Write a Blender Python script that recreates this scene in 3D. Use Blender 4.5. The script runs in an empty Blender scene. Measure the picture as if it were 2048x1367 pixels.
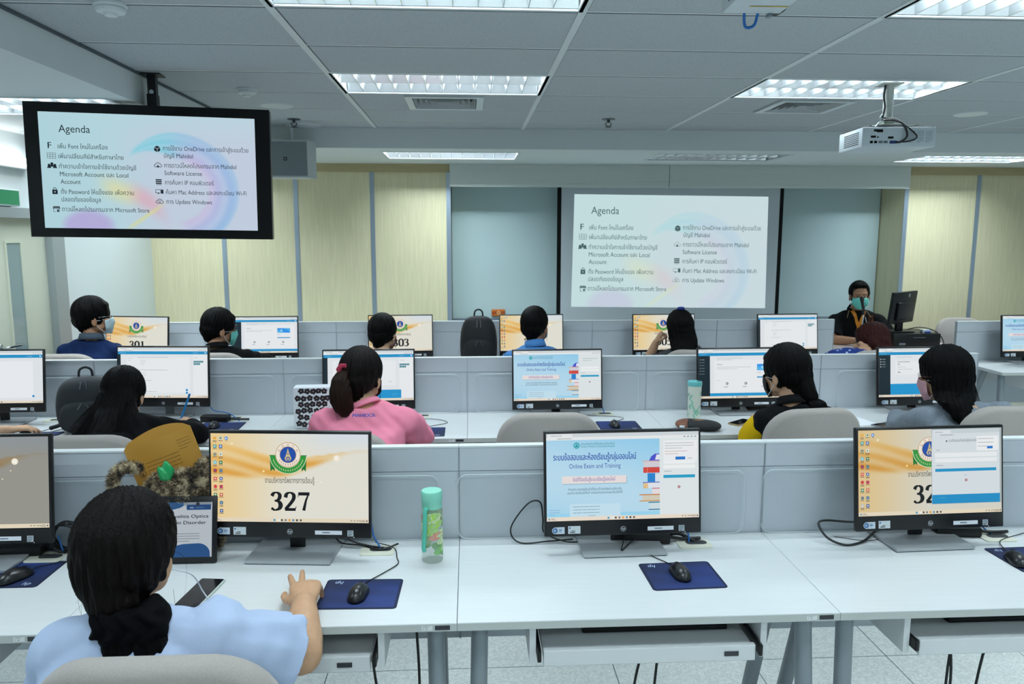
import bpy, bmesh, math, random
import numpy as np
from mathutils import Matrix, Vector

scene = bpy.context.scene
COL = scene.collection
random.seed(7)
RNG = np.random.default_rng(7)

# ------------------------------------------------------------ camera, world, exposure
CAM_H = 1.812
cam_data = bpy.data.cameras.new('camera')
cam_data.sensor_width = 36.0
cam_data.lens = 26.81
cam_data.clip_start = 0.05
cam_data.dof.use_dof = True
cam_data.dof.focus_distance = 2.6
cam_data.dof.aperture_fstop = 8.0
cam = bpy.data.objects.new('camera', cam_data)
COL.objects.link(cam)
cam.matrix_world = (Matrix.Translation((0, 0, CAM_H)) @ Matrix.Rotation(-0.0561, 4, 'Z')
                    @ Matrix.Rotation(math.pi / 2 - 0.1399, 4, 'X') @ Matrix.Rotation(0.0012, 4, 'Z'))
scene.camera = cam

world = bpy.data.worlds.new('world')
scene.world = world
world.use_nodes = True
world.node_tree.nodes['Background'].inputs[0].default_value = (0.5, 0.65, 0.75, 1)
world.node_tree.nodes['Background'].inputs[1].default_value = 0.02

vs = scene.view_settings
vs.view_transform = 'Standard'
vs.look = 'None'
vs.gamma = 1.0
vs.use_curve_mapping = False
vs.exposure = 0.0
LAMP_POWER = 34.0                      # watts of each fluorescent ceiling fixture
LAMP_COLOUR = (0.80, 0.935, 1.0)
scene.cycles.use_denoising = True
scene.cycles.max_bounces = 8
scene.cycles.diffuse_bounces = 4
scene.cycles.glossy_bounces = 4
scene.cycles.transparent_max_bounces = 12
scene.cycles.caustics_reflective = False
scene.cycles.caustics_refractive = False
scene.cycles.sample_clamp_indirect = 4.0

# ------------------------------------------------------------ colours and materials
def lin(c):
    if isinstance(c, str):
        if len(c) == 3: c = ''.join(q * 2 for q in c)
        c = tuple(int(c[i:i + 2], 16) / 255 for i in (0, 2, 4))
    return tuple(x / 12.92 if x <= 0.04045 else ((x + 0.055) / 1.055) ** 2.4 for x in c)

MATS = {}
def mat(name, col, rough=0.5, metal=0.0, spec=0.5, noise=None, bump=None, coat=0.0, sheen=0.0):
    """principled surface; noise=(scale, amount, (sx,sy,sz)) varies the colour, bump=(scale, strength, (sx,sy,sz))"""
    if name in MATS:
        return MATS[name]
    m = bpy.data.materials.new(name)
    m.use_nodes = True
    nt = m.node_tree
    b = nt.nodes['Principled BSDF']
    c = lin(col)
    b.inputs['Base Color'].default_value = (*c, 1)
    b.inputs['Roughness'].default_value = rough
    b.inputs['Metallic'].default_value = metal
    b.inputs['Specular IOR Level'].default_value = spec
    b.inputs['Coat Weight'].default_value = coat
    if sheen:
        b.inputs['Sheen Weight'].default_value = sheen
    if noise or bump:
        tc = nt.nodes.new('ShaderNodeTexCoord')
    def tex(spec_):
        mp = nt.nodes.new('ShaderNodeMapping')
        mp.inputs['Scale'].default_value = spec_[2] if len(spec_) > 2 else (1, 1, 1)
        nt.links.new(tc.outputs['Object'], mp.inputs['Vector'])
        n = nt.nodes.new('ShaderNodeTexNoise')
        n.inputs['Scale'].default_value = spec_[0]
        n.inputs['Detail'].default_value = 4
        nt.links.new(mp.outputs['Vector'], n.inputs['Vector'])
        return n
    if noise:
        n = tex(noise)
        r = nt.nodes.new('ShaderNodeValToRGB')
        k = noise[1]
        r.color_ramp.elements[0].position = 0.3
        r.color_ramp.elements[1].position = 0.7
        r.color_ramp.elements[0].color = (*[max(0, x * (1 - k)) for x in c], 1)
        r.color_ramp.elements[1].color = (*[min(1, x * (1 + k)) for x in c], 1)
        nt.links.new(n.outputs['Fac'], r.inputs['Fac'])
        nt.links.new(r.outputs['Color'], b.inputs['Base Color'])
    if bump:
        n = tex(bump)
        bp = nt.nodes.new('ShaderNodeBump')
        bp.inputs['Strength'].default_value = bump[1]
        bp.inputs['Distance'].default_value = 0.01
        nt.links.new(n.outputs['Fac'], bp.inputs['Height'])
        nt.links.new(bp.outputs['Normal'], b.inputs['Normal'])
    MATS[name] = m
    return m

def glow(name, col, strength):
    if name in MATS:
        return MATS[name]
    m = bpy.data.materials.new(name)
    m.use_nodes = True
    b = m.node_tree.nodes['Principled BSDF']
    b.inputs['Base Color'].default_value = (*lin(col), 1)
    b.inputs['Emission Color'].default_value = (*lin(col), 1)
    b.inputs['Emission Strength'].default_value = strength
    m.cycles.emission_sampling = 'NONE'
    MATS[name] = m
    return m

def screen_mat(name, strength, spec):
    """a lit display: each face shows the colour stored in the picture's own colour attribute"""
    m = bpy.data.materials.new(name)
    m.use_nodes = True
    nt = m.node_tree
    b = nt.nodes['Principled BSDF']
    b.inputs['Base Color'].default_value = (0.01, 0.01, 0.012, 1)
    b.inputs['Roughness'].default_value = 0.35
    b.inputs['Specular IOR Level'].default_value = spec
    a = nt.nodes.new('ShaderNodeAttribute')
    a.attribute_name = 'picture'
    nt.links.new(a.outputs['Color'], b.inputs['Emission Color'])
    b.inputs['Emission Strength'].default_value = strength
    m.cycles.emission_sampling = 'NONE'
    MATS[name] = m
    return m

def paint_mat(name, rough=0.5):
    """printed surface: matt, colours from the print's colour attribute"""
    m = bpy.data.materials.new(name)
    m.use_nodes = True
    nt = m.node_tree
    b = nt.nodes['Principled BSDF']
    b.inputs['Roughness'].default_value = rough
    a = nt.nodes.new('ShaderNodeAttribute')
    a.attribute_name = 'picture'
    nt.links.new(a.outputs['Color'], b.inputs['Base Color'])
    MATS[name] = m
    return m

def clear_mat(name, col, alpha, rough=0.08):
    m = bpy.data.materials.new(name)
    m.use_nodes = True
    nt = m.node_tree
    b = nt.nodes['Principled BSDF']
    b.inputs['Base Color'].default_value = (*lin(col), 1)
    b.inputs['Roughness'].default_value = rough
    b.inputs['Alpha'].default_value = alpha
    MATS[name] = m
    return m

# ------------------------------------------------------------ mesh builder
def rot(z=0, x=0, y=0):
    return np.array(Matrix.Rotation(z, 3, 'Z') @ Matrix.Rotation(y, 3, 'Y') @ Matrix.Rotation(x, 3, 'X'))
I3 = np.eye(3)

def frame(d):
    d = np.asarray(d, float); d = d / (np.linalg.norm(d) + 1e-12)
    a = np.array([0, 0, 1.0]) if abs(d[2]) < 0.9 else np.array([1.0, 0, 0])
    r = np.cross(d, a); r /= np.linalg.norm(r)
    return r, np.cross(r, d)

class MB:
    """collects shapes; build() links them as ONE mesh object"""
    def __init__(s):
        s.v = []; s.f = []; s.m = []; s.n = 0
    def add(s, V, Fs, mi=0):
        V = np.asarray(V, float)
        s.v.append(V)
        s.f += [tuple(i + s.n for i in f) for f in Fs]
        s.m += [mi] * len(Fs)
        s.n += len(V)
        return s
    def box(s, c, d, R=None, mi=0):
        x, y, z = [q / 2 for q in d]
        V = np.array([(a, b, e) for a in (-x, x) for b in (-y, y) for e in (-z, z)])
        if R is not None: V = V @ np.asarray(R).T
        return s.add(V + np.array(c), [(0, 1, 3, 2), (4, 6, 7, 5), (0, 4, 5, 1), (2, 3, 7, 6), (0, 2, 6, 4), (1, 5, 7, 3)], mi)
    def b6(s, x0, x1, y0, y1, z0, z1, mi=0):
        return s.box(((x0 + x1) / 2, (y0 + y1) / 2, (z0 + z1) / 2), (x1 - x0, y1 - y0, z1 - z0), None, mi)
    def rbox(s, c, d, r=0.004, R=None, mi=0, seg=2):
        bm = bmesh.new()
        bmesh.ops.create_cube(bm, size=1)
        for v in bm.verts: v.co = Vector((v.co.x * d[0], v.co.y * d[1], v.co.z * d[2]))
        bmesh.ops.bevel(bm, geom=bm.edges[:], offset=min(r, min(d) * 0.49), segments=seg, profile=0.5, affect='EDGES')
        bm.verts.index_update()
        V = np.array([v.co[:] for v in bm.verts]); Fs = [tuple(v.index for v in f.verts) for f in bm.faces]
        bm.free()
        if R is not None: V = V @ np.asarray(R).T
        return s.add(V + np.array(c), Fs, mi)
    def tube(s, pts, r, n=8, mi=0, flat=True):
        V, Fs = chain(pts, r, n, flat)
        return s.add(V, Fs, mi)
    def curve(s, pts, r, n=6, mi=0, k=6):
        return s.tube(spline(pts, k), r, n, mi)
    def ell(s, c, r, R=None, nu=16, nv=10, mi=0):
        V, Fs = ellipsoid(c, r, R, nu, nv)
        return s.add(V, Fs, mi)
    def lathe(s, prof, c=(0, 0, 0), n=24, mi=0, R=None):
        V = []; Fs = []
        for (r, z) in prof:
            for k in range(n):
                a = 2 * math.pi * k / n
                V.append((r * math.cos(a), r * math.sin(a), z))
        for j in range(len(prof) - 1):
            for k in range(n):
                a, b = j * n + k, j * n + (k + 1) % n
                Fs.append((a, b, b + n, a + n))
        Fs.append(tuple(range(n))[::-1]); Fs.append(tuple(range((len(prof) - 1) * n, len(prof) * n)))
        V = np.array(V)
        if R is not None: V = V @ np.asarray(R).T
        return s.add(V + np.array(c), Fs, mi)
    def prism(s, poly, d0, d1, plane='xz', mi=0):
        """polygon (counter-clockwise list) pushed from d0 to d1 along the third axis"""
        n = len(poly)
        def P(a, b, d):
            return {'xz': (a, d, b), 'xy': (a, b, d), 'yz': (d, a, b)}[plane]
        V = [P(a, b, d0) for a, b in poly] + [P(a, b, d1) for a, b in poly]
        Fs = [tuple(range(n)), tuple(range(n, 2 * n))[::-1]] + [(i, i + n, (i + 1) % n + n, (i + 1) % n) for i in range(n)]
        return s.add(V, Fs, mi)
    def build(s, name, mats, parent=None, smooth=False, loc=None, auto=None):
        me = bpy.data.meshes.new(name)
        me.from_pydata(np.concatenate(s.v).tolist() if s.v else [], [], s.f)
        if not isinstance(mats, (list, tuple)): mats = [mats]
        for m in mats: me.materials.append(m)
        if len(mats) > 1: me.polygons.foreach_set('material_index', s.m)
        bm = bmesh.new(); bm.from_mesh(me)
        bmesh.ops.recalc_face_normals(bm, faces=bm.faces[:])
        bm.to_mesh(me); bm.free()
        if smooth or auto:
            me.polygons.foreach_set('use_smooth', [True] * len(me.polygons))
            if auto: me.set_sharp_from_angle(angle=math.radians(auto))
        return link(name, me, parent, loc)

def link(name, me, parent=None, loc=None):
    o = bpy.data.objects.new(name, me)
    COL.objects.link(o)
    if parent: o.parent = parent
    if loc is not None: o.location = loc
    return o

def spline(pts, k=6):
    P = np.asarray(pts, float)
    if len(P) < 3: return P
    Q = np.vstack([2 * P[0] - P[1], P, 2 * P[-1] - P[-2]])
    out = []
    for i in range(1, len(Q) - 2):
        for t in np.linspace(0, 1, k, endpoint=False):
            a, b, c, d = Q[i - 1], Q[i], Q[i + 1], Q[i + 2]
            out.append(0.5 * (2 * b + (c - a) * t + (2 * a - 5 * b + 4 * c - d) * t * t + (3 * b - a - 3 * c + d) * t ** 3))
    out.append(P[-1])
    return np.array(out)

def chain(pts, r, n=12, flat=False):
    """closed tube through pts with a radius per point; rounded ends unless flat"""
    P = np.asarray(pts, float)
    r = np.full(len(P), r, float) if np.isscalar(r) else np.asarray(r, float)
    T = np.gradient(P, axis=0)
    if not flat:
        t0, t1 = T[0] / np.linalg.norm(T[0]), T[-1] / np.linalg.norm(T[-1])
        pre = [(P[0] - t0 * r[0] * math.sin(a), r[0] * math.cos(a)) for a in (1.45, 1.0, 0.5)]
        post = [(P[-1] + t1 * r[-1] * math.sin(a), r[-1] * math.cos(a)) for a in (0.5, 1.0, 1.45)]
        P = np.array([p for p, _ in pre] + list(P) + [p for p, _ in post])
        r = np.array([q for _, q in pre] + list(r) + [q for _, q in post])
        T = np.vstack([[t0] * 3, T, [t1] * 3])
    V = []; u = None
    for i in range(len(P)):
        t = T[i] / (np.linalg.norm(T[i]) + 1e-12)
        if u is None: u, _ = frame(t)
        else:
            u = u - t * (u @ t); u /= np.linalg.norm(u)
        w = np.cross(t, u)
        for k in range(n):
            a = 2 * math.pi * k / n
            V.append(P[i] + r[i] * (math.cos(a) * u + math.sin(a) * w))
    Fs = []
    for i in range(len(P) - 1):
        for k in range(n):
            a, b = i * n + k, i * n + (k + 1) % n
            Fs.append((a, b, b + n, a + n))
    Fs.append(tuple(range(n))[::-1]); Fs.append(tuple(range((len(P) - 1) * n, len(P) * n)))
    return np.array(V), Fs

def ellipsoid(c, r, R=None, nu=20, nv=12):
    V = [(0, 0, -1)]
    for j in range(1, nv):
        t = -math.pi / 2 + math.pi * j / nv
        for i in range(nu):
            a = 2 * math.pi * i / nu
            V.append((math.cos(t) * math.cos(a), math.cos(t) * math.sin(a), math.sin(t)))
    V.append((0, 0, 1))
    Fs = [(0, 1 + (i + 1) % nu, 1 + i) for i in range(nu)]
    for j in range(nv - 2):
        for i in range(nu):
            a, b = 1 + j * nu + i, 1 + j * nu + (i + 1) % nu
            Fs.append((a, b, b + nu, a + nu))
    top = len(V) - 1; o = 1 + (nv - 2) * nu
    Fs += [(o + i, o + (i + 1) % nu, top) for i in range(nu)]
    V = np.array(V) * np.asarray(r, float)
    if R is not None: V = V @ np.asarray(R).T
    return V + np.asarray(c, float), Fs

def rrect(w, h, r, k=5, cx=0, cy=0):
    out = []
    for sx, sy, a0 in ((1, 1, 0), (-1, 1, 90), (-1, -1, 180), (1, -1, 270)):
        for i in range(k + 1):
            a = math.radians(a0 + 90 * i / k)
            out.append((cx + sx * (w / 2 - r) + r * math.cos(a), cy + sy * (h / 2 - r) + r * math.sin(a)))
    return out

# ------------------------------------------------------------ naming
def tag(o, label=None, cat=None, group=None, kind=None):
    if label: o['label'] = label
    if cat: o['category'] = cat
    if group: o['group'] = group
    if kind: o['kind'] = kind
    return o

def thing(name, label, cat, loc=(0, 0, 0), rz=0.0, group=None):
    o = bpy.data.objects.new(name, None)
    COL.objects.link(o)
    o.empty_display_size = 0.1
    o.location = loc
    o.rotation_euler = (0, 0, rz)
    return tag(o, label, cat, group)

def struct(name, mb, m, **k):
    return tag(mb.build(name, m, **k), kind='structure')

def dup(root, loc, rz=None, label=None, group=None):
    r = root.copy(); COL.objects.link(r); r.location = loc
    if rz is not None: r.rotation_euler = (0, 0, rz)
    if label: r['label'] = label
    if group: r['group'] = group
    for ch in list(root.children):
        c = ch.copy(); COL.objects.link(c); c.parent = r
        for g in list(ch.children):
            d = g.copy(); COL.objects.link(d); d.parent = c
    return r

# ------------------------------------------------------------ text outlines
_TXT = {}
def glyphs(s):
    if s in _TXT: return _TXT[s]
    from mathutils.geometry import tessellate_polygon
    c = bpy.data.curves.new('lettering', 'FONT'); c.body = s; c.resolution_u = 4; c.fill_mode = 'NONE'
    o = bpy.data.objects.new('lettering', c); COL.objects.link(o)
    dg = bpy.context.evaluated_depsgraph_get()
    me = bpy.data.meshes.new_from_object(o.evaluated_get(dg))
    V = np.array([v.co[:2] for v in me.vertices]) if len(me.vertices) else np.zeros((0, 2))
    nxt = {e.vertices[0]: e.vertices[1] for e in me.edges}
    loops, seen = [], set()
    for k in range(len(V)):                       # outlines, each filled by itself so that overlapping strokes stay solid
        if k in seen: continue
        L = []; q = k
        while q is not None and q not in seen: seen.add(q); L.append(q); q = nxt.get(q)
        if len(L) > 2:
            P = V[L]; A = 0.5 * float(np.sum(P[:, 0] * np.roll(P[:, 1], -1) - np.roll(P[:, 0], -1) * P[:, 1]))
            loops.append((L, A))
    Fs = []
    if loops:
        def inside(p, L):
            P = V[L]; Q = np.roll(P, -1, axis=0)
            cr = (P[:, 1] > p[1]) != (Q[:, 1] > p[1])
            with np.errstate(divide='ignore', invalid='ignore'): xx = P[:, 0] + (p[1] - P[:, 1]) / (Q[:, 1] - P[:, 1]) * (Q[:, 0] - P[:, 0])
            return bool(np.sum(cr & (xx > p[0])) % 2)
        home = []
        for i, (L, A) in enumerate(loops):
            c_ = [j for j, (O, B) in enumerate(loops) if j != i and A * B < 0 and abs(B) > abs(A) and inside(V[L[0]], O)]
            home.append(min(c_, key=lambda j: abs(loops[j][1])) if c_ else None)
        outer = [i for i, h in enumerate(home) if h is None]
        for i in outer:
            grp = [loops[i][0]] + [loops[j][0] for j, h in enumerate(home) if h == i]; flat = [k for L in grp for k in L]
            for t3 in tessellate_polygon([[Vector((V[k][0], V[k][1], 0)) for k in L] for L in grp]): Fs.append(tuple(flat[k] for k in t3))
    bpy.data.objects.remove(o); bpy.data.curves.remove(c); bpy.data.meshes.remove(me)
    _TXT[s] = (V, Fs)
    return _TXT[s]

class Pic:
    """a flat picture in its own plane: x to the right, y up, metres; layers a hair apart"""
    def __init__(s, w, h):
        s.w, s.h = w, h
        s.v = []; s.f = []; s.c = []; s.n = 0
    def raw(s, V2, Fs, cols, layer):
        V2 = np.asarray(V2, float)
        s.v.append(np.column_stack([V2[:, 0] * s.w, V2[:, 1] * s.h, np.full(len(V2), layer * 0.00012)]))
        for f in Fs:
            s.f.append(tuple(i + s.n for i in f))
            s.c.append([cols[i] for i in f] if isinstance(cols, list) else [cols] * len(f))
        s.n += len(V2)
    def grad(s, fn, nx=48, ny=27, x0=0, y0=0, x1=1, y1=1, layer=0):
        V = []; C = []
        for j in range(ny + 1):
            for i in range(nx + 1):
                u, v = i / nx, j / ny
                V.append((x0 + (x1 - x0) * u, y0 + (y1 - y0) * v)); C.append(lin(fn(u, v)))
        Fs = [(j * (nx + 1) + i, j * (nx + 1) + i + 1, (j + 1) * (nx + 1) + i + 1, (j + 1) * (nx + 1) + i) for j in range(ny) for i in range(nx)]
        s.raw(V, Fs, C, layer)
    def rect(s, x0, y0, x1, y1, c, layer=1):
        s.raw([(x0, y0), (x1, y0), (x1, y1), (x0, y1)], [(0, 1, 2, 3)], lin(c), layer)
    def poly(s, pts, c, layer=1):
        s.raw(pts, [tuple(range(len(pts)))], lin(c), layer)
    def disc(s, x, y, r, c, layer=1, n=28, r0=None, a0=0, a1=360):
        k = s.w / s.h
        A = [math.radians(a0 + (a1 - a0) * i / n) for i in range(n + 1)]
        if r0 is None:
            s.raw([(x + r * math.cos(a), y + r * k * math.sin(a)) for a in A[:-1]], [tuple(range(n))], lin(c), layer)
        else:
            V = [(x + q * math.cos(a), y + q * k * math.sin(a)) for a in A for q in (r0, r)]
            s.raw(V, [(2 * i, 2 * i + 1, 2 * i + 3, 2 * i + 2) for i in range(n)], lin(c), layer)
    def text(s, t, x, y, size, c, layer=2, align='l', width=None, slant=0.0):
        """size = letter size as a share of the height; width fits the line to a share of the width"""
        V, Fs = glyphs(t)
        if not len(V): return
        V = V.copy() * size * s.h
        V[:, 0] += slant * V[:, 1]
        lo, hi = V[:, 0].min(), V[:, 0].max()
        if width: V[:, 0] = (V[:, 0] - lo) * width * s.w / (hi - lo); lo, hi = 0, width * s.w
        V[:, 0] -= {'l': lo, 'c': (lo + hi) / 2, 'r': hi}[align]
        s.raw(np.column_stack([V[:, 0] / s.w + x, V[:, 1] / s.h + y]), Fs, lin(c), layer)
    def stroke(s, pts, wid, c, layer=2):
        """line of varying width; pts in picture shares, widths in metres"""
        P = np.asarray(pts, float) * (s.w, s.h)
        wid = np.full(len(P), wid) if np.isscalar(wid) else np.asarray(wid)
        T = np.gradient(P, axis=0); T /= np.linalg.norm(T, axis=1)[:, None] + 1e-12
        N = np.column_stack([-T[:, 1], T[:, 0]])
        A = P + N * wid[:, None] / 2; B = P - N * wid[:, None] / 2
        V = np.empty((2 * len(P), 2)); V[0::2] = A; V[1::2] = B
        s.raw(V / (s.w, s.h), [(2 * i, 2 * i + 1, 2 * i + 3, 2 * i + 2) for i in range(len(P) - 1)], lin(c), layer)
    def build(s, name, m, parent=None, M=None, shift=(0, 0)):
        """stands in the x-z plane facing -y; the picture's lower left corner at shift"""
        V = np.concatenate(s.v)
        W = np.column_stack([V[:, 0] + shift[0], -V[:, 2], V[:, 1] + shift[1]])
        if M is not None: W = W @ np.asarray(M)[:3, :3].T + np.asarray(M)[:3, 3]
        me = bpy.data.meshes.new(name)
        me.from_pydata(W.tolist(), [], s.f)
        at = me.color_attributes.new('picture', 'FLOAT_COLOR', 'CORNER')
        flat = np.array([(*c, 1.0) for f in s.c for c in f], dtype=np.float32)
        at.data.foreach_set('color', flat.ravel())
        me.materials.append(m)
        return link(name, me, parent)
# ------------------------------------------------------------ materials of the room
CEIL_Z = 2.671
SOFFIT_Z = 2.51
LEFT_X = -3.16
WOOD_Y = 7.85
BOARD_Y = 8.32
RIGHT_X = 6.6
BACK_Y = -2.6
TILE = mat('ceiling_tile', 'b9c0c4', 0.95, spec=0.1, noise=(160, 0.10), bump=(420, 0.25))
BAR = mat('ceiling_bar', 'd6dcde', 0.5)
PLASTER = mat('plaster_paint', 'd9e0e1', 0.85, spec=0.2, bump=(60, 0.03))
PALE_WALL = mat('pale_wall_paint', 'dfe7e8', 0.8, spec=0.2, bump=(60, 0.03))
WOOD = mat('light_wood_laminate', 'dcd4b0', 0.45, spec=0.35, noise=(22, 0.07, (4, 4, 0.15)), bump=(40, 0.02, (6, 6, 0.2)))
WOODH = mat('shaded_wood_header_laminate', 'b5a67f', 0.5, spec=0.3, noise=(22, 0.09, (0.15, 4, 4)))  # wood darkened for the header, its shade put into the colour
ALU = mat('brushed_aluminium', 'a9b7c6', 0.35, metal=0.7)
MIRROR_ALU = mat('louver_aluminium', 'f0f4f7', 0.24, metal=0.72)
WHITE_STEEL = mat('white_steel', 'd4dcdf', 0.4)
BLACK_PLASTIC = mat('black_plastic', '0e0f11', 0.42, spec=0.4)
DEEP_BLACK = mat('matt_black', '08090a', 0.7, spec=0.2)
GREY_STEEL = mat('grey_steel', '79828a', 0.4, metal=0.3)
CHROME = mat('chrome', 'd0d4d8', 0.18, metal=1.0)
CREAM = mat('cream_plastic', 'dcdccb', 0.45)

def floor_mat():
    m = bpy.data.materials.new('terrazzo_tile'); m.use_nodes = True
    nt = m.node_tree; b = nt.nodes['Principled BSDF']
    b.inputs['Roughness'].default_value = 0.35
    tc = nt.nodes.new('ShaderNodeTexCoord')
    n = nt.nodes.new('ShaderNodeTexVoronoi'); n.inputs['Scale'].default_value = 130
    nt.links.new(tc.outputs['Object'], n.inputs['Vector'])
    r = nt.nodes.new('ShaderNodeValToRGB')
    r.color_ramp.elements[0].position = 0.0; r.color_ramp.elements[0].color = (*lin('ccd3d0'), 1)
    r.color_ramp.elements[1].position = 1.0; r.color_ramp.elements[1].color = (*lin('e9edea'), 1)
    sp = nt.nodes.new('ShaderNodeSeparateColor')
    nt.links.new(n.outputs['Color'], sp.inputs['Color'])
    nt.links.new(sp.outputs['Red'], r.inputs['Fac'])
    br = nt.nodes.new('ShaderNodeTexBrick')
    br.offset = 0.0
    br.inputs['Scale'].default_value = 1.0
    br.inputs['Brick Width'].default_value = 0.6
    br.inputs['Row Height'].default_value = 0.6
    br.inputs['Mortar Size'].default_value = 0.0022
    br.inputs['Mortar'].default_value = (*lin('5c6a6c'), 1)
    nt.links.new(tc.outputs['Object'], br.inputs['Vector'])
    nt.links.new(r.outputs['Color'], br.inputs['Color1']); nt.links.new(r.outputs['Color'], br.inputs['Color2'])
    nt.links.new(br.outputs['Color'], b.inputs['Base Color'])
    return m

# ------------------------------------------------------------ floor, walls
struct('floor', MB().b6(LEFT_X - 0.2, RIGHT_X + 0.2, BACK_Y - 0.2, BOARD_Y + 0.3, -0.1, 0.0), floor_mat())
struct('wall_left', MB().b6(LEFT_X - 0.15, LEFT_X, BACK_Y - 0.2, 8.5, 0, 2.9), PALE_WALL)
struct('wall_right', MB().b6(RIGHT_X, RIGHT_X + 0.15, BACK_Y - 0.2, 8.5, 0, 2.9), PALE_WALL)
struct('wall_back', MB().b6(LEFT_X, RIGHT_X, BACK_Y - 0.15, BACK_Y, 0, 2.9), PALE_WALL)
struct('wall_front', MB().b6(LEFT_X, RIGHT_X, BOARD_Y + 0.03, BOARD_Y + 0.2, 0, 2.9), PALE_WALL)

# light wood cladding either side of the board recess, with aluminium joint strips
AL, AR = -0.19, 4.55                        # edges of the recess
w = MB(); w.b6(LEFT_X, AL, WOOD_Y, BOARD_Y + 0.03, 0, 2.43)
struct('wall_front_left', w, WOOD)
w = MB(); w.b6(AR, RIGHT_X, WOOD_Y, BOARD_Y + 0.03, 0, 2.43)
struct('wall_front_right', w, WOOD)
n_trim = 0
def trim(mb, m):
    global n_trim
    n_trim += 1
    return struct('trim_%d' % n_trim, mb, m)
for x in (-2.446, -1.724, -0.967, AL - 0.013, AR + 0.013, 5.338, 6.09):
    m_ = MB(); m_.b6(x - 0.022, x + 0.022, WOOD_Y - 0.006, WOOD_Y, 0, 2.43)
    m_.b6(x - 0.004, x + 0.012, WOOD_Y - 0.0075, WOOD_Y - 0.006, 0, 2.43)
    trim(m_, ALU)
trim(MB().b6(LEFT_X, AL, WOOD_Y - 0.03, BOARD_Y + 0.03, 2.43, SOFFIT_Z), WOODH)
trim(MB().b6(AR, RIGHT_X, WOOD_Y - 0.03, BOARD_Y + 0.03, 2.43, SOFFIT_Z), WOODH)
# ribbed pelmet over the recess, in two lengths
RIB = mat('pelmet_paint', 'd3dad5', 0.6)
for x0, x1 in ((AL, 2.03), (2.036, AR)):
    m_ = MB(); m_.b6(x0, x1, 7.78, 7.81, 2.285, SOFFIT_Z)
    for k in range(8):
        z = 2.30 + k * 0.026
        m_.b6(x0, x1, 7.777, 7.78, z, z + 0.019)
    trim(m_, RIB)

# ------------------------------------------------------------ ceiling: mineral tiles on a T-bar grid
GX = [-1.77, -0.751, 0.449, 1.649, 2.849, 4.049, 5.249, RIGHT_X]
GY = [3.0995 + 0.6 * j for j in range(-9, 6)] + [6.45]
LAMP_COLS = (1, 3, 5)
LAMP_ROWS = [j for j in range(len(GY) - 2) if abs(((GY[j] - 4.2995) / 1.8) - round((GY[j] - 4.2995) / 1.8)) < 0.01]
VENT_CELLS = [(i, j + 1) for i in (1, 3) for j in LAMP_ROWS if abs(GY[j] - 4.2995) < 0.01]
tiles = MB(); bars = MB()
for i in range(len(GX) - 1):
    for j in range(len(GY) - 1):
        if (i in LAMP_COLS and j in LAMP_ROWS): continue
        if (i, j) in VENT_CELLS:
            cx, cy = (GX[i] + GX[i + 1]) / 2, (GY[j] + GY[j + 1]) / 2
            for a in ((GX[i], cx - 0.25, GY[j], GY[j + 1]), (cx + 0.25, GX[i + 1], GY[j], GY[j + 1]),
                      (cx - 0.25, cx + 0.25, GY[j], cy - 0.25), (cx - 0.25, cx + 0.25, cy + 0.25, GY[j + 1])):
                tiles.b6(*a, CEIL_Z, CEIL_Z + 0.016)
            continue
        tiles.b6(GX[i] + 0.002, GX[i + 1] - 0.002, GY[j] + 0.002, GY[j + 1] - 0.002, CEIL_Z, CEIL_Z + 0.016)
struct('ceiling', tiles, TILE)
for x in GX[1:-1]:
    bars.b6(x - 0.017, x + 0.015, GY[0], 6.45, CEIL_Z - 0.004, CEIL_Z)
    bars.b6(x + 0.015, x + 0.018, GY[0], 6.45, CEIL_Z - 0.0012, CEIL_Z, 1)
for y in GY[1:-1]:
    bars.b6(-1.77, RIGHT_X, y - 0.012, y + 0.002, CEIL_Z - 0.0022, CEIL_Z - 0.0002)
    bars.b6(-1.77, RIGHT_X, y + 0.002, y + 0.018, CEIL_Z - 0.0010, CEIL_Z, 1)
trim(bars, [BAR, mat('painted_shadow_strip', '3c464c', 0.9)])  # flat dark strips beside the bars stand in for their shadow lines
struct('ceiling_slab', MB().b6(LEFT_X - 0.15, RIGHT_X + 0.15, BACK_Y - 0.2, 8.5, 2.9, 3.0), PLASTER)

# lowered plaster ceilings: along the left wall and in front of the wood cladding
def soffit(name, x0, x1, y0, y1, z, holes):
    m_ = MB(); ys = sorted(holes, key=lambda h: (h[2], h[0]))
    rows = sorted({(h[2], h[3]) for h in holes})
    y = y0
    for (a, b) in rows:
        if a > y: m_.b6(x0, x1, y, a, z, 2.9)
        x = x0
        for h in sorted(h for h in holes if (h[2], h[3]) == (a, b)):
            m_.b6(x, h[0], a, b, z, 2.9); x = h[1]
        m_.b6(x, x1, a, b, z, 2.9)
        y = b
    if y < y1: m_.b6(x0, x1, y, y1, z, 2.9)
    return struct(name, m_, PLASTER)
FRONT_LAMPS = [(-2.55, 7.0), (-0.15, 7.0), (2.25, 7.0), (4.65, 7.0)]  # first one is an added, unseen lamp that brightens the left wood
LEFT_LAMPS = [(-2.47, 4.5), (-2.47, 1.5), (-2.47, 5.85)]  # last one is an added, unseen lamp that brightens the left wall
hole = lambda c: (c[0] - 0.6, c[0] + 0.6, c[1] - 0.3, c[1] + 0.3)
soffit('ceiling_front', LEFT_X, RIGHT_X, 6.45, BOARD_Y + 0.03, SOFFIT_Z, [hole(c) for c in FRONT_LAMPS])
soffit('ceiling_left', LEFT_X, -1.77, BACK_Y, 6.45, SOFFIT_Z, [hole(c) for c in LEFT_LAMPS])
trim(MB().b6(-1.77, -1.755, GY[0], 6.45, CEIL_Z - 0.012, CEIL_Z - 0.001), mat('edge_angle', '4b565c', 0.7))

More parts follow.
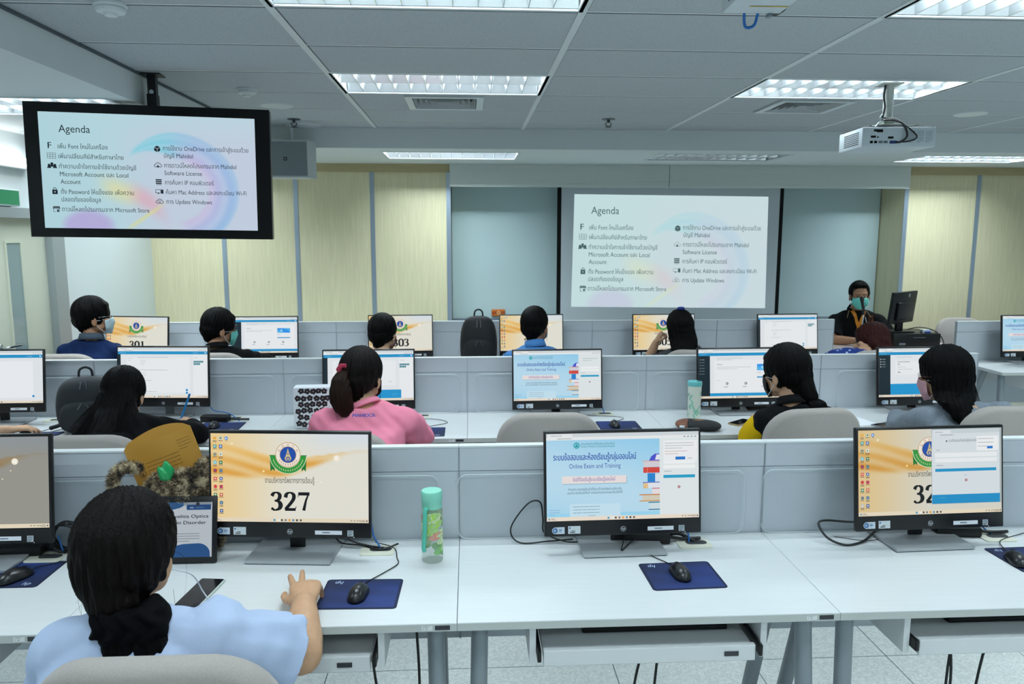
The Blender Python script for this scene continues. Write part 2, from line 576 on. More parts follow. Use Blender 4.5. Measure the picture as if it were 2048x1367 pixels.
# ------------------------------------------------------------ recessed louvre fixtures
def ceiling_lamp(x, y, z, label, group, lit=True, gain=1.0):
    t = thing('ceiling_lamp', label, 'ceiling light', (x, y, z), 0, group)
    f = MB()
    f.b6(-0.598, 0.598, -0.298, -0.278, -0.004, 0.004); f.b6(-0.598, 0.598, 0.278, 0.298, -0.004, 0.004)
    f.b6(-0.598, -0.578, -0.278, 0.278, -0.004, 0.004); f.b6(0.578, 0.598, -0.278, 0.278, -0.004, 0.004)
    f.build('frame', WHITE_STEEL, t)
    h = MB()
    h.b6(-0.59, 0.59, -0.29, 0.29, 0.1, 0.105)
    h.b6(-0.59, -0.585, -0.29, 0.29, 0.004, 0.1); h.b6(0.585, 0.59, -0.29, 0.29, 0.004, 0.1)
    h.b6(-0.585, 0.585, -0.29, -0.285, 0.004, 0.1); h.b6(-0.585, 0.585, 0.285, 0.29, 0.004, 0.1)
    h.build('housing', mat('lamp_housing_white', 'e8eef0', 0.4), t)
    lv = MB()
    tri = lambda c, wd: [(c - 0.002, 0.004), (c + 0.002, 0.004), (c + wd / 2, 0.05), (c - wd / 2, 0.05)]
    for k in range(1, 12):
        lv.prism(tri(-0.578 + k * 1.156 / 12, 0.034), -0.278, 0.278, 'xz')
    for c, wd in ((0.0, 0.07), (-0.276, 0.05), (0.276, 0.05)):
        lv.prism(tri(c, wd), -0.578, 0.578, 'yz')
    lv.build('louver', MIRROR_ALU, t)
    for s in (-0.14, 0.14):
        MB().tube([(-0.57, s, 0.072), (0.57, s, 0.072)], 0.013, 10).build('tube', glow('lit_tube', 'f4fbff', 3.0) if lit else WHITE_STEEL, t, smooth=True)
        if lit:
            l = bpy.data.lights.new('tube_light', 'AREA'); l.shape = 'RECTANGLE'
            l.size = 1.12; l.size_y = 0.03
            l.energy = LAMP_POWER / 2 * gain; l.color = LAMP_COLOUR
            lo = bpy.data.objects.new('tube_light', l); COL.objects.link(lo)
            lo.parent = t; lo.location = (0, s, 0.056)
    return t
where = {(1, 4.2995): 'louvre ceiling light in the middle of the room in front of the air vent',
         (1, 2.4995): 'louvre ceiling light cut by the top edge of the picture, middle row of tiles',
         (3, 4.2995): 'bright louvre ceiling light behind the pole of the hanging projector',
         (3, 2.4995): 'bright louvre ceiling light in the upper right corner of the picture'}
for i in LAMP_COLS:
    for j in LAMP_ROWS:
        if GY[j] < -1.5 and i != 1: pass
        lb = where.get((i, round(GY[j], 4)), 'louvre ceiling light outside the view to the right of or behind the camera')
        ceiling_lamp((GX[i] + GX[i + 1]) / 2, (GY[j] + GY[j + 1]) / 2, CEIL_Z, lb,
                     'louvre lights in the tile ceiling' if (i, round(GY[j], 4)) in where else 'louvre lights out of view')
for c, lb, on in zip(FRONT_LAMPS, ('added louvre light in the lowered front ceiling, unseen behind the hanging television', 'louvre light in the lowered front ceiling above the left wood panels',
                                   'unlit louvre light in the lowered front ceiling above the projection screen',
                                   'bright louvre light in the lowered front ceiling above the right wood panels'), (True, True, False, True)):
    ceiling_lamp(c[0], c[1], SOFFIT_Z, lb, 'louvre lights in the lowered ceilings', on, 1.0 if c[0] < -1 else 1.5)
for c, lb in zip(LEFT_LAMPS, ('louvre light behind the hanging television at the left edge', 'louvre light in the lowered left ceiling outside the view', 'added louvre light in the lowered left ceiling, unseen behind the hanging television')):
    ceiling_lamp(c[0], c[1], SOFFIT_Z, lb, 'louvre lights in the lowered ceilings', True, 0.8 if c[1] > 5 else 1.3)

# ------------------------------------------------------------ air vents, detectors, sprinklers, ceiling speakers
def air_vent(x, y, label):
    t = thing('air_vent', label, 'air vent', (x, y, CEIL_Z), 0, 'square air vents in the ceiling')
    f = MB()
    for a in ((-0.25, 0.25, -0.25, -0.205), (-0.25, 0.25, 0.205, 0.25), (-0.25, -0.205, -0.205, 0.205), (0.205, 0.25, -0.205, 0.205)):
        f.b6(*a, -0.008, 0.01)
    f.build('frame', WHITE_STEEL, t)
    MB().b6(-0.215, 0.215, -0.215, 0.215, 0.09, 0.095).build('duct_back', DEEP_BLACK, t)
    for k in range(5):
        r = 0.2 - k * 0.037
        s = MB()
        for a in range(4):
            R = rot(a * math.pi / 2)
            V = np.array([(-r, -r, -0.004), (r, -r, -0.004), (r - 0.026, -r + 0.026, 0.04), (-r + 0.026, -r + 0.026, 0.04),
                          (-r, -r, -0.002), (r, -r, -0.002), (r - 0.026, -r + 0.026, 0.042), (-r + 0.026, -r + 0.026, 0.042)]) @ R.T
            s.add(V, [(0, 1, 2, 3), (4, 7, 6, 5), (0, 4, 5, 1), (2, 6, 7, 3), (1, 5, 6, 2), (0, 3, 7, 4)])
        s.build('slat', mat('vent_slat', 'b4babc', 0.5), t)
    return t
air_vent(-0.15, 5.22, 'square louvred air vent in the ceiling at the middle of the room')
air_vent(2.27, 5.22, 'square louvred air vent to the left of the hanging projector pole')

def smoke_detector(x, y, label):
    t = thing('smoke_detector', label, 'smoke detector', (x, y, CEIL_Z), 0, 'smoke detectors')
    MB().lathe([(0.001, -0.012), (0.055, -0.012), (0.06, -0.008), (0.06, 0)][::1], n=32).build('base', WHITE_STEEL, t, auto=40)
    MB().lathe([(0.001, -0.044), (0.022, -0.044), (0.026, -0.034), (0.050, -0.030), (0.055, -0.02), (0.053, -0.012)], n=32).build('sensor_head', WHITE_STEEL, t, auto=40)
smoke_detector(-1.346, 3.108, 'white smoke detector near the upper left corner of the picture')
smoke_detector(-1.319, 4.80, 'white smoke detector on the ceiling above the hanging television')
def sprinkler(x, y, label):
    t = thing('sprinkler', label, 'sprinkler', (x, y, CEIL_Z), 0, 'fire sprinklers'); t.scale = (1.5, 1.5, 1.25)
    MB().lathe([(0.001, -0.004), (0.032, -0.004), (0.034, 0.0)], n=24).build('rosette', mat('sprinkler_metal', '5a5f63', 0.4, metal=0.8), t)
    b = MB(); b.tube([(0, 0, -0.004), (0, 0, -0.022)], 0.008, 8)
    b.tube([(-0.012, 0, -0.02), (-0.014, 0, -0.034), (0, 0, -0.046)], 0.003, 6); b.tube([(0.012, 0, -0.02), (0.014, 0, -0.034), (0, 0, -0.046)], 0.003, 6)
    b.build('head', mat('sprinkler_metal', '5a5f63', 0.4, metal=0.8), t)
    MB().lathe([(0.001, -0.05), (0.017, -0.05), (0.017, -0.047), (0.001, -0.047)], n=16).build('deflector', mat('sprinkler_metal', '5a5f63', 0.4), t)
sprinkler(-1.31, 6.0, 'small fire sprinkler on the ceiling above the wall loudspeaker')
sprinkler(1.053, 5.857, 'small fire sprinkler on the ceiling above the projection screen')
def round_speaker(x, y, label):
    t = thing('ceiling_speaker', label, 'ceiling speaker', (x, y, CEIL_Z), 0, 'round ceiling speakers')
    MB().lathe([(0.085, -0.006), (0.105, -0.006), (0.11, 0.0), (0.085, 0.0)], n=36).build('ring', WHITE_STEEL, t)
    MB().lathe([(0.001, -0.004), (0.086, -0.003), (0.086, 0), (0.001, 0)], n=36).build('grille', mat('speaker_mesh', '8d979b', 0.7, noise=(900, 0.3)), t)
round_speaker(-1.288, 5.40, 'round ceiling speaker just right of the television mount')
round_speaker(-1.28, 6.33, 'round ceiling speaker just above the wall loudspeaker')
round_speaker(3.596, 5.45, 'round ceiling speaker to the right of the hanging projector')

# ------------------------------------------------------------ left wall: door, header, exit sign, batten light
DOORC = mat('door_laminate', 'd9dcc9', 0.5)
FRAMEC = mat('door_frame_grey', 'a3abad', 0.45, metal=0.2)
d = struct('door_1', MB().b6(LEFT_X, LEFT_X + 0.035, 4.95, 5.86, 0.01, 1.92), DOORC)
pane = MB(); pane.b6(LEFT_X + 0.033, LEFT_X + 0.038, 5.37, 5.53, 0.90, 1.75)
pane.build('glass_pane', mat('dark_grey_glass', '8fa3a4', 0.12, spec=0.8), d)
f = MB()
for a in ((5.355, 5.37, 0.885, 1.765), (5.53, 5.545, 0.885, 1.765), (5.37, 5.53, 0.885, 0.90), (5.37, 5.53, 1.75, 1.765)):
    f.b6(LEFT_X + 0.03, LEFT_X + 0.044, *a)
f.build('glazing_bead', DOORC, d)
hn = MB(); hn.lathe([(0.001, 0), (0.024, 0), (0.024, 0.008), (0.001, 0.008)], c=(LEFT_X + 0.035, 5.21, 1.06), n=20, R=rot(y=math.pi / 2))
hn.curve([(LEFT_X + 0.04, 5.21, 1.06), (LEFT_X + 0.085, 5.21, 1.06), (LEFT_X + 0.09, 5.24, 1.06), (LEFT_X + 0.09, 5.36, 1.058)], 0.009, 8)
hn.build('door_handle', CHROME, d, smooth=True)
trim(MB().b6(LEFT_X, LEFT_X + 0.09, 5.86, 6.03, 0, 1.99), FRAMEC)
trim(MB().b6(LEFT_X, LEFT_X + 0.09, 4.2, 6.03, 1.92, 1.99), FRAMEC)
trim(MB().b6(LEFT_X, LEFT_X + 0.09, 4.82, 4.95, 0, 1.92), FRAMEC)
t = thing('exit_sign', 'green exit sign box above the door at the left edge', 'exit sign', (LEFT_X, 5.37, 1.996))
MB().rbox((0.035, 0.02, 0.06), (0.06, 0.30, 0.115), 0.006).build('casing', WHITE_STEEL, t)
MB().b6(0.064, 0.067, -0.115, 0.155, 0.012, 0.108).build('sign_face', mat('sign_green', '2f8f62', 0.4), t)
t = thing('batten_light', 'bright tube light on the left wall above the exit sign', 'wall light', (LEFT_X, 5.25, 2.285))
MB().rbox((0.03, 0, 0.0), (0.05, 1.0, 0.05), 0.006).build('casing', WHITE_STEEL, t)
MB().tube([(0.065, -0.48, 0.02), (0.065, 0.46, 0.02)], 0.028, 12).build('tube', glow('lit_batten_tube', 'ffffff', 6.0), t, smooth=True)
for y in (-0.49, 0.47):
    MB().rbox((0.06, y, 0.02), (0.03, 0.025, 0.045), 0.004).build('tube_holder', WHITE_STEEL, t)
l = bpy.data.lights.new('batten_glow', 'AREA'); l.shape = 'RECTANGLE'; l.size = 0.9; l.size_y = 0.03; l.energy = 1.4; l.color = LAMP_COLOUR
lo = bpy.data.objects.new('batten_glow', l); COL.objects.link(lo); lo.parent = t
lo.location = (0.086, 0, 0.02); lo.rotation_euler = (0, -math.pi / 2, math.pi / 2)
lo.rotation_euler = Matrix(((0, 0, -1), (1, 0, 0), (0, -1, 0))).to_euler()
# ------------------------------------------------------------ desks with privacy panel
DESK_H = 0.74
DTOP = mat('white_desk_laminate', 'd6dadb', 0.38, spec=0.4, noise=(5, 0.015, (1, 12, 1)))
DEDGE = mat('desk_edge_band', 'bcc0bd', 0.45)
PANEL = mat('pale_grey_panel', 'c3cad1', 0.5, spec=0.35, noise=(3, 0.02))
LEGM = mat('grey_painted_leg', '868f95', 0.4, metal=0.2)
PLATE = mat('dark_name_plate', '2b2d33', 0.35)
ACRYL = clear_mat('clear_acrylic', 'dfe9ee', 0.10, 0.05)
ACEDGE = clear_mat('acrylic_edge', 'e4eef2', 0.55, 0.15)
PRINT = paint_mat('printed_colours', 0.5)

def make_desk(w, label, group, acrylic=(-0.46, 0.46), plate=True, tray_c=0.0, keyboard=True):
    """front edge at y = 0, sitter's side towards -y, panel behind at y = 0.6"""
    t = thing('computer_desk', label, 'desk', (0, 0, 0), 0, group)
    h = w / 2 - 0.0007
    tp = MB(); tp.rbox((0, 0.30, DESK_H - 0.0125), (2 * h, 0.6, 0.025), 0.0018)
    top = tp.build('tabletop', DTOP, t)
    MB().b6(-h, h, -0.001, 0.001, DESK_H - 0.0235, DESK_H - 0.0025).build('edge_band', DEDGE, top)
    p = MB()
    p.b6(-h, h, 0.605, 0.632, 0.36, 0.985)
    p.b6(-h, h, 0.603, 0.632, 0.988, 1.072)
    p.b6(-h, h, 0.608, 0.63, 0.985, 0.988)
    pn = p.build('privacy_panel', PANEL, t)
    MB().b6(-h, h, 0.600, 0.635, 1.072, 1.078).build('panel_cap', mat('panel_cap_white', 'dfe4e6', 0.4), pn)
    m_ = MB()
    for s in (-1, 1): m_.b6(s * h - 0.0015, s * h + 0.0015, 0.600, 0.632, 0.36, 1.072)
    m_.build('panel_joint', mat('panel_joint_grey', 'a9b1b7', 0.5), pn)
    if acrylic:
        a0, a1 = acrylic
        sh = MB(); sh.prism(rrect(a1 - a0, 0.235, 0.035, cx=(a0 + a1) / 2, cy=DESK_H + 0.1195), 0.588, 0.592, 'xz')
        ac = sh.build('acrylic_sheet', ACRYL, t)
        P = [(x, 0.5895, z) for x, z in rrect(a1 - a0, 0.235, 0.035, cx=(a0 + a1) / 2, cy=DESK_H + 0.1195)]
        MB().tube(P[12:] + P[:12], 0.0022, 6).build('sheet_edge', ACEDGE, ac)
    # legs: each side an inverted V of round tube
    for s in (-1, 1):
        x = s * (w / 2 - 0.065)
        for (y0, y1, dx) in ((0.10, 0.045, 0.015), (0.30, 0.55, 0.0)):
            lg = MB(); lg.tube([(x, y0, DESK_H - 0.03), (x + s * dx * 0.3, y0 + (y1 - y0) * .35, 0.5), (x + s * dx, y1, 0.02)], 0.0255, 14)
            lo_ = lg.build('leg', LEGM, t, auto=50)
            MB().lathe([(0.001, 0), (0.028, 0), (0.028, 0.022), (0.001, 0.022)], c=(x + s * dx, y1, 0), n=16).build('foot_cap', BLACK_PLASTIC, lo_)
        b = MB(); b.b6(x - 0.02, x + 0.02, 0.05, 0.52, DESK_H - 0.035, DESK_H - 0.025)
        b.build('leg_rail', LEGM, t)
    # keyboard tray hung between two brackets
    c = tray_c
    for s in (-1, 1):
        MB().b6(c + s * 0.335 - 0.009, c + s * 0.335 + 0.009, 0.02, 0.5, 0.6, DESK_H - 0.025).build('tray_bracket', DTOP, t)
        MB().rbox((c + s * 0.318, 0.24, 0.635), (0.012, 0.5, 0.035), 0.004).build('tray_rail', BLACK_PLASTIC, t)
    tr = MB(); tr.rbox((c, 0.235, 0.626), (0.612, 0.45, 0.018), 0.003); tr.rbox((c, 0.01, 0.624), (0.612, 0.018, 0.048), 0.003)
    ko = tr.build('keyboard_tray', DTOP, t)
    if plate:
        MB().rbox((c + 0.235, -0.0005, 0.624), (0.042, 0.003, 0.014), 0.001).build('tray_plate', PLATE, ko)
        MB().rbox((h - 0.04, -0.0005, DESK_H - 0.0125), (0.042, 0.004, 0.013), 0.001).build('name_plate', PLATE, t)
        pc = Pic(0.03, 0.014)
        pc.rect(0, 0, 1, 1, 'e1e4e4', 0)
        for k, yy in enumerate((0.62, 0.2)): pc.text(('COM 2', '2 . 04')[k], 0.1, yy, 0.42, '4a4d52', 1)
        pc.build('asset_label', PRINT, t, shift=(0, 0), M=Matrix.Translation((h - 0.098, -0.0016, DESK_H - 0.0195)))
    # cable port near the back right
    g = MB(); g.prism(rrect(0.115, 0.085, 0.012, cx=0.27, cy=0.505), DESK_H, DESK_H + 0.004, 'xy')
    go = g.build('cable_port', CREAM, t, auto=40)
    g = MB(); g.prism(rrect(0.075, 0.034, 0.016, cx=0.28, cy=0.51), DESK_H + 0.004, DESK_H + 0.0046, 'xy')
    g.build('port_slot', mat('port_dark', '35383a', 0.6), go)
    return t

ROW1_Y, ROW2_Y, ROW3_Y = 2.002, 3.955, 5.905
W = 1.0975
protos = {}
def desk(x0, x1, y, label, group, **k):
    key = (round(x1 - x0, 3), tuple(sorted((a, str(b)) for a, b in k.items())))
    loc = ((x0 + x1) / 2, y, 0)
    if key in protos: return dup(protos[key], loc, None, label, group)
    d = make_desk(x1 - x0, label, group, **k)
    d.location = loc
    protos[key] = d
    return d
AC = dict(acrylic=(-0.555, 0.475))
desk(-2.235, -1.1375, ROW1_Y, 'white desk at the left edge of the nearest row', 'desks of the nearest row', **AC)
desk(-1.1375, -0.04, ROW1_Y, 'white desk in the nearest row with the mint water bottle on it', 'desks of the nearest row', **AC)
desk(-0.04, 1.0575, ROW1_Y, 'empty white desk in the middle of the nearest row', 'desks of the nearest row', **AC)
desk(1.0575, 2.155, ROW1_Y, 'white desk at the right end of the nearest row', 'desks of the nearest row', **AC)
X2 = [-3.14, -2.21, -1.1125, -0.015, 1.0825, 2.18, 3.19]
lab2 = ['white desk at the left edge of the second row', 'white desk of the second row under the woman with very long hair', 'white desk of the second row in front of the woman in pink',
        'unoccupied white desk of the second row behind an empty chair', 'white desk of the second row holding the leaf-patterned tumbler', 'white desk at the right end of the second row']
for k in range(6):
    desk(X2[k], X2[k + 1], ROW2_Y, lab2[k], 'desks of the second row', acrylic=((-0.36, 0.36) if k == 0 else (-0.50, 0.50) if k < 5 else (-0.4, 0.4)))
X3 = [-3.14, -2.23, -1.1325, -0.035, 1.0625, 2.16, 3.21]
lab3 = ['white desk of the farthest row under the man in the navy shirt', 'white desk of the farthest row in front of the man in black', 'white desk of the farthest row showing number 303',
        'white desk of the farthest row with the black rucksack', 'white desk of the farthest row showing number 305', 'white desk at the right end of the farthest row']
for k in range(6):
    desk(X3[k], X3[k + 1], ROW3_Y, lab3[k], 'desks of the farthest row', acrylic=None)
desk(4.19, 5.2875, 5.69, 'separate white desk at the right edge beyond the aisle', 'desks beyond the aisle', acrylic=None)
# ------------------------------------------------------------ screens
GLOW = screen_mat('display_glow', 0.86, 0.3)
def lerp(a, b, t):
    t = max(0.0, min(1.0, t))
    return tuple(x + (y - x) * t for x, y in zip(a, b))
def hx(s): return tuple(int(s[i:i + 2], 16) / 255 for i in (0, 2, 4))
def sm(a, b, x):
    t = max(0.0, min(1.0, (x - a) / (b - a))); return t * t * (3 - 2 * t)

SERIF = {}
def thick(pts, hor, ver, k=10):
    """outline stroke thick where it runs upright and thin where it runs level, like a bold serif digit"""
    P = spline(pts, k); T = np.gradient(P, axis=0); T /= np.linalg.norm(T, axis=1)[:, None] + 1e-9
    return P, hor + (ver - hor) * np.abs(T[:, 1]) ** 1.3
def digit(pic, ch, x, y, h, c, layer):
    """bold serif numeral standing on (x, y), height h as a share of the picture height"""
    s = h * pic.h; wx = 1.2
    def put(P, wd):
        P = np.asarray(P)
        pic.stroke(np.column_stack([x + P[:, 0] * wx * s / pic.w, y + P[:, 1] * s / pic.h]), wd * s, c, layer)
    def dot(a, b, r): pic.disc(x + a * wx * s / pic.w, y + b * s / pic.h, r * s / pic.w, c, layer, 14)
    th, tk = 0.07, 0.235
    if ch == '0':
        put(*thick([(0.30, .97), (.12, .82), (.09, .5), (.12, .18), (.30, .03), (.48, .18), (.51, .5), (.48, .82), (.30, .97), (.2, .93)], th, tk))
    if ch == '1':
        put(*thick([(.32, .98), (.32, .5), (.32, .03)], th, tk)); put([(.14, .025), (.5, .025)], np.array([.05, .05])); put([(.10, .84), (.34, .95)], np.array([.05, .09]))
    if ch == '2':
        put(*thick([(.08, .70), (.13, .88), (.28, .96), (.43, .86), (.44, .66), (.34, .45), (.08, .08)], th, tk * .85)); put([(.05, .07), (.52, .07)], np.array([.15, .15])); put([(.49, .02), (.55, .24)], np.array([.05, .03]))
    if ch == '3':
        put(*thick([(.08, .77), (.15, .91), (.28, .96), (.41, .87), (.42, .70), (.34, .57), (.20, .52)], th, tk * .85))
        put(*thick([(.20, .53), (.38, .47), (.46, .30), (.40, .12), (.24, .035), (.12, .06)], th, tk)); dot(.10, .10, .075)
    if ch == '4':
        put(*thick([(.40, .98), (.40, .5), (.40, .02)], th, tk)); put([(.38, .94), (.06, .31)], np.array([.06, .06])); put([(.03, .28), (.56, .28)], np.array([.13, .13]))
    if ch == '5':
        put([(.14, .90), (.47, .90)], np.array([.15, .15])); put([(.16, .92), (.10, .52)], np.array([.05, .05]))
        put(*thick([(.10, .54), (.26, .60), (.42, .50), (.46, .30), (.38, .11), (.22, .035), (.12, .06)], th, tk)); dot(.10, .10, .07)
    if ch == '7':
        put([(.06, .90), (.54, .90)], np.array([.17, .17])); put([(.07, .98), (.04, .72)], np.array([.04, .03])); put([(.50, .92), (.38, .55), (.28, .02)], np.array([.07, .11, .17]))
    if ch == '9':
        put(*thick([(.48, .62), (.44, .88), (.29, .97), (.13, .86), (.09, .66), (.16, .48), (.30, .43), (.44, .5), (.49, .64), (.46, .36), (.34, .14), (.12, .02)], th, tk * .9))

def wallpaper(p, number, dim=0.0):
    cream, cool, orange, deep = hx('f6e7c6'), hx('e6ebe6'), hx('f3c877'), hx('e6a742')
    def fn(u, v):
        c = lerp(hx('f4d79c'), hx('ebe9dc'), sm(0.0, 0.55, u))
        c = lerp(c, hx('dfe8ee'), sm(0.72, 1.0, v) * sm(0.45, 0.8, u))
        up = 0.90 - 0.16 * sm(0.0, 0.5, u) + 0.01 * u + 0.08 * sm(.55, 1, u)          # upper edge of the ribbon
        lo = 0.52 + 0.30 * sm(0.38, 1.0, u)                                            # lower edge
        if lo - 0.06 < v < up:
            k = sm(lo - 0.05, lo + 0.03, v) * (1 - sm(up - 0.015, up, v))
            st = 0.5 + 0.5 * math.sin((v - up) * 46 + u * 4.5)
            tone = lerp(lerp(orange, deep, sm(0.35, 0, v - lo)), cream, 0.55 * st)
            c = lerp(c, tone, k * (1 - 0.75 * sm(0.6, 0.97, u)))
        return lerp(c, (0, 0, 0), dim)
    p.grad(fn, 64, 48)
    for x, y, r, c in ((0.80, 0.73, 0.020, 'fdf3dc'), (0.80, 0.73, 0.011, 'ffffff'), (0.135, 0.885, 0.008, 'fdeec4'), (0.335, 0.575, 0.007, 'ffe9a6'), (0.775, 0.63, 0.004, 'fff4d0'), (0.725, 0.54, 0.004, 'fff4d0'), (0.70, 0.46, 0.006, 'faf3e0')):
        p.disc(x, y, r, c, 1, 16)
    # round emblem over a green ribbon
    cx, cy, k = 0.492, 0.765, p.w / p.h
    for s in (-1, 1):
        p.poly([(cx + s * 0.082, cy - 0.005), (cx + s * 0.118, cy - 0.005), (cx + s * 0.112, cy - 0.19), (cx + s * 0.098, cy - 0.165), (cx + s * 0.086, cy - 0.19)][::s], '1f7a2e', 2)
    p.disc(cx, cy - 0.005, 0.119, 'dfe9c8', 3, 30, r0=0.078, a0=183, a1=357)
    p.disc(cx, cy - 0.005, 0.115, '2f9a3c', 4, 30, r0=0.080, a0=182, a1=358)
    for q in range(17):
        a = math.radians(200 + q * 140 / 16)
        p.rect(cx + 0.098 * math.cos(a) - 0.0022, cy - 0.005 + 0.098 * k * math.sin(a) - 0.010, cx + 0.098 * math.cos(a) + 0.0022, cy - 0.005 + 0.098 * k * math.sin(a) + 0.010, 'd8e7b0', 5)
    p.disc(cx, cy, 0.080, 'c79a54', 6, 40); p.disc(cx, cy, 0.0765, 'f6efe2', 7, 40); p.disc(cx, cy, 0.053, 'c79a54', 8, 36); p.disc(cx, cy, 0.050, '1c4fae', 9, 36)
    for a, b in ((152, 'ม'), (90, 'ก'), (28, 'ร'), (120, 'ต'), (60, 'า')):
        p.text(b, cx + 0.064 * math.cos(math.radians(a)), cy + 0.064 * k * math.sin(math.radians(a)) - 0.018, 0.05, 'b07d3c', 8, 'c')
    for q in range(9):
        a = math.radians(215 + q * 110 / 8)
        p.rect(cx + 0.064 * math.cos(a) - 0.002, cy + 0.064 * k * math.sin(a) - 0.011, cx + 0.064 * math.cos(a) + 0.002, cy + 0.064 * k * math.sin(a) + 0.011, 'b07d3c', 8)
    p.poly([(cx, cy + 0.075), (cx + 0.006, cy + 0.035), (cx + 0.012, cy + 0.0), (cx + 0.022, cy - 0.045), (cx + 0.012, cy - 0.07), (cx - 0.012, cy - 0.07), (cx - 0.022, cy - 0.045), (cx - 0.012, cy + 0.0), (cx - 0.006, cy + 0.035)], 'd9c489', 10)
    p.disc(cx, cy - 0.045, 0.013, '1c4fae', 11, 18, r0=0.007); p.disc(cx, cy + 0.012, 0.006, '1c4fae', 11, 14, r0=0.003)
    p.text('งานบริหารทรัพยากรการเรียนรู้', 0.5, 0.445, 0.088, '15130f', 3, 'c', width=0.315)
    tot = len(number)
    for i, chh in enumerate(number):
        digit(p, chh, 0.5 - 0.125 + i * 0.0865, 0.13, 0.215, '080808', 4)
    icons(p)
    taskbar(p, 'ecdfc4')

def icons(p):
    cols = ['e7a93c', '2aa6a8', '7fb0a0', '4fc0dc', 'b3202a', 'e0483e', 'd8404a', '3f8f6a', '8a8f8c', 'b9c4c4', 'cfd3c8', '3b78c9', 'e8eef0', '1f7a4d', '6b7a8f', '3d62b5', 'd9363e', 'd6603f', '1f6f9a', '2b57a5']
    r = random.Random(3)
    for q in range(20):
        x, y = 0.016 + (q // 10) * 0.037, 0.93 - (q % 10) * 0.0915
        if q == 0: p.rect(x, y, x + 0.02, y + 0.03, 'f0b44c', 3)
        else:
            if q % 3: p.rect(x, y - 0.004, x + 0.021, y + 0.034, cols[q], 3)
            else: p.disc(x + 0.0105, y + 0.016, 0.0115, cols[q], 3, 14)
            p.disc(x + 0.0105, y + 0.016, 0.005, 'f4f4ee' if q % 2 else cols[(q * 7 + 3) % 20], 4, 10)
        for k in range(1 + (q % 3 == 0)):
            ww = 0.022 + 0.008 * r.random()
            p.rect(x + 0.010 - ww / 2, y - 0.017 - k * 0.013, x + 0.010 + ww / 2, y - 0.011 - k * 0.013, '66543a', 3)
    p.disc(0.100, 0.945, 0.011, '2f8fe6', 3, 16); p.rect(0.094, 0.938, 0.104, 0.952, 'f4f8fc', 4); p.rect(0.094, 0.914, 0.108, 0.919, '66543a', 3)

def taskbar(p, c):
    p.rect(0, 0, 1, 0.045, c, 3)
    cols = ['2a9fd0', 'f3f3ef', '4a4a4a', '6f7f9a', 'e2a13a', '2f8fbf', '2b3b4b', '565656']
    for q, cc in enumerate(cols):
        x = 0.395 + q * 0.024
        p.rect(x, 0.012, x + 0.012 if q != 1 else x + 0.02, 0.034, cc, 4)
    p.rect(0.01, 0.012, 0.022, 0.032, '6fa9c4', 4); p.rect(0.028, 0.024, 0.05, 0.030, '8a8880', 4); p.rect(0.028, 0.012, 0.065, 0.017, 'a8a49a', 4)
    for x in (0.885, 0.905, 0.925, 0.94): p.rect(x, 0.018, x + 0.011, 0.028, '8d8b85', 4)
    p.rect(0.955, 0.024, 0.978, 0.030, '77756f', 4); p.rect(0.950, 0.012, 0.980, 0.017, '77756f', 4); p.disc(0.989, 0.022, 0.005, '31506f', 4, 10)

def lines(p, x, y, w, n, c, gap=0.03, hh=0.0075, seed=1, layer=3):
    """rows of print too small to read"""
    r = random.Random(seed)
    for k in range(n):
        a = x; end = x + w * (1 if k < n - 1 else 0.6)
        while a < end:
            b = min(end, a + max(0.006, w * (0.02 + 0.06 * r.random())))
            p.rect(a, y - k * gap, b, y - k * gap + hh, c, layer); a = b + max(0.0022, w * 0.01)

def browser(p, x0=0.0, x1=1.0, y1=1.0):
    p.rect(x0, y1 - 0.075, x1, y1, 'd5dde1', 2)
    p.rect(x0, y1 - 0.075, x1, y1 - 0.04, 'eef2f3', 3); w = x1 - x0
    p.rect(x0 + 0.01 * w, y1 - 0.04, x0 + 0.17 * w, y1 - 0.008, 'eef2f3', 3)
    lines(p, x0 + 0.03 * w, y1 - 0.029, 0.12 * w, 1, '8d979c', layer=4); lines(p, x0 + 0.07 * w, y1 - 0.062, 0.16 * w, 1, '8d979c', layer=4)
    for q in range(4): p.rect(x0 + (0.90 + q * 0.024) * w, y1 - 0.064, x0 + (0.912 + q * 0.024) * w, y1 - 0.052, '8d979c', 4)

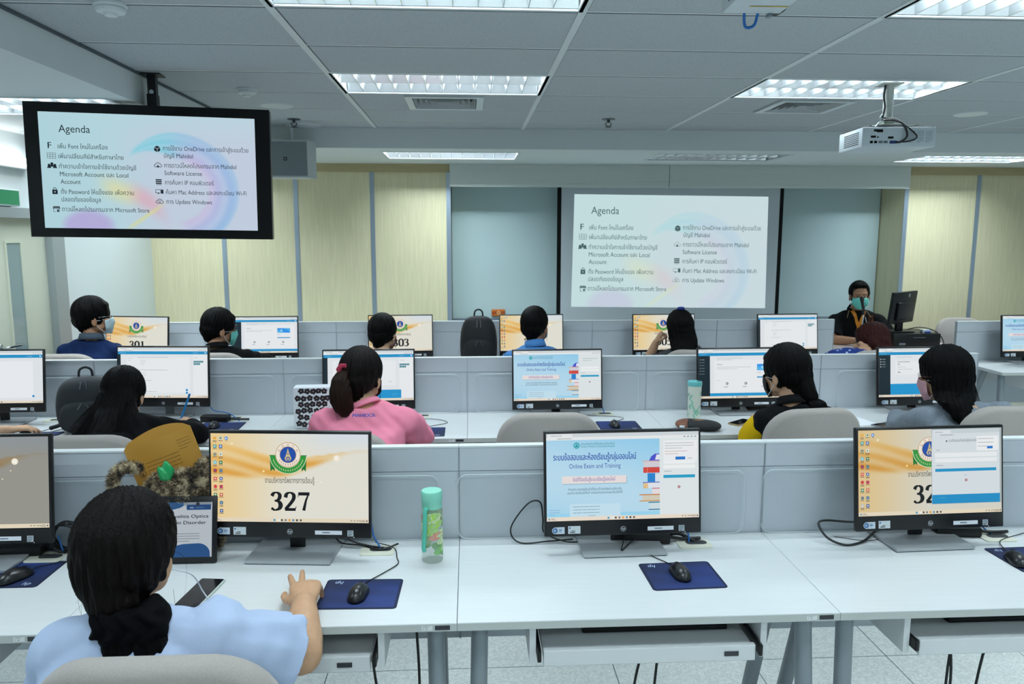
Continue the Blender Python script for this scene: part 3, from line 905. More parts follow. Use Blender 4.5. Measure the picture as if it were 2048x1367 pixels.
def scr_exam(p):
    p.grad(lambda u, v: lerp(hx('8fd0f4'), hx('bfe3f6'), 0.5 + 0.5 * math.sin(3 * v + 1.5 * u)), 12, 12)
    p.rect(0, 0.045, 0.74, 0.085, '9fdcf7', 1)
    p.rect(0.74, 0.045, 1, 0.925, 'e6eef0', 1)
    browser(p); taskbar(p, 'f2e4d2')
    p.disc(0.197, 0.862, 0.021, '3bb3b6', 2, 24); p.disc(0.197, 0.862, 0.013, '8fd0f4', 3, 20); p.poly([(0.186, 0.845), (0.208, 0.845), (0.197, 0.885)], '2b9a9e', 4)
    p.text('คณะแพทยศาสตร์โรงพยาบาลรามาธิบดี', 0.225, 0.866, 0.04, '1f8d92', 3, width=0.22)
    p.text('Faculty of Medicine Ramathibodi Hospital', 0.225, 0.838, 0.034, '1f8d92', 3, width=0.22)
    p.text('ระบบข้อสอบและห้องเรียนรู้กลุ่มออนไลน์', 0.315, 0.695, 0.10, '1443a8', 3, 'c', width=0.54)
    p.text('ระบบข้อสอบและห้องเรียนรู้กลุ่มออนไลน์', 0.3162, 0.6965, 0.10, '1443a8', 4, 'c', width=0.54)
    p.text('Online Exam and Training', 0.315, 0.60, 0.075, '3a4cab', 3, 'c', width=0.335)
    p.rect(0.105, 0.415, 0.525, 0.50, '9cc3d8', 2); p.rect(0.10, 0.425, 0.52, 0.51, 'f0e6e4', 3)
    p.text('ยินดีต้อนรับสู่ระบบเรียนรู้ออนไลน์', 0.31, 0.452, 0.062, '6a3fae', 4, 'c', width=0.275)
    p.text('ท่านสามารถลงชื่อเข้าใช้งานด้วยรหัสผ่านเดียวกับ', 0.315, 0.345, 0.04, '33566b', 3, 'c', width=0.35)
    p.text('และสามารถเรียนได้ทันที จากนั้นสามารถทดสอบเก็บสถิติได้', 0.315, 0.305, 0.04, '33566b', 3, 'c', width=0.36)
    p.rect(0.15, 0.045, 0.48, 0.19, 'cbe9f8', 2)
    for k in range(3): lines(p, 0.17, 0.155 - k * 0.035, 0.29, 1, '7fa5b8', seed=k)
    lines(p, 0.27, 0.05, 0.08, 1, '7fa5b8', seed=9); lines(p, 0.015, 0.12, 0.07, 3, '7fb0dc', gap=0.026, seed=5)
    # pile of books
    for (x, y, w, h, c, pg) in ((0.665, 0.10, 0.075, 0.012, '2b7fa8', None), (0.672, 0.112, 0.068, 0.07, 'd6e6ea', None), (0.665, 0.182, 0.075, 0.012, '2b7fa8', None),
                          (0.605, 0.20, 0.135, 0.012, 'd99a4a', None), (0.625, 0.212, 0.115, 0.06, 'd9d2bf', None), (0.605, 0.272, 0.135, 0.012, 'd2864a', None),
                          (0.69, 0.285, 0.05, 0.062, 'efe4e6', None), (0.69, 0.345, 0.05, 0.01, 'c04a6a', None),
                          (0.635, 0.355, 0.105, 0.062, 'e8ecf2', None), (0.63, 0.41, 0.11, 0.014, '3a46b8', None), (0.632, 0.352, 0.03, 0.06, 'e8b23c', None),
                          (0.66, 0.425, 0.05, 0.10, '1f86d6', None), (0.71, 0.43, 0.03, 0.085, 'dfeaf2', None),
                          (0.632, 0.53, 0.108, 0.065, 'd84438', None), (0.655, 0.53, 0.006, 0.065, 'f08a70', None),
                          (0.635, 0.60, 0.105, 0.062, 'd9d5dc', None), (0.63, 0.655, 0.11, 0.014, 'e0a49a', None), (0.635, 0.668, 0.0, 0.0, 'ffffff', None)):
        if w: p.rect(x, y, x + w, y + h, c, 4)
    p.poly([(0.67, 0.67), (0.74, 0.67), (0.74, 0.75), (0.71, 0.75), (0.685, 0.72)], '4b52d0', 4); p.poly([(0.71, 0.68), (0.74, 0.68), (0.74, 0.74), (0.72, 0.74)], 'eef0fa', 5)
    lines(p, 0.79, 0.83, 0.17, 2, '8a9296', gap=0.04, seed=2)
    p.rect(0.765, 0.63, 0.975, 0.67, 'f7fafa', 2); p.rect(0.765, 0.575, 0.975, 0.615, 'f7fafa', 2); lines(p, 0.77, 0.54, 0.08, 1, '8a9296', seed=4)
    p.rect(0.765, 0.465, 0.975, 0.50, '1fa3cf', 2); p.disc(0.868, 0.36, 0.009, 'a23b52', 2, 16); p.disc(0.868, 0.36, 0.004, 'f0dfe2', 3, 10)

def popup(p):
    p.rect(0.765, 0.655, 0.99, 0.90, 'f4f6f8', 5); lines(p, 0.775, 0.865, 0.19, 3, 'aab2b6', seed=3, layer=6, hh=0.007); lines(p, 0.775, 0.77, 0.15, 2, 'd0a9a9', seed=6, layer=6, hh=0.007)
    p.rect(0.845, 0.675, 0.91, 0.71, '2378cf', 6); lines(p, 0.925, 0.687, 0.05, 1, '8a9296', seed=8, layer=6)

def portal(p, side=0.0, foot=0.0, foot_x1=1.0):
    p.rect(0, 0, 1, 1, 'e9eef2', 0); browser(p)
    p.rect(0, 0.865, 1, 0.925, '1d97cf', 2); lines(p, 0.02, 0.89, 0.12, 1, '8fd0ee', layer=3); lines(p, 0.84, 0.89, 0.09, 1, 'a9dcf2', layer=3); p.disc(0.977, 0.895, 0.008, 'e6f2f8', 3, 14)
    if side: p.rect(0, 0.045, side, 0.865, '13252e', 3)
    if foot: p.rect(side, 0.045, foot_x1, 0.045 + foot, '1c9ad6', 3)
    taskbar(p, 'f0e4d0')
def tiles10(p, x=0.845, y=0.70):
    for q in range(10):
        a, b = q % 6, q // 6
        p.rect(x + a * 0.0185, y - b * 0.045, x + a * 0.0185 + 0.0155, y - b * 0.045 + 0.036, '197f8d', 5)
def scr_quiz(p, side=0.03, foot=0.0):
    portal(p, side, foot, 0.86 if foot else 1)
    p.rect(0.10, 0.10 if not foot else 0.3, 0.80, 0.80, 'f1f5f8', 2)
    p.rect(0.84, 0.06, 0.99, 0.855, 'f1f5f8', 2); tiles10(p); lines(p, 0.85, 0.80, 0.08, 1, '9aa4aa', seed=5)
    if not foot:
        for k, (y, w) in enumerate(((0.80, 0.56), (0.55, 0.55), (0.34, 0.25), (0.12, 0.34))):
            lines(p, 0.22, y, w, 1, '9aa4aa', seed=k); lines(p, 0.25, y - 0.06, 0.06, 3, 'a9b2b8', gap=0.04, seed=k + 9) if k < 2 else None
            lines(p, 0.11, y - 0.02, 0.05, 2, 'b2bbc0', gap=0.04, seed=k + 4) if k < 1 else None
        for y in (0.155, 0.1): p.disc(0.765, y, 0.013, '1d97cf', 4, 16)
    else:
        lines(p, 0.14, 0.74, 0.05, 5, 'b2bbc0', gap=0.05, seed=3); lines(p, 0.55, 0.68, 0.2, 1, 'b2bbc0'); lines(p, 0.72, 0.37, 0.06, 1, '788')
        lines(p, 0.14, 0.14, 0.2, 1, '63bfe6', layer=4); lines(p, 0.76, 0.13, 0.07, 2, '63bfe6', layer=4)
def scr_course(p, side=0.135):
    portal(p, side, 0.06)
    p.rect(side + 0.05, 0.13, 0.96, 0.78, 'f2f5f8', 2)
    lines(p, side + 0.08, 0.815, 0.30, 2, 'a3adb3', gap=0.035, seed=2); lines(p, side + 0.08, 0.68, 0.11, 1, '8d979d', seed=4, hh=0.014); lines(p, side + 0.08, 0.63, 0.40, 2, 'a8b1b7', gap=0.035, seed=6); lines(p, side + 0.08, 0.36, 0.05, 1, 'a8b1b7')
    p.grad(lambda u, v: lerp(hx('1f8ff0'), hx('5fc0f4'), 0.5 + 0.5 * math.sin(5 * u + 4 * v)), 8, 5, 0.69, 0.56, 0.89, 0.69, 3)
    p.disc(0.755, 0.625, 0.018, '9fdcfb', 4, 14); p.rect(0.69, 0.41, 0.89, 0.435, '1d97cf', 3); lines(p, 0.69, 0.51, 0.08, 1, '7f8a90')
    for k in range(3):
        x = side + 0.20 + k * 0.222
        p.disc(x, 0.30, 0.016, '59656c', 3, 18, r0=0.010); p.disc(x + 0.004, 0.30, 0.007, '8b959b', 4, 12); lines(p, x - 0.035, 0.225, 0.075, 1, '6d787e', seed=k, hh=0.014)
    for k in range(6): lines(p, 0.035, 0.785 - k * 0.058, 0.06, 1, '9fb2ba' if k else 'dfe8ec', seed=k, layer=4); p.disc(0.02, 0.79 - k * 0.058, 0.004, 'c9d6dc', 4, 8)
def scr_login_course(p):
    portal(p, 0.14, 0.225)
    lines(p, 0.22, 0.815, 0.30, 1, 'a3adb3', seed=2); lines(p, 0.23, 0.715, 0.24, 1, '7f8a90', seed=3, hh=0.014); lines(p, 0.23, 0.665, 0.04, 1, '46525a', hh=0.018)
    lines(p, 0.23, 0.61, 0.15, 1, 'a8b1b7'); lines(p, 0.23, 0.565, 0.3, 1, 'a8b1b7', seed=8); lines(p, 0.23, 0.50, 0.055, 1, '46525a', hh=0.018); p.rect(0.2, 0.46, 0.93, 0.74, 'f1f4f7', 2)
    for k in range(4): lines(p, 0.04, 0.775 - k * 0.052, 0.07, 1, 'dfe8ec' if k < 3 else '9fb2ba', seed=k, layer=4); p.disc(0.022, 0.78 - k * 0.052, 0.006, 'eef4f7', 4, 8)
def scr_popup_left(p):
    portal(p, 0.0); p.rect(0, 0.10, 0.9, 0.80, 'f3f6fa', 2)
    p.rect(0.1, 0.33, 0.42, 0.86, 'c3ccd4', 5); p.rect(0.09, 0.34, 0.41, 0.865, 'f7f9fb', 6); lines(p, 0.12, 0.80, 0.26, 2, '9aa4aa', gap=0.05, layer=7)
    for k in range(3): lines(p, 0.12, 0.50 - k * 0.045, 0.26, 1, 'a8b1b7', seed=k, layer=7)
    p.disc(0.9, 0.13, 0.013, '1d97cf', 4, 16); lines(p, 0.2, 0.23, 0.4, 1, 'b2bbc0')
def scr_split(p):
    wallpaper(p, '329', 0.06)
    p.rect(0.505, 0.115, 0.995, 1.0, 'a9b8bc', 12); p.rect(0.508, 0.12, 0.985, 0.99, 'dde6ea', 13)
    p.rect(0.508, 0.945, 0.985, 0.985, 'cdd8dd', 14); p.rect(0.515, 0.945, 0.64, 0.98, 'e6ecef', 15); lines(p, 0.53, 0.957, 0.09, 1, '87949b', layer=16); lines(p, 0.565, 0.922, 0.16, 1, '87949b', layer=16)
    p.rect(0.605, 0.845, 0.615, 0.862, '44525a', 16); p.text('ระบบข้อสอบและห้องเรียนรู้กลุ่มออนไลน์', 0.625, 0.845, 0.045, '5a666c', 16, width=0.20)
    p.rect(0.53, 0.665, 0.965, 0.715, 'f1f5f7', 15); p.rect(0.53, 0.605, 0.965, 0.65, 'f1f5f7', 15); lines(p, 0.54, 0.745, 0.035, 1, '87949b', layer=16); lines(p, 0.54, 0.565, 0.075, 1, '87949b', layer=16)
    p.rect(0.53, 0.495, 0.96, 0.53, '1c97cc', 15); lines(p, 0.735, 0.445, 0.03, 1, '87bcd0', layer=16); p.disc(0.747, 0.39, 0.009, 'a23b52', 15, 16); p.disc(0.747, 0.39, 0.004, 'f0dfe2', 16, 10)
    p.rect(0.508, 0.12, 0.985, 0.225, '1a92cc', 15); lines(p, 0.56, 0.185, 0.07, 1, '58b6e0', layer=16)
    p.rect(0.82, 0.735, 0.975, 0.905, 'f5f7f8', 17); lines(p, 0.83, 0.87, 0.11, 3, '9aa4aa', gap=0.045, layer=18); p.rect(0.895, 0.755, 0.935, 0.785, '2378cf', 18)

SCREENS = {'dimmed': lambda p: wallpaper(p, '325', 0.34), 'exam': scr_exam, 'exam_popup': lambda p: (scr_exam(p), popup(p)), 'quiz': scr_quiz, 'quiz_foot': lambda p: scr_quiz(p, 0.045, 0.17),  # dimmed: off-axis darkening of the screen put into the wallpaper colours
           'course': scr_course, 'login': scr_login_course, 'left': scr_popup_left, 'split': scr_split}

CHASSIS = mat('monitor_black', '0b0c0f', 0.35, spec=0.4)
SILVER = mat('stand_silver', 'b2b7ba', 0.30, metal=0.35)
def monitor(name_label, x, y, z, yaw, tilt, content, group, power=True):
    """all-in-one computer: centre of the screen body at (x, y, z)"""
    t = thing('desktop_computer', name_label, 'computer', (x, y, DESK_H), yaw, group)
    W_, H_ = 0.54, 0.357
    zc = z - DESK_H
    M = Matrix.Translation((0, 0, zc)) @ Matrix.Rotation(-tilt, 4, 'X')
    R3 = np.array(M.to_3x3()); T3 = np.array(M.translation)
    b = MB(); b.rbox((0, 0.010, 0), (W_, 0.020, H_), 0.004); b.rbox((0, 0.034, -0.03), (0.40, 0.034, 0.25), 0.014)
    for i in range(len(b.v)): b.v[i] = b.v[i] @ R3.T + T3
    ch = b.build('casing', CHASSIS, t, auto=35)
    p = Pic(0.524, 0.2945)
    SCREENS[content](p) if content in SCREENS else wallpaper(p, content)
    p.build('screen', GLOW, t, M @ Matrix.Translation((0, -0.0006, 0)), (-0.262, -0.1255))
    def chip(nm, x0, z0, w, h, fn):
        q = Pic(w, h); fn(q); q.build(nm, PRINT, ch, M @ Matrix.Translation((0, -0.0004, 0)), (x0, z0))
    def st1(q):
        q.rect(0.18, 0, 1, 1, 'cfdbe6', 0); q.disc(0.25, 0.5, 0.24, 'cfdbe6', 0, 24); q.disc(0.25, 0.5, 0.19, '1f5f9e', 1, 24); q.disc(0.25, 0.5, 0.10, 'cfe2f0', 2, 18); q.disc(0.27, 0.5, 0.05, '1f5f9e', 3, 12)
        lines(q, 0.55, 0.62, 0.38, 1, '7fa6c8', hh=0.12); lines(q, 0.55, 0.42, 0.4, 1, '3f6f9e', hh=0.14); lines(q, 0.55, 0.2, 0.34, 1, '9fb6c8', hh=0.1)
    chip('ring_sticker', -0.245, -0.169, 0.043, 0.023, st1)
    def st2(q):
        q.rect(0, 0, 1, 1, 'd3dade', 0); q.rect(0.08, 0.66, 0.2, 0.86, '2f5fa0', 1); lines(q, 0.3, 0.32, 0.45, 1, '3b4248', hh=0.1, seed=3); lines(q, 0.15, 0.12, 0.7, 1, '2b3036', hh=0.13)
    chip('asset_sticker', -0.190, -0.1695, 0.042, 0.026, st2)
    def st3(q): q.rect(0, 0, 1, 1, 'e8ecf2', 0); lines(q, 0.27, 0.36, 0.47, 1, '6a6e80', hh=0.3, seed=5)
    chip('address_sticker', 0.083, -0.166, 0.090, 0.0135, st3)
    def st4(q):
        q.rect(0, 0, 1, 1, 'b9c2c8', 0)
        q.rect(0.12, 0.5, 0.88, 0.9, '8d98a0', 1); lines(q, 0.12, 0.26, 0.7, 2, '4a545c', gap=0.18, hh=0.12)
    chip('processor_sticker', 0.191, -0.171, 0.020, 0.020, st4)
    def lg(q):
        q.disc(0.5, 0.5, 0.5, 'c9d0d6', 0, 30); q.disc(0.5, 0.5, 0.44, '1a1c20', 1, 30); q.text('hp', 0.5, 0.32, 0.72, 'd5dbe0', 2, 'c', slant=0.22)
    chip('round_logo', -0.010, -0.1665, 0.018, 0.018, lg)
    q = Pic(0.002, 0.002); q.rect(0, 0, 1, 1, 'e8f0ff', 0); q.build('power_light', glow('power_led', 'dfeaff', 1.2), ch, M @ Matrix.Translation((0, -0.0004, 0)), (0.212, -0.175))
    # stand: thin plate with a short neck
    n = MB(); n.rbox((0.0, 0.062, 0.05), (0.052, 0.012, 0.10), 0.003); n.rbox((0, 0.055, 0.11), (0.06, 0.03, 0.05), 0.004)
    n.build('stand_neck', BLACK_PLASTIC, t, auto=35)
    n = MB(); n.rbox((0, 0.035, 0.0075), (0.285, 0.19, 0.011), 0.002)
    st = n.build('stand_base', SILVER, t, auto=35)
    MB().rbox((0, 0.035, 0.001), (0.281, 0.186, 0.002), 0.0008).build('rubber_foot', DEEP_BLACK, st)
    return t
G1, G2, G3 = 'computers of the nearest row', 'computers of the second row', 'computers of the farthest row'
monitor('desktop computer cut by the left edge, plain orange wallpaper, nearest row', -1.620, 2.45, 0.999, 0.0, 0.12, 'dimmed', G1)
monitor('desktop computer showing the large number 327', -0.597, 2.468, 0.993, -0.085, 0.09, '327', G1)
monitor('nearest computer showing a blue Online Exam and Training page', 0.517, 2.469, 0.981, 0.026, 0.126, 'exam_popup', G1)
monitor('nearest-row computer at the right with a login window over orange wallpaper', 1.589, 2.462, 0.981, 0.038, 0.13, 'split', G1)
monitor('second-row computer cut by the left edge with a pale pop-up window', -2.672, 4.38, 0.992, 0.0, 0.12, 'left', G2)
monitor('second-row computer in front of the woman with very long hair', -1.793, 4.50, 0.988, -0.06, 0.1, 'quiz', G2)
monitor('second-row computer in front of the woman in pink', -0.595, 4.466, 0.965, 0.031, 0.129, 'quiz_foot', G2)
monitor('second-row computer showing the blue exam page behind the empty chair', 0.520, 4.43, 0.963, 0.034, 0.12, 'exam', G2)
monitor('second-row computer behind the leaf-patterned tumbler', 1.630, 4.434, 0.964, 0.03, 0.125, 'course', G2)
monitor('second-row computer partly hidden by the woman in the grey top', 2.740, 4.43, 0.962, 0.031, 0.12, 'login', G2)
monitor('far computer showing number 301', -2.699, 6.3, 0.976, -0.16, 0.12, '301', G3)
monitor('far computer in front of the man in black with glasses', -1.690, 6.36, 0.965, 0.02, 0.12, 'course', G3)
monitor('far computer showing the number 303 half hidden by a dark head', -0.578, 6.4, 0.967, 0.05, 0.124, '303', G3)
monitor('far computer beside the black rucksack behind the man in the blue shirt', 0.520, 6.33, 0.973, 0.05, 0.12, '304', G3)
monitor('far computer showing number 305', 1.647, 6.337, 0.971, 0.034, 0.12, '305', G3)
monitor('far computer with a white quiz page at the right end of the row', 2.739, 6.375, 0.963, 0.039, 0.13, 'quiz', G3)
monitor('computer on the separate desk cut by the right edge', 4.726, 6.1, 0.973, 0.0, 0.12, 'exam', 'computers beyond the aisle')
# ------------------------------------------------------------ mouse pads, mice, keyboards
PADM = paint_mat('mouse_pad_print', 0.75)
MOUSE = mat('mouse_black', '111216', 0.3, spec=0.5)
CABLE = mat('black_cable', '0d0e10', 0.45)
BLUE_CABLE = mat('blue_network_cable', '1668b4', 0.4)
def mouse_pad(x, y, rz, label, z=DESK_H):
    t = thing('mouse_pad', label, 'mouse pad', (x, y, z), rz, 'dark blue mouse pads')
    b = MB(); b.prism(rrect(0.235, 0.19, 0.012), 0, 0.0022, 'xy')
    b.build('foam_base', mat('pad_navy', '0d1a3c', 0.85), t)
    p = Pic(0.233, 0.188)
    fn = lambda u, v: lerp(hx('16306e'), hx('0b1735'), 0.55 * u + 0.6 * (1 - v) - 0.25 + 0.12 * math.sin(14 * v + 5 * u))
    p.grad(fn, 20, 14, 0.03, 0.03, 0.97, 0.97)
    for k in range(14):
        y0 = 0.08 + k * 0.045
        p.stroke([(0.04 + 0.012 * k, y0), (0.25, y0 + 0.10), (0.55, y0 + 0.02), (0.95, y0 + 0.10)], 0.0004, '1f3d86', 1)
    p.text('hp', 0.78, 0.08, 0.14, 'b8c8e4', 2, slant=0.25)
    p.build('printed_top', PADM, t, Matrix.Translation((-0.1165, -0.094, 0.0023)) @ Matrix.Rotation(-math.pi / 2, 4, 'X'))
    return t
def mouse(x, y, rz, label, cable=None, z=DESK_H + 0.0026, drop=0.0):
    t = thing('computer_mouse', label, 'mouse', (x, y, z), rz, 'black computer mice')
    b = MB()
    V, F = ellipsoid((0, 0, 0), (0.031, 0.056, 0.036), None, 28, 16)
    V[:, 2] = np.where(V[:, 2] < 0, 0, V[:, 2]); V[:, 0] *= 1 - 0.10 * np.cos(V[:, 1] / 0.056 * 3.1)
    V[:, 2] *= 1 - 0.18 * (V[:, 1] / 0.056)
    b.add(V, F); b.build('shell', MOUSE, t, smooth=True)
    b = MB(); b.tube([(0, 0.012, 0.0365), (0, 0.03, 0.0312), (0, 0.048, 0.0215)], 0.0008, 6); b.build('button_seam', DEEP_BLACK, t)
    MB().lathe([(0.001, -0.004), (0.008, -0.004), (0.009, 0), (0.008, 0.004), (0.001, 0.004)], c=(0, 0.028, 0.0215), n=16, R=rot(y=math.pi / 2)).build('scroll_wheel', BLACK_PLASTIC, t, auto=40)
    if cable is not None:
        R = rot(-rz)
        pts = [(0, 0.05, 0.010)] + [tuple(R @ (np.array(q) - (x, y, z))) for q in cable]
        MB().curve(pts, 0.0017, 6).build('cord', CABLE, t, smooth=True)
    return t
mouse_pad(-1.45, 2.382, 0.0, 'dark blue mouse pad at the left edge of the nearest row')
mouse_pad(-0.332, 2.191, math.pi - 0.03, 'dark blue mouse pad in front of the 327 computer')
mouse_pad(0.668, 2.262, math.pi + 0.035, 'dark blue mouse pad on the empty desk of the nearest row')
mouse_pad(1.885, 2.322, math.pi + 0.03, 'dark blue mouse pad cut by the right edge')
mouse_pad(-2.33, 4.10, 0.0, 'dark blue mouse pad under the hand at the left edge')
mouse_pad(-1.40, 4.265, 0.02, 'dark blue mouse pad of the woman with very long hair')
mouse_pad(-0.255, 4.088, 0.0, 'dark blue mouse pad to the right of the woman in pink')
mouse_pad(0.84, 4.18, 0.0, 'dark blue mouse pad to the right of the empty chair')
mouse(-1.425, 2.345, -0.5, 'black mouse at the left edge of the nearest row', [(-1.38, 2.44, 0.746), (-1.25, 2.50, 0.744), (-1.16, 2.545, 0.744)])
mouse(-0.337, 2.175, -0.12, 'black mouse to the right of the front woman\'s hand', [(-0.318, 2.27, 0.744), (-0.275, 2.33, 0.744), (-0.240, 2.39, 0.744), (-0.247, 2.44, 0.744), (-0.265, 2.52, 0.7445), (-0.33, 2.535, 0.76)])
mouse(0.662, 2.262, 0.10, 'black mouse on the empty desk of the nearest row', [(0.645, 2.35, 0.744), (0.60, 2.42, 0.744), (0.585, 2.47, 0.745), (0.56, 2.56, 0.744)])
mouse(1.80, 2.30, -0.25, 'black mouse cut by the right edge', [(1.83, 2.40, 0.746), (1.87, 2.47, 0.745), (2.0, 2.53, 0.745)])
mouse(-2.365, 4.10, -0.2, 'black mouse under the hand at the left edge', [(-2.34, 4.2, 0.744), (-2.3, 4.4, 0.744)])
mouse(-1.432, 4.25, 0.1, 'black mouse in front of the second-row woman with very long hair', [(-1.44, 4.33, 0.744), (-1.50, 4.38, 0.744), (-1.49, 4.46, 0.744)])
mouse(-0.250, 4.115, 0.05, 'black mouse next to the right elbow of the woman in pink', [(-0.235, 4.2, 0.744), (-0.13, 4.28, 0.744), (-0.19, 4.36, 0.744), (-0.28, 4.35, 0.75), (-0.30, 4.28, 0.744)])
mouse(0.815, 4.16, 0.0, 'black mouse to the right of the empty chair', [(0.83, 4.25, 0.744), (0.90, 4.33, 0.744), (0.86, 4.35, 0.75), (0.70, 4.42, 0.744)])

def keyboard(x, y, label):
    t = thing('keyboard', label, 'keyboard', (x, y, 0.635), 0, 'black keyboards on the trays')
    MB().rbox((0, 0, 0.008), (0.44, 0.13, 0.016), 0.004).build('case', BLACK_PLASTIC, t, auto=35)
    k = MB()
    for r in range(5):
        for c in range(21): k.box((-0.205 + c * 0.0205, -0.045 + r * 0.0215, 0.018), (0.017, 0.018, 0.005))
    tag(k.build('keycaps', MOUSE, t), kind='stuff')
    return t
kb = keyboard(-0.66, 2.14, 'black keyboard on the tray under the 327 computer')
dup(kb, (0.55, 2.18, 0.635), None, 'black keyboard on the tray of the empty nearest desk')
dup(kb, (1.68, 2.18, 0.635), None, 'black keyboard on the tray at the right end of the nearest row')

# ------------------------------------------------------------ cables, power bricks
def cable(label, pts, r=0.003, m=None, group='black cables', name='cable', k=6):
    b = MB(); b.curve(pts, r, 7, k=k)
    return tag(b.build(name, m or CABLE, smooth=True), label, 'cable', group)
def brick(x, y, rz, label, z=DESK_H):
    t = thing('power_adapter', label, 'power adapter', (x, y, z), rz, 'black power bricks behind the computers')
    MB().rbox((0, 0, 0.018), (0.16, 0.065, 0.035), 0.006).build('brick', BLACK_PLASTIC, t, auto=35)
    b = MB(); b.curve([(0.08, 0, 0.016), (0.12, -0.005, 0.013), (0.16, 0.0, 0.012), (0.19, 0.01, 0.010)], 0.006, 8); b.build('plug_cord', CABLE, t, smooth=True)
    return t
brick(0.62, 2.545, -0.1, 'black power brick behind the nearest exam-page computer')
brick(1.75, 2.545, -0.1, 'black power brick behind the computer with the login window')
brick(-1.52, 2.545, 0.05, 'black power brick behind the computer at the left edge')
brick(-1.47, 4.40, -0.05, 'black power brick in front of the panel beside the long-haired woman')
brick(1.78, 4.50, 0.0, 'black power brick behind the computer with the leaf tumbler')
cable('black cable looping against the panel to the left of the nearest exam-page computer', [(0.36, 2.56, 0.745), (0.27, 2.535, 0.75), (0.17, 2.54, 0.745), (0.14, 2.56, 0.79), (0.20, 2.58, 0.87), (0.245, 2.585, 0.875), (0.255, 2.575, 0.82), (0.26, 2.56, 0.77), (0.33, 2.53, 0.75), (0.38, 2.53, 0.747)], 0.0028)
cable('thick black cable looping to the left of the computer with the login window', [(1.42, 2.53, 0.80), (1.35, 2.545, 0.795), (1.27, 2.55, 0.80), (1.235, 2.53, 0.795), (1.25, 2.49, 0.76), (1.30, 2.46, 0.745), (1.37, 2.48, 0.746), (1.43, 2.53, 0.75), (1.47, 2.56, 0.76)], 0.0042)
cable('blue network cable at the port behind the nearest exam-page computer', [(0.755, 2.56, 0.80), (0.765, 2.53, 0.77), (0.765, 2.515, 0.742)], 0.003, BLUE_CABLE, 'blue network cables')
cable('blue network cable at the port to the right of the 327 computer', [(-0.345, 2.56, 0.82), (-0.335, 2.54, 0.78), (-0.31, 2.52, 0.744)], 0.003, BLUE_CABLE, 'blue network cables')
cable('blue network cable beside the bundle at the left edge', [(-1.40, 2.555, 0.80), (-1.385, 2.545, 0.76), (-1.37, 2.53, 0.742)], 0.003, BLUE_CABLE, 'blue network cables')
cable('blue network cable behind the login-window computer', [(1.84, 2.57, 0.79), (1.86, 2.55, 0.76), (1.875, 2.525, 0.742)], 0.003, BLUE_CABLE, 'blue network cables')
cable('blue network cable running over the power brick by the long-haired woman', [(-1.53, 4.50, 0.80), (-1.49, 4.45, 0.79), (-1.40, 4.42, 0.781), (-1.33, 4.38, 0.745)], 0.003, BLUE_CABLE, 'blue network cables')
cable('blue network cable behind the computer in front of the woman in pink', [(-0.36, 4.50, 0.82), (-0.34, 4.47, 0.76), (-0.30, 4.43, 0.742)], 0.003, BLUE_CABLE, 'blue network cables')
cable('blue network cable to the right of the second-row exam-page computer', [(0.79, 4.52, 0.80), (0.805, 4.49, 0.77), (0.81, 4.46, 0.742)], 0.003, BLUE_CABLE, 'blue network cables')
cable('upper black cord leaving the back of the 327 computer', [(-0.44, 2.56, 0.80), (-0.42, 2.54, 0.77), (-0.36, 2.53, 0.752), (-0.30, 2.52, 0.7455)], 0.0032)
cable('lower black cord lying behind the base of the 327 computer', [(-0.48, 2.57, 0.79), (-0.45, 2.55, 0.755), (-0.38, 2.545, 0.746), (-0.31, 2.50, 0.747), (-0.25, 2.525, 0.757)], 0.0032)
cable('thin black cord crossing the base of the nearest exam-page computer', [(0.545, 2.53, 0.80), (0.53, 2.50, 0.765), (0.515, 2.455, 0.757), (0.51, 2.43, 0.757), (0.55, 2.49, 0.757), (0.60, 2.54, 0.765)], 0.002)
cable('short black plug cord entering the port beside the nearest exam-page computer', [(0.70, 2.55, 0.76), (0.74, 2.54, 0.764), (0.79, 2.515, 0.743)], 0.006)
cable('thin grey cord on the desk behind the computer with the login window', [(1.30, 2.54, 0.742), (1.40, 2.50, 0.742), (1.5, 2.53, 0.742)], 0.0012)
t = tag(MB().curve([(-1.372 + 0.05 * math.cos(a * 1.0) * (1 - 0.04 * (a % 3)) , 2.552 + 0.02 * math.sin(a * 2.3), 0.795 + 0.048 * math.sin(a)) for a in np.arange(0, 44, 0.8)], 0.0042, 6, k=3).build('cable_bundle', CABLE, smooth=True), 'coiled bundle of black cable beside the computer at the left edge', 'cable bundle')
cable('black cable rising from the coiled bundle behind the front woman\'s head', [(-1.33, 2.56, 0.78), (-1.26, 2.575, 0.80), (-1.17, 2.585, 0.845), (-1.12, 2.585, 0.84), (-1.08, 2.58, 0.78)], 0.003)
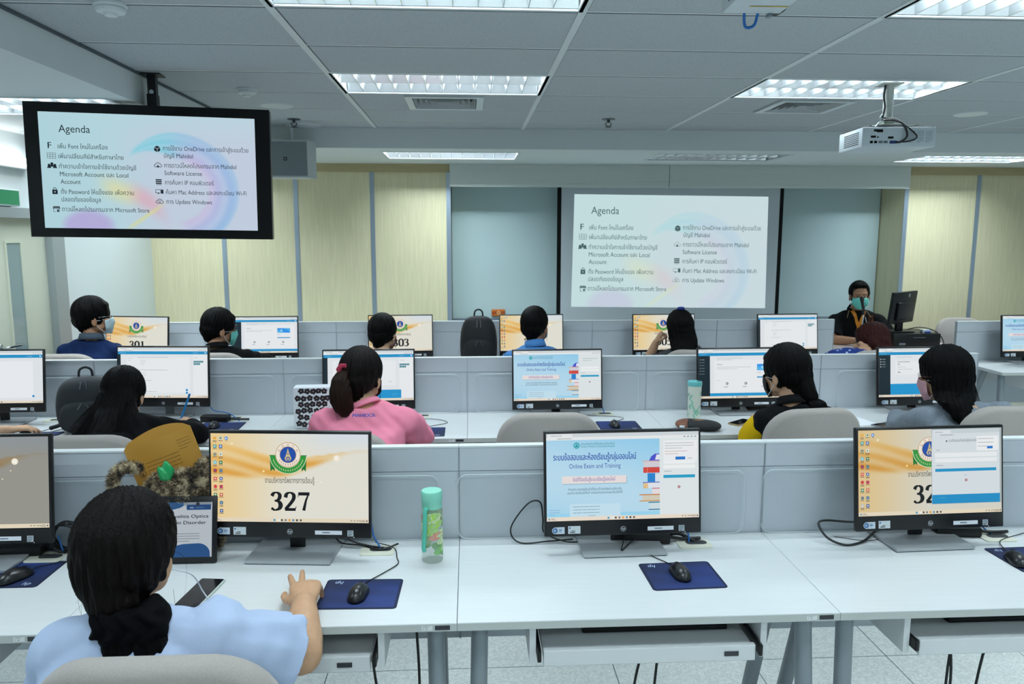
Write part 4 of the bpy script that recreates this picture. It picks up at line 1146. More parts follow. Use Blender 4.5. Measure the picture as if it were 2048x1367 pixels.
for lb, pts in (('black cable hanging under the desk right of the tray below number 327', [(-0.20, 2.35, 0.70), (-0.175, 2.3, 0.55), (-0.17, 2.3, 0.3), (-0.2, 2.35, 0.02)]),
                ('thin black cable hanging under the tray of the 327 computer', [(-0.33, 2.3, 0.6), (-0.31, 2.3, 0.4), (-0.27, 2.35, 0.03)]),
                ('black cable sagging under the tray of the empty nearest desk', [(0.50, 2.3, 0.61), (0.55, 2.3, 0.56), (0.63, 2.3, 0.565), (0.70, 2.3, 0.61)]),
                ('left of the black cables hanging under the tray of the empty nearest desk', [(0.63, 2.32, 0.61), (0.58, 2.32, 0.5), (0.54, 2.32, 0.35), (0.52, 2.36, 0.02)]),
                ('right of the black cables hanging under the tray of the empty nearest desk', [(0.66, 2.31, 0.61), (0.62, 2.31, 0.5), (0.60, 2.31, 0.3), (0.6, 2.36, 0.02)]),
                ('left black cable hanging under the tray at the right edge', [(1.54, 2.3, 0.61), (1.59, 2.3, 0.5), (1.61, 2.3, 0.3), (1.6, 2.34, 0.02)]),
                ('middle black cable hanging under the tray at the right edge', [(1.68, 2.3, 0.61), (1.64, 2.3, 0.5), (1.60, 2.3, 0.42), (1.62, 2.34, 0.02)]),
                ('thick right black cable hanging under the tray at the right edge', [(1.76, 2.32, 0.61), (1.77, 2.32, 0.5), (1.73, 2.32, 0.4), (1.70, 2.34, 0.02)])):
    cable(lb, pts, 0.0045, group='black cables hanging under the desks')

# ------------------------------------------------------------ things on the nearest row
MINT = mat('mint_plastic', '86d3bb', 0.4)
t = thing('water_bottle', 'clear water bottle with mint lid and green leaf print on the nearest row', 'bottle', (-0.128, 2.425, DESK_H))
t.scale = (1, 1, 0.94)
MB().lathe([(0.001, 0.0), (0.033, 0.0), (0.035, 0.004), (0.035, 0.19), (0.033, 0.20), (0.001, 0.20)], n=36).build('bottle_body', clear_mat('clear_bottle', 'dcebe0', 0.30, 0.08), t, auto=40)
p = MB(); rr = random.Random(5)
LEAFC = [mat('leaf_print_lime', 'a5d44a', 0.5), mat('leaf_print_green', '6fbf4a', 0.5), mat('leaf_print_pale', 'd5e8a8', 0.5), mat('leaf_print_coral', 'e0836a', 0.5)]
for k in range(26):
    a0, z0, L, mi = rr.uniform(0, 6.28), rr.uniform(0.03, 0.175), rr.uniform(0.018, 0.032), rr.choice([0, 0, 0, 1, 1, 2, 2, 3])
    n = 10; V = []
    for q in range(n):
        th = 2 * math.pi * q / n
        da, dz = L * 1.1 * math.cos(th), L * 0.62 * math.sin(th) + 0.006 * math.cos(th)
        V.append((0.0354 * math.cos(a0 + da / 0.035), 0.0354 * math.sin(a0 + da / 0.035), max(0.006, min(0.189, z0 + dz))))
    p.add([(0.0354 * math.cos(a0), 0.0354 * math.sin(a0), z0)] + V, [(0, 1 + q, 1 + (q + 1) % n) for q in range(n)], mi)
p.build('leaf_print', LEAFC, t)
MB().lathe([(0.001, 0.196), (0.034, 0.196), (0.033, 0.216), (0.0345, 0.218), (0.0355, 0.25), (0.032, 0.256), (0.001, 0.257)], n=36).build('lid', MINT, t, auto=40)
b = MB(); b.curve([(-0.014, -0.036, 0.205), (-0.02, -0.043, 0.19), (-0.022, -0.044, 0.12), (-0.026, -0.042, 0.065), (-0.024, -0.038, 0.05)], 0.007, 8)
b.build('strap', mat('strap_teal', '55c0a8', 0.5), t, smooth=True)

PHONE_GLASS = mat('phone_glass', '07080b', 0.12, spec=0.7)
def phone(x, y, rz, label, w=0.074, l=0.16, m='c9d8d2', z=DESK_H):
    t = thing('smartphone', label, 'phone', (x, y, z), rz, 'phones lying on the desks')
    MB().rbox((0, 0, 0.0045), (w, l, 0.008), 0.0035).build('phone_case', mat('phone_case_' + m, m, 0.35), t, auto=35)
    MB().prism(rrect(w - 0.006, l - 0.006, 0.006), 0.0085, 0.0088, 'xy').build('screen', PHONE_GLASS, t)
    return t
p_ = phone(-0.815, 2.205, -0.12, 'black-screened phone with a pale case in front of the tablet', 0.078, 0.20)
phone(1.555, 4.20, -0.9, 'gold-edged phone on the second row beside the dark pouch', m='b49a6a')
phone(2.36, 4.10, -1.2, 'silver phone on the second row by the woman in the grey top', m='8b90a0')

# tablet leaning on the handbag
t = thing('tablet', 'black tablet propped upright showing a Neuromyelitis Optica slide', 'tablet', (-0.985, 2.43, DESK_H + 0.002), 0.0)
Mt = Matrix.Rotation(-0.20, 4, 'X')
b = MB(); b.rbox((0, 0.005, 0.111), (0.30, 0.010, 0.218), 0.005)
b.v[0] = b.v[0] @ np.array(Mt.to_3x3()).T
b.build('tablet_body', mat('tablet_black', '0c0d10', 0.3), t, auto=35)
p = Pic(0.272, 0.178)
p.rect(0, 0, 1, 1, 'd5dfe6', 0)
p.poly([(0, 1), (0, 0.83), (0.35, 0.80), (0.62, 0.90), (0.74, 1)], '2b5f98', 1)
p.rect(0.66, 0.94, 0.99, 1, '9aa6b0', 2); p.rect(0.70, 0.86, 0.985, 0.955, '1f4f8c', 3); p.disc(0.725, 0.91, 0.03, '1f4f8c', 3)
p.text('rm', 0.735, 0.885, 0.06, 'dfe9f2', 4); p.disc(0.83, 0.965, 0.024, '343a44', 4, 14); lines(p, 0.81, 0.90, 0.16, 1, '8fb2d4', layer=4)
p.text('Neuromyelitis Optica', 0.955, 0.715, 0.085, '222831', 2, 'r', width=0.66); p.text('Neuromyelitis Optica', 0.957, 0.717, 0.085, '222831', 2, 'r', width=0.66)
p.text('Spectrum Disorder', 0.93, 0.60, 0.085, '222831', 2, 'r', width=0.58); p.text('Spectrum Disorder', 0.932, 0.602, 0.085, '222831', 2, 'r', width=0.58)
lines(p, 0.555, 0.42, 0.30, 4, '8b97a1', gap=0.045, hh=0.014)
p.poly([(0.30, 0.0), (0.98, 0.0)] + [(0.98 - 0.35 * (1 - math.cos(a)) * 0.4 - 0.0, 0.05 + 0.20 * math.sin(a)) for a in np.linspace(0.2, 1.57, 8)] + [(0.66, 0.24), (0.45, 0.17), (0.30, 0.12)], '255a98', 2)
p.build('screen', screen_mat('tablet_glow', 0.62, 0.3), t, Mt @ Matrix.Translation((0, -0.0004, 0)), (-0.138, 0.022))

# furry handbag with an envelope and a green plastic bag in it
def fur_mat():
    m = bpy.data.materials.new('leopard_fur'); m.use_nodes = True; nt = m.node_tree; b = nt.nodes['Principled BSDF']
    b.inputs['Roughness'].default_value = 0.95; b.inputs['Specular IOR Level'].default_value = 0.1; b.inputs['Sheen Weight'].default_value = 0.3
    tc = nt.nodes.new('ShaderNodeTexCoord'); n = nt.nodes.new('ShaderNodeTexNoise'); n.inputs['Scale'].default_value = 30; n.inputs['Detail'].default_value = 5; n.inputs['Roughness'].default_value = 0.7
    r = nt.nodes.new('ShaderNodeValToRGB'); e = r.color_ramp.elements
    e[0].position = 0.40; e[0].color = (*lin('15120f'), 1); e[1].position = 0.57; e[1].color = (*lin('d2c2a2'), 1)
    q = r.color_ramp.elements.new(0.50); q.color = (*lin('7a664c'), 1)
    nt.links.new(tc.outputs['Object'], n.inputs['Vector']); nt.links.new(n.outputs['Fac'], r.inputs['Fac']); nt.links.new(r.outputs['Color'], b.inputs['Base Color'])
    return m
FUR = fur_mat()
def fuzz(V, F, n, L, seed, thick_=0.0011):
    """thin tapering hairs standing on a surface"""
    r = np.random.default_rng(seed); V = np.asarray(V)
    tri = np.array([(f[0], f[i], f[i + 1]) for f in F for i in range(1, len(f) - 1)])
    a, b, c = V[tri[:, 0]], V[tri[:, 1]], V[tri[:, 2]]
    N = np.cross(b - a, c - a); A = np.linalg.norm(N, axis=1); N /= A[:, None] + 1e-12
    k = r.choice(len(tri), n, p=A / A.sum()); u = r.random((n, 2)); u = np.where(u.sum(1, keepdims=True) > 1, 1 - u, u)
    P = a[k] + (b - a)[k] * u[:, :1] + (c - a)[k] * u[:, 1:]
    D = N[k] + r.normal(0, 0.55, (n, 3)); D /= np.linalg.norm(D, axis=1)[:, None]
    S = np.cross(D, r.normal(0, 1, (n, 3))); S /= np.linalg.norm(S, axis=1)[:, None]
    Lr = L * (0.5 + r.random((n, 1)))
    W = np.empty((n * 3, 3)); W[0::3] = P - S * thick_; W[1::3] = P + S * thick_; W[2::3] = P + D * Lr
    return W, [(3 * i, 3 * i + 1, 3 * i + 2) for i in range(n)]
t = thing('handbag', 'furry leopard-print handbag with looped handles behind the tablet', 'handbag', (-0.985, 2.535, DESK_H))
def sack(c, r, seed):
    V, F = ellipsoid(c, r, None, 40, 24); g = np.random.default_rng(seed)
    for k in range(7):
        d = g.normal(0, 1, 3); ph = g.random() * 6; V = V * (1 + 0.02 * np.sin(V @ (d * 22) + ph))[:, None]
    V[:, 2] = np.maximum(V[:, 2], 0.002)
    return V, F
V, F = sack((0.0, 0.0, 0.125), (0.16, 0.048, 0.165), 2)
b = MB(); b.add(V, F); b.add(*fuzz(V, F, 26000, 0.014, 3)); b.build('bag_body', FUR, t)
for lb, pts in (('h', [(-0.07, -0.04, 0.165), (-0.13, -0.04, 0.17), (-0.185, -0.035, 0.215), (-0.195, -0.03, 0.27), (-0.165, -0.02, 0.305), (-0.125, -0.01, 0.30)]),
                ('g', [(-0.01, -0.045, 0.19), (0.05, -0.045, 0.205), (0.095, -0.03, 0.25), (0.105, -0.01, 0.30), (0.09, 0.0, 0.31), (0.06, 0.0, 0.26)])):
    V, F = chain(spline(pts, 6), 0.0155, 14); b = MB(); b.add(V, F); b.add(*fuzz(V, F, 5000, 0.012, 8)); b.build('handle', FUR, t)
# brown envelope standing in the bag
t = thing('envelope', 'brown paper envelope sticking out of the furry handbag', 'envelope', (-1.025, 2.578, 1.015), 0)
Me = Matrix.Rotation(-0.12, 4, 'X') @ Matrix.Rotation(-0.36, 4, 'Y')
p = Pic(0.235, 0.235)
p.grad(lambda u, v: lerp(hx('b8842c'), hx('c08c34'), 0.5 + 0.5 * math.sin(7 * u + 3 * v)), 12, 12)
lines(p, 0.22, 0.70, 0.5, 5, '7a5518', gap=0.055, hh=0.012, seed=4, layer=1); lines(p, 0.74, 0.86, 0.2, 4, '7a5518', gap=0.045, hh=0.010, seed=7, layer=1)
p.disc(0.13, 0.58, 0.05, '5f4213', 1, 22, r0=0.04); p.poly([(0.11, 0.55), (0.15, 0.55), (0.13, 0.61)], '5f4213', 1)
b = MB(); b.rbox((0, 0.002, 0.0), (0.237, 0.004, 0.237), 0.0015); b.v[0] = b.v[0] @ np.array(Me.to_3x3()).T
KRAFT = mat('kraft_paper', 'bb872f', 0.7)
b.build('paper_sleeve', KRAFT, t)
p.build('printed_face', PRINT, t, Me @ Matrix.Translation((0, -0.0004, 0)), (-0.1175, -0.1175))
fl = MB(); n = 12
top = [(-0.1175 + 0.235 * i / n, 0.1175 + 0.048 * math.sin(math.pi * (0.12 + 0.88 * i / n)) ** 0.7 * (0.5 + 0.5 * i / n) if 0 < i < n else 0.1175) for i in range(n + 1)]
fl.prism([(-0.1175, 0.1165), (0.1175, 0.1165)] + top[::-1], 0.0, 0.003, 'xz'); fl.v[0] = fl.v[0] @ np.array(Me.to_3x3()).T
fl.build('flap', KRAFT, t)
V, F = sack((0, 0, 0.03), (0.028, 0.016, 0.034), 9); V = V * (1 + 0.12 * np.sin(V @ np.array([150, 90, 120.0])))[:, None]
tag(MB().add(V, F).build('plastic_bag', mat('green_plastic_film', '129a54', 0.25, spec=0.6), loc=(-1.012, 2.508, 1.0)), 'crumpled green plastic bag in the mouth of the furry handbag', 'plastic bag')

# ------------------------------------------------------------ things on the second row
t = thing('tumbler', 'white tumbler with green leaf pattern and teal lid on the second row', 'tumbler', (1.315, 4.32, DESK_H))
MB().lathe([(0.001, 0), (0.034, 0), (0.036, 0.004), (0.0395, 0.2), (0.001, 0.2)], n=36).build('cup', mat('tumbler_cream', 'dfe5d8', 0.45), t, auto=40)
p = MB(); rr = random.Random(11)
for k in range(46):
    a0, z0 = rr.uniform(0, 6.28), rr.uniform(0.02, 0.16); th0 = rr.choice([0.9, 2.2, 1.2, 1.9]); V = []
    for q in range(8):
        th = 2 * math.pi * q / 8; e, f_ = 0.016 * math.cos(th), 0.0052 * math.sin(th)
        da, dz = e * math.cos(th0) - f_ * math.sin(th0), e * math.sin(th0) + f_ * math.cos(th0)
        R_ = 0.0362 + 0.0035 * (z0 + dz) / 0.2 + 0.0010
        V.append((R_ * math.cos(a0 + da / R_), R_ * math.sin(a0 + da / R_), z0 + dz))
    R_ = 0.0362 + 0.0035 * z0 / 0.2 + 0.0010
    p.add(V + [(R_ * math.cos(a0), R_ * math.sin(a0), z0)], [(q, (q + 1) % 8, 8) for q in range(8)], 0)
p.build('leaf_pattern', mat('leaf_teal', '8cc9b2', 0.5), t)
MB().lathe([(0.001, 0.198), (0.041, 0.198), (0.042, 0.218), (0.04, 0.224), (0.001, 0.226)], n=36).build('lid', mat('lid_teal', '6fc3c4', 0.4), t, auto=40)
MB().rbox((0.022, -0.01, 0.226), (0.026, 0.012, 0.006), 0.002, rot(0.5)).build('sip_cover', mat('lid_dark_teal', '2b5c66', 0.4), t)

t = thing('pouch', 'black and brown zipped pouch lying on the second row', 'pouch', (1.27, 4.08, DESK_H), -0.35)
b = MB(); V, F = ellipsoid((0, 0, 0.024), (0.125, 0.072, 0.027), None, 28, 12)
V[:, 0] = np.sign(V[:, 0]) * 0.125 * (np.abs(V[:, 0]) / 0.125) ** 0.7; V[:, 1] = np.sign(V[:, 1]) * 0.072 * (np.abs(V[:, 1]) / 0.072) ** 0.75
b.add(V, F); b.build('pouch_body', mat('black_canvas', '15171a', 0.8), t, smooth=True)
V2 = V.copy(); V2[:, 0] = np.minimum(V2[:, 0], -0.055); V2 = (V2 - (0, 0, 0.024)) * (1.015, 1.03, 1.04) + (0, 0, 0.024)
MB().add(V2, F).build('leather_end', mat('brown_leather', '7a4a34', 0.55), t, smooth=True)
MB().prism([(0.0, -0.013), (0.034, 0.0), (0.0, 0.013), (-0.034, 0.0)], 0.0508, 0.0520, 'xy').build('leather_patch', mat('tan_leather', '9a6c48', 0.6), t)
MB().rbox((-0.075, -0.066, 0.024), (0.045, 0.004, 0.012), 0.001).build('white_tag', WHITE_STEEL, t)
t = thing('phone_charm', 'small red charm strap beside the gold-edged phone', 'charm', (1.56, 4.09, DESK_H))
MB().curve([(0.012, 0.06, 0.002), (0.004, 0.04, 0.003), (0.006, 0.02, 0.003), (0, 0.008, 0.003)], 0.0016, 6).build('strap', mat('charm_red', 'b3263c', 0.5), t)
MB().ell((0, 0, 0.006), (0.008, 0.012, 0.006)).build('charm', mat('charm_red', 'b3263c', 0.5), t, smooth=True)

def backpack(name, label, loc, rz, w, d, h, m, lean=0.0):
    t = thing(name, label, 'backpack', loc, rz)
    def shell(w, d, h, c, e=0.62):
        V, F = ellipsoid((0, 0, 0), (1, 1, 1), None, 36, 24)
        V = np.sign(V) * np.abs(V) ** np.array([e, 0.8, e * 0.95])
        V[:, 0] *= w / 2 * (1 - 0.10 * np.maximum(V[:, 2], 0)); V[:, 1] *= d / 2; V[:, 2] *= h / 2
        V = V + np.array(c); V[:, 1] += lean * V[:, 2]
        V[:, 2] = np.maximum(V[:, 2], 0.001)
        return V, F
    MB().add(*shell(w, d, h, (0, 0, h / 2 - 0.004))).build('main_compartment', m, t, smooth=True)
    MB().add(*shell(w * 0.84, d * 0.45, h * 0.58, (0, -d * 0.42, h * 0.30))).build('front_pocket', m, t, smooth=True)
    L = lambda z: lean * z
    b = MB(); b.curve([(-0.035, L(h) + d * .12, h - 0.012), (-0.028, L(h) + d * .12, h + 0.03), (0, L(h) + d * .12, h + 0.045), (0.028, L(h) + d * .12, h + 0.03), (0.035, L(h) + d * .12, h - 0.012)], 0.0065, 8)
    b.build('grab_handle', m, t, smooth=True)
    zm = mat('zip_metal', '6b7076', 0.35, metal=0.8)
    for s in (-1, 1):
        MB().tube([(s * 0.012, L(h * .93) - d * 0.40, h * 0.93), (s * 0.016, L(h * .8) - d * 0.53, h * 0.80)], 0.003, 6).build('zip_pull', zm, t)
        MB().tube([(s * 0.01, -d * 0.655, h * 0.56), (s * 0.028, -d * 0.67, h * 0.46)], 0.003, 6).build('zip_pull', zm, t)
        b = MB(); b.curve([(s * w * 0.30, d * .42, h * 0.9), (s * w * 0.36, d * .62, h * 0.5), (s * w * 0.46, d * .45, h * 0.12), (s * w * 0.62, d * .1, 0.02)], 0.012, 8)
        b.build('shoulder_strap', m, t, smooth=True)
    return t
backpack('backpack', 'dark grey backpack standing beside the woman with very long hair', (-2.11, 4.24, DESK_H), 0.30, 0.30, 0.16, 0.30, mat('charcoal_nylon', '23272c', 0.75, bump=(300, 0.1)), 0.05)
backpack('backpack', 'black rucksack standing on the farthest row in front of the white panel', (0.073, 6.08, DESK_H), 0.0, 0.30, 0.16, 0.43, mat('black_nylon', '0d0f14', 0.7, bump=(300, 0.1)), 0.04)

# floral box bag behind the woman in pink
t = thing('floral_bag', 'white bag with black flower print beside the woman in pink', 'bag', (-0.872, 4.24, DESK_H), 0.06)
MB().rbox((0, 0, 0.118), (0.215, 0.09, 0.236), 0.012).build('bag_body', mat('floral_white', 'dfe3e8', 0.6), t, auto=40)
p = Pic(0.20, 0.222); rr = random.Random(2)
for a in range(6):
    for b_ in range(6):
        cx, cy = 0.09 + a * 0.165 + 0.08 * (b_ % 2) + rr.uniform(-.02, .02), 0.09 + b_ * 0.165 + rr.uniform(-.02, .02)
        if not (0.03 < cx < 0.97 and 0.05 < cy < 0.95): continue
        o = rr.uniform(0, 6)
        for q in range(5):
            an = o + q * 1.2566; p.disc(min(max(cx + 0.050 * math.cos(an), .045), .955), min(max(cy + 0.045 * math.sin(an), .04), .96), 0.040, '16171c', 1, 10)
        p.disc(cx, cy, 0.017, 'c59aa0', 2, 8)
p.build('flower_print', PRINT, t, Matrix.Translation((0, -0.0455, 0)), (-0.10, 0.008))
t = thing('paper_sheet', 'white sheet of paper on the second row to the left of the woman in the grey top', 'paper', (2.12, 4.2, DESK_H + 0.0006))
MB().box((0, 0, 0.0004), (0.21, 0.297, 0.0006), rot(0.25)).build('sheet', mat('white_paper', 'eef2f6', 0.7), t)
bpy.data.objects.remove(t.children[0]); bpy.data.objects.remove(t)
tag(MB().box((0, 0, 0.0006), (0.30, 0.21, 0.0008), rot(0.2)).build('paper_sheet', mat('white_paper', 'eef2f6', 0.7), loc=(2.17, 4.20, DESK_H)), 'white sheet of paper on the desk left of the woman in the grey top', 'paper')

# ------------------------------------------------------------ chairs
FAB = mat('taupe_upholstery', 'a8a19b', 0.9, spec=0.1, noise=(350, 0.08), bump=(500, 0.2), sheen=0.2)
def make_chair(label, group):
    """sitter faces +y; back cushion behind"""
    t = thing('office_chair', label, 'chair', (0, 0, 0), 0, group)
    def cushion(w, h, th, r, c, curve_, tilt, vertical):
        n = 20; prof = rrect(w, h, r, 8); m = len(prof); V = []
        for f, sc in ((-0.5, 0.93), (-0.36, 0.985), (0.0, 1.0), (0.36, 0.985), (0.5, 0.93)):
            for (a, b) in prof: V.append((a * sc, f * th, b * sc))
        V += [(0, -0.56 * th, 0), (0, 0.56 * th, 0)]
        F = []
        for k in range(4):
            for i in range(m): F.append((k * m + i, k * m + (i + 1) % m, (k + 1) * m + (i + 1) % m, (k + 1) * m + i))
        F += [(5 * m, (i + 1) % m, i) for i in range(m)] + [(5 * m + 1, 4 * m + i, 4 * m + (i + 1) % m) for i in range(m)]
        V = np.array(V); V[:, 1] += curve_ * (V[:, 0] / (w / 2)) ** 2
        if not vertical: V = V[:, [0, 2, 1]]
        R = rot(x=tilt); return V @ R.T + np.array(c), F
    MB().add(*cushion(0.47, 0.46, 0.08, 0.09, (0, 0.0, 0.425), 0.0, 0.0, False)).build('seat', FAB, t, smooth=True)
    MB().add(*cushion(0.49, 0.46, 0.065, 0.15, (0, -0.245, 0.775), 0.035, 0.14, True)).build('backrest', FAB, t, smooth=True)
    b = MB(); b.curve([(0, -0.05, 0.375), (0, -0.24, 0.39), (0, -0.285, 0.52), (0, -0.28, 0.70)], 0.022, 10); b.build('back_post', BLACK_PLASTIC, t, smooth=True)
    MB().tube([(0, 0, 0.10), (0, 0, 0.385)], 0.028, 14).build('gas_column', BLACK_PLASTIC, t, auto=40)
    for k in range(5):
        a = 2 * math.pi * k / 5 + 0.3; u = np.array([math.cos(a), math.sin(a), 0])
        lg = MB().tube([u * 0.02 + (0, 0, 0.12), u * 0.16 + (0, 0, 0.10), u * 0.29 + (0, 0, 0.075)], [0.024, 0.02, 0.015], 8).build('leg', BLACK_PLASTIC, t, auto=40)
        MB().lathe([(0.001, -0.02), (0.027, -0.018), (0.027, 0.018), (0.001, 0.02)], c=tuple(u * 0.29 + (0, 0, 0.0285)), n=14, R=rot(z=a + 0.7) @ rot(x=math.pi / 2)).build('caster', BLACK_PLASTIC, lg)
    return t
chair0 = None
def chair(x, y, rz, label, group, low=1.0):
    global chair0
    if chair0 is None:
        chair0 = make_chair(label, group); chair0.location = (x, y, 0); chair0.rotation_euler = (0, 0, rz); return chair0
    c = dup(chair0, (x, y, 0), rz, label, group); c.scale = (1, 1, low); return c
GC = 'taupe office chairs'
chair(-0.622, 1.665, 0.0, 'taupe chair of the front woman in the white shirt at the bottom edge', GC)
chair(-1.70, 3.63, 0.0, 'taupe chair of the woman with very long hair behind the nearest panel', GC, 0.93)
chair(-0.62, 3.62, 0.05, 'taupe chair of the woman in pink', GC, 0.93)
chair(0.366, 3.66, 0.0, 'empty taupe chair in the middle of the second row', GC)
chair(1.60, 3.68, 0.12, 'taupe chair of the woman in black and yellow', GC)
chair(2.60, 3.68, 0.0, 'taupe chair of the woman in the grey top at the right edge', GC)
chair(-2.72, 3.55, -0.2, 'taupe chair outside the left edge in the second row', GC)
chair(-2.78, 5.55, 0.0, 'taupe chair of the man in the navy shirt, its rim over the panel', GC)
chair(-1.78, 5.55, 0.0, 'taupe chair of the man in black with glasses, hidden by the panel', GC)
chair(-0.72, 5.55, 0.0, 'taupe chair of the dark-haired sitter at the 303 computer', GC)
chair(0.50, 5.55, 0.0, 'taupe chair of the man in the blue shirt', GC)
chair(1.66, 5.52, -0.2, 'taupe chair of the woman resting her head on her hand', GC)
chair(2.85, 5.45, 0.2, 'taupe chair of the woman in the blue spotted blouse', GC)
chair(3.42, 7.42, math.pi + 0.2, 'taupe chair of the masked speaker facing the room', GC)
chair(4.83, 6.98, math.pi, 'empty taupe chair beyond the separate desk, the nearer to the speaker', GC)
chair(5.55, 7.0, math.pi, 'empty taupe chair beyond the separate desk, cut by the right edge', GC)
# ------------------------------------------------------------ the agenda slide (television and projection)
def swirl(u, v):
    """pale ribbon swirl at the right of the slide; u to the right, v up"""
    base = lerp(hx('bfe6ef'), hx('cdeaf4'), u)
    base = lerp(base, hx('d6dcf2'), sm(0.25, 0.6, u) * (1 - sm(0.3, 0.8, abs(v - 0.35))) * 0.7)
    x, y = (u - 0.60) * 1.778, v - 0.34
    r, a = math.hypot(x, y * 1.08), math.atan2(y, x)
    inner = 0.30 + 0.17 * sm(1.3, 2.5, a); outer = 0.56 - 0.06 * sm(1.5, 2.5, a)
    k = sm(inner - 0.02, inner + 0.03, r) * (1 - sm(outer - 0.02, outer + 0.01, r)) * sm(-1.5, -1.1, a) * (1 - sm(2.25, 2.5, a))
    q = (r - inner) / max(0.02, outer - inner)
    tone = lerp(lerp(hx('d9c3ee'), hx('c6c9f4'), q * 1.6), lerp(hx('b2d2f6'), hx('95c6f4'), q), q)
    tone = lerp(tone, hx('8adef2'), sm(1.0, 1.9, a))
    tone = lerp(tone, hx('e4effb'), 0.30 * (0.5 + 0.5 * math.sin(q * 15 + a * 1.2)))
    c = lerp(base, tone, k * 0.9)
    c = lerp(c, hx('a9cdf6'), 0.55 * sm(0.86, 0.95, u - 0.10 * v) * 0 + 0.0)
    y2 = 0.40 - 0.10 * sm(0.2, 0.45, u) - 3.2 * max(0, u - 0.42) ** 1.5
    w = (1 - sm(0.0, 0.16, abs(v - y2))) * sm(0.22, 0.34, u) * (1 - sm(0.48, 0.60, u))
    c = lerp(c, lerp(hx('f3efb0'), hx('f0b9c9'), sm(0.36, 0.47, u)), 0.75 * w)
    y3 = sm(0.36, 0.52, u) * 0.30
    c = lerp(c, hx('ecec9c'), 0.7 * (1 - sm(0.0, 0.035, abs(v - (u - 0.38) * 1.3))) * sm(0.36, 0.42, u) * (1 - sm(0.5, 0.58, u)))
    c = lerp(c, hx('c3aaea'), 0.7 * (1 - sm(0.10, 0.17, math.hypot((u - 0.20) * 1.2, v - 0.02))))
    return c
def agenda(p, ink, fade=0.0):
    p.grad(lambda u, v: lerp(swirl(u, v), hx('dff4f2'), fade), 96, 60)
    p.text('Agenda', 0.088, 0.83, 0.092, ink, 2, width=0.142)
    for s, x0, x1, y in (('เพิ่ม Font ใหม่ในเครื่อง', .080, .305, .692), ('เพิ่ม/เปลี่ยนคีย์สำหรับภาษาไทย', .081, .376, .607), ('ทำความเข้าใจการเข้าใช้งานด้วยบัญชี', .081, .432, .52),
                         ('Microsoft Account และ Local', .082, .394, .453), ('Account', .083, .174, .387), ('ตั้ง Password ให้แข็งแรง เพื่อความ', .082, .415, .30), ('ปลอดภัยของข้อมูล', .083, .261, .233),
                         ('ดาวน์โหลดโปรแกรมจาก Microsoft Store', .082, .484, .148),
                         ('การใช้งาน OneDrive และการเข้าสู่ระบบด้วย', .561, .965, .700), ('บัญชี Mahidol', .564, .700, .635), ('การดาวน์โหลดโปรแกรมจาก Mahidol', .563, .905, .55), ('Software License', .563, .740, .483),
                         ('การค้นหา IP คอมพิวเตอร์', .563, .794, .40), ('ค้นหา Mac Address และลงทะเบียน Wi-Fi', .566, .950, .315), ('การ Update Windows', .566, .782, .23)):
        p.text(s, x0, y, 0.0545, ink, 2, width=x1 - x0)
    i = ink; n_left = len(p.v)
    p.text('F', 0.048, 0.69, 0.075, i, 2); p.text('F', 0.050, 0.69, 0.075, i, 3)
    for a in range(4): p.rect(0.043 + a * 0.0125, 0.603, 0.0445 + a * 0.0125, 0.652, i, 2)
    for a in range(4): p.rect(0.043, 0.603 + a * 0.0155, 0.082, 0.6055 + a * 0.0155, i, 2)
    for dx, dy, r_ in ((0.0, 0.012, 0.007), (-0.013, 0.0, 0.0065), (0.013, 0.0, 0.0065)):
        p.disc(0.062 + dx, 0.545 + dy, r_, i, 2, 12); p.disc(0.062 + dx, 0.520 + dy, 0.0095, i, 2, 12, r0=0.0, a0=0, a1=180)
    p.rect(0.043, 0.535, 0.083, 0.539, i, 2)
    p.rect(0.056, 0.295, 0.080, 0.335, i, 2); p.disc(0.068, 0.338, 0.0085, i, 2, 14, r0=0.0055, a0=0, a1=180); p.disc(0.068, 0.315, 0.003, 'dfeaf2', 3, 8)
    p.poly([(0.056, 0.19), (0.084, 0.19), (0.087, 0.170), (0.053, 0.170)], i, 2)
    for a, b, e, f in ((0.056, 0.14, 0.058, 0.17), (0.082, 0.14, 0.084, 0.17), (0.056, 0.14, 0.068, 0.143), (0.072, 0.14, 0.080, 0.163)): p.rect(a, b, e, f, i, 2)
    for k in range(4): p.rect(0.059 + k * 0.0065, 0.172, 0.060 + k * 0.0065, 0.186, 'cfe2ec', 3)
    n_right = len(p.v)
    p.poly([(0.527, 0.695), (0.541, 0.682), (0.555, 0.695), (0.555, 0.725), (0.541, 0.738), (0.527, 0.725)], i, 2); p.stroke([(0.527, 0.724), (0.541, 0.712), (0.555, 0.724)], 0.0022, 'cfe2ec', 3); p.stroke([(0.541, 0.712), (0.541, 0.684)], 0.0022, 'cfe2ec', 3)
    def cloud(x, y):
        p.stroke([(x - .014, y), (x - .018, y + .012), (x - .011, y + .024), (x - .002, y + .038), (x + .009, y + .032), (x + .012, y + .022), (x + .019, y + .014), (x + .016, y), (x - .014, y)], 0.003, i, 2)
    cloud(0.541, 0.553); p.rect(0.539, 0.555, 0.543, 0.572, i, 3); p.poly([(0.533, 0.560), (0.541, 0.545), (0.549, 0.560)], i, 3)
    cloud(0.541, 0.233); p.disc(0.541, 0.248, 0.006, i, 3, 14, r0=0.004)
    for k in range(3): p.rect(0.527, 0.402 + k * 0.016, 0.555, 0.413 + k * 0.016, i, 2)
    p.rect(0.530, 0.394, 0.553, 0.397, i, 2)
    p.stroke([(0.525, 0.325), (0.525, 0.352), (0.547, 0.352), (0.547, 0.325), (0.525, 0.325)], 0.003, i, 2); p.rect(0.534, 0.315, 0.540, 0.325, i, 2); p.rect(0.549, 0.318, 0.561, 0.354, i, 2)
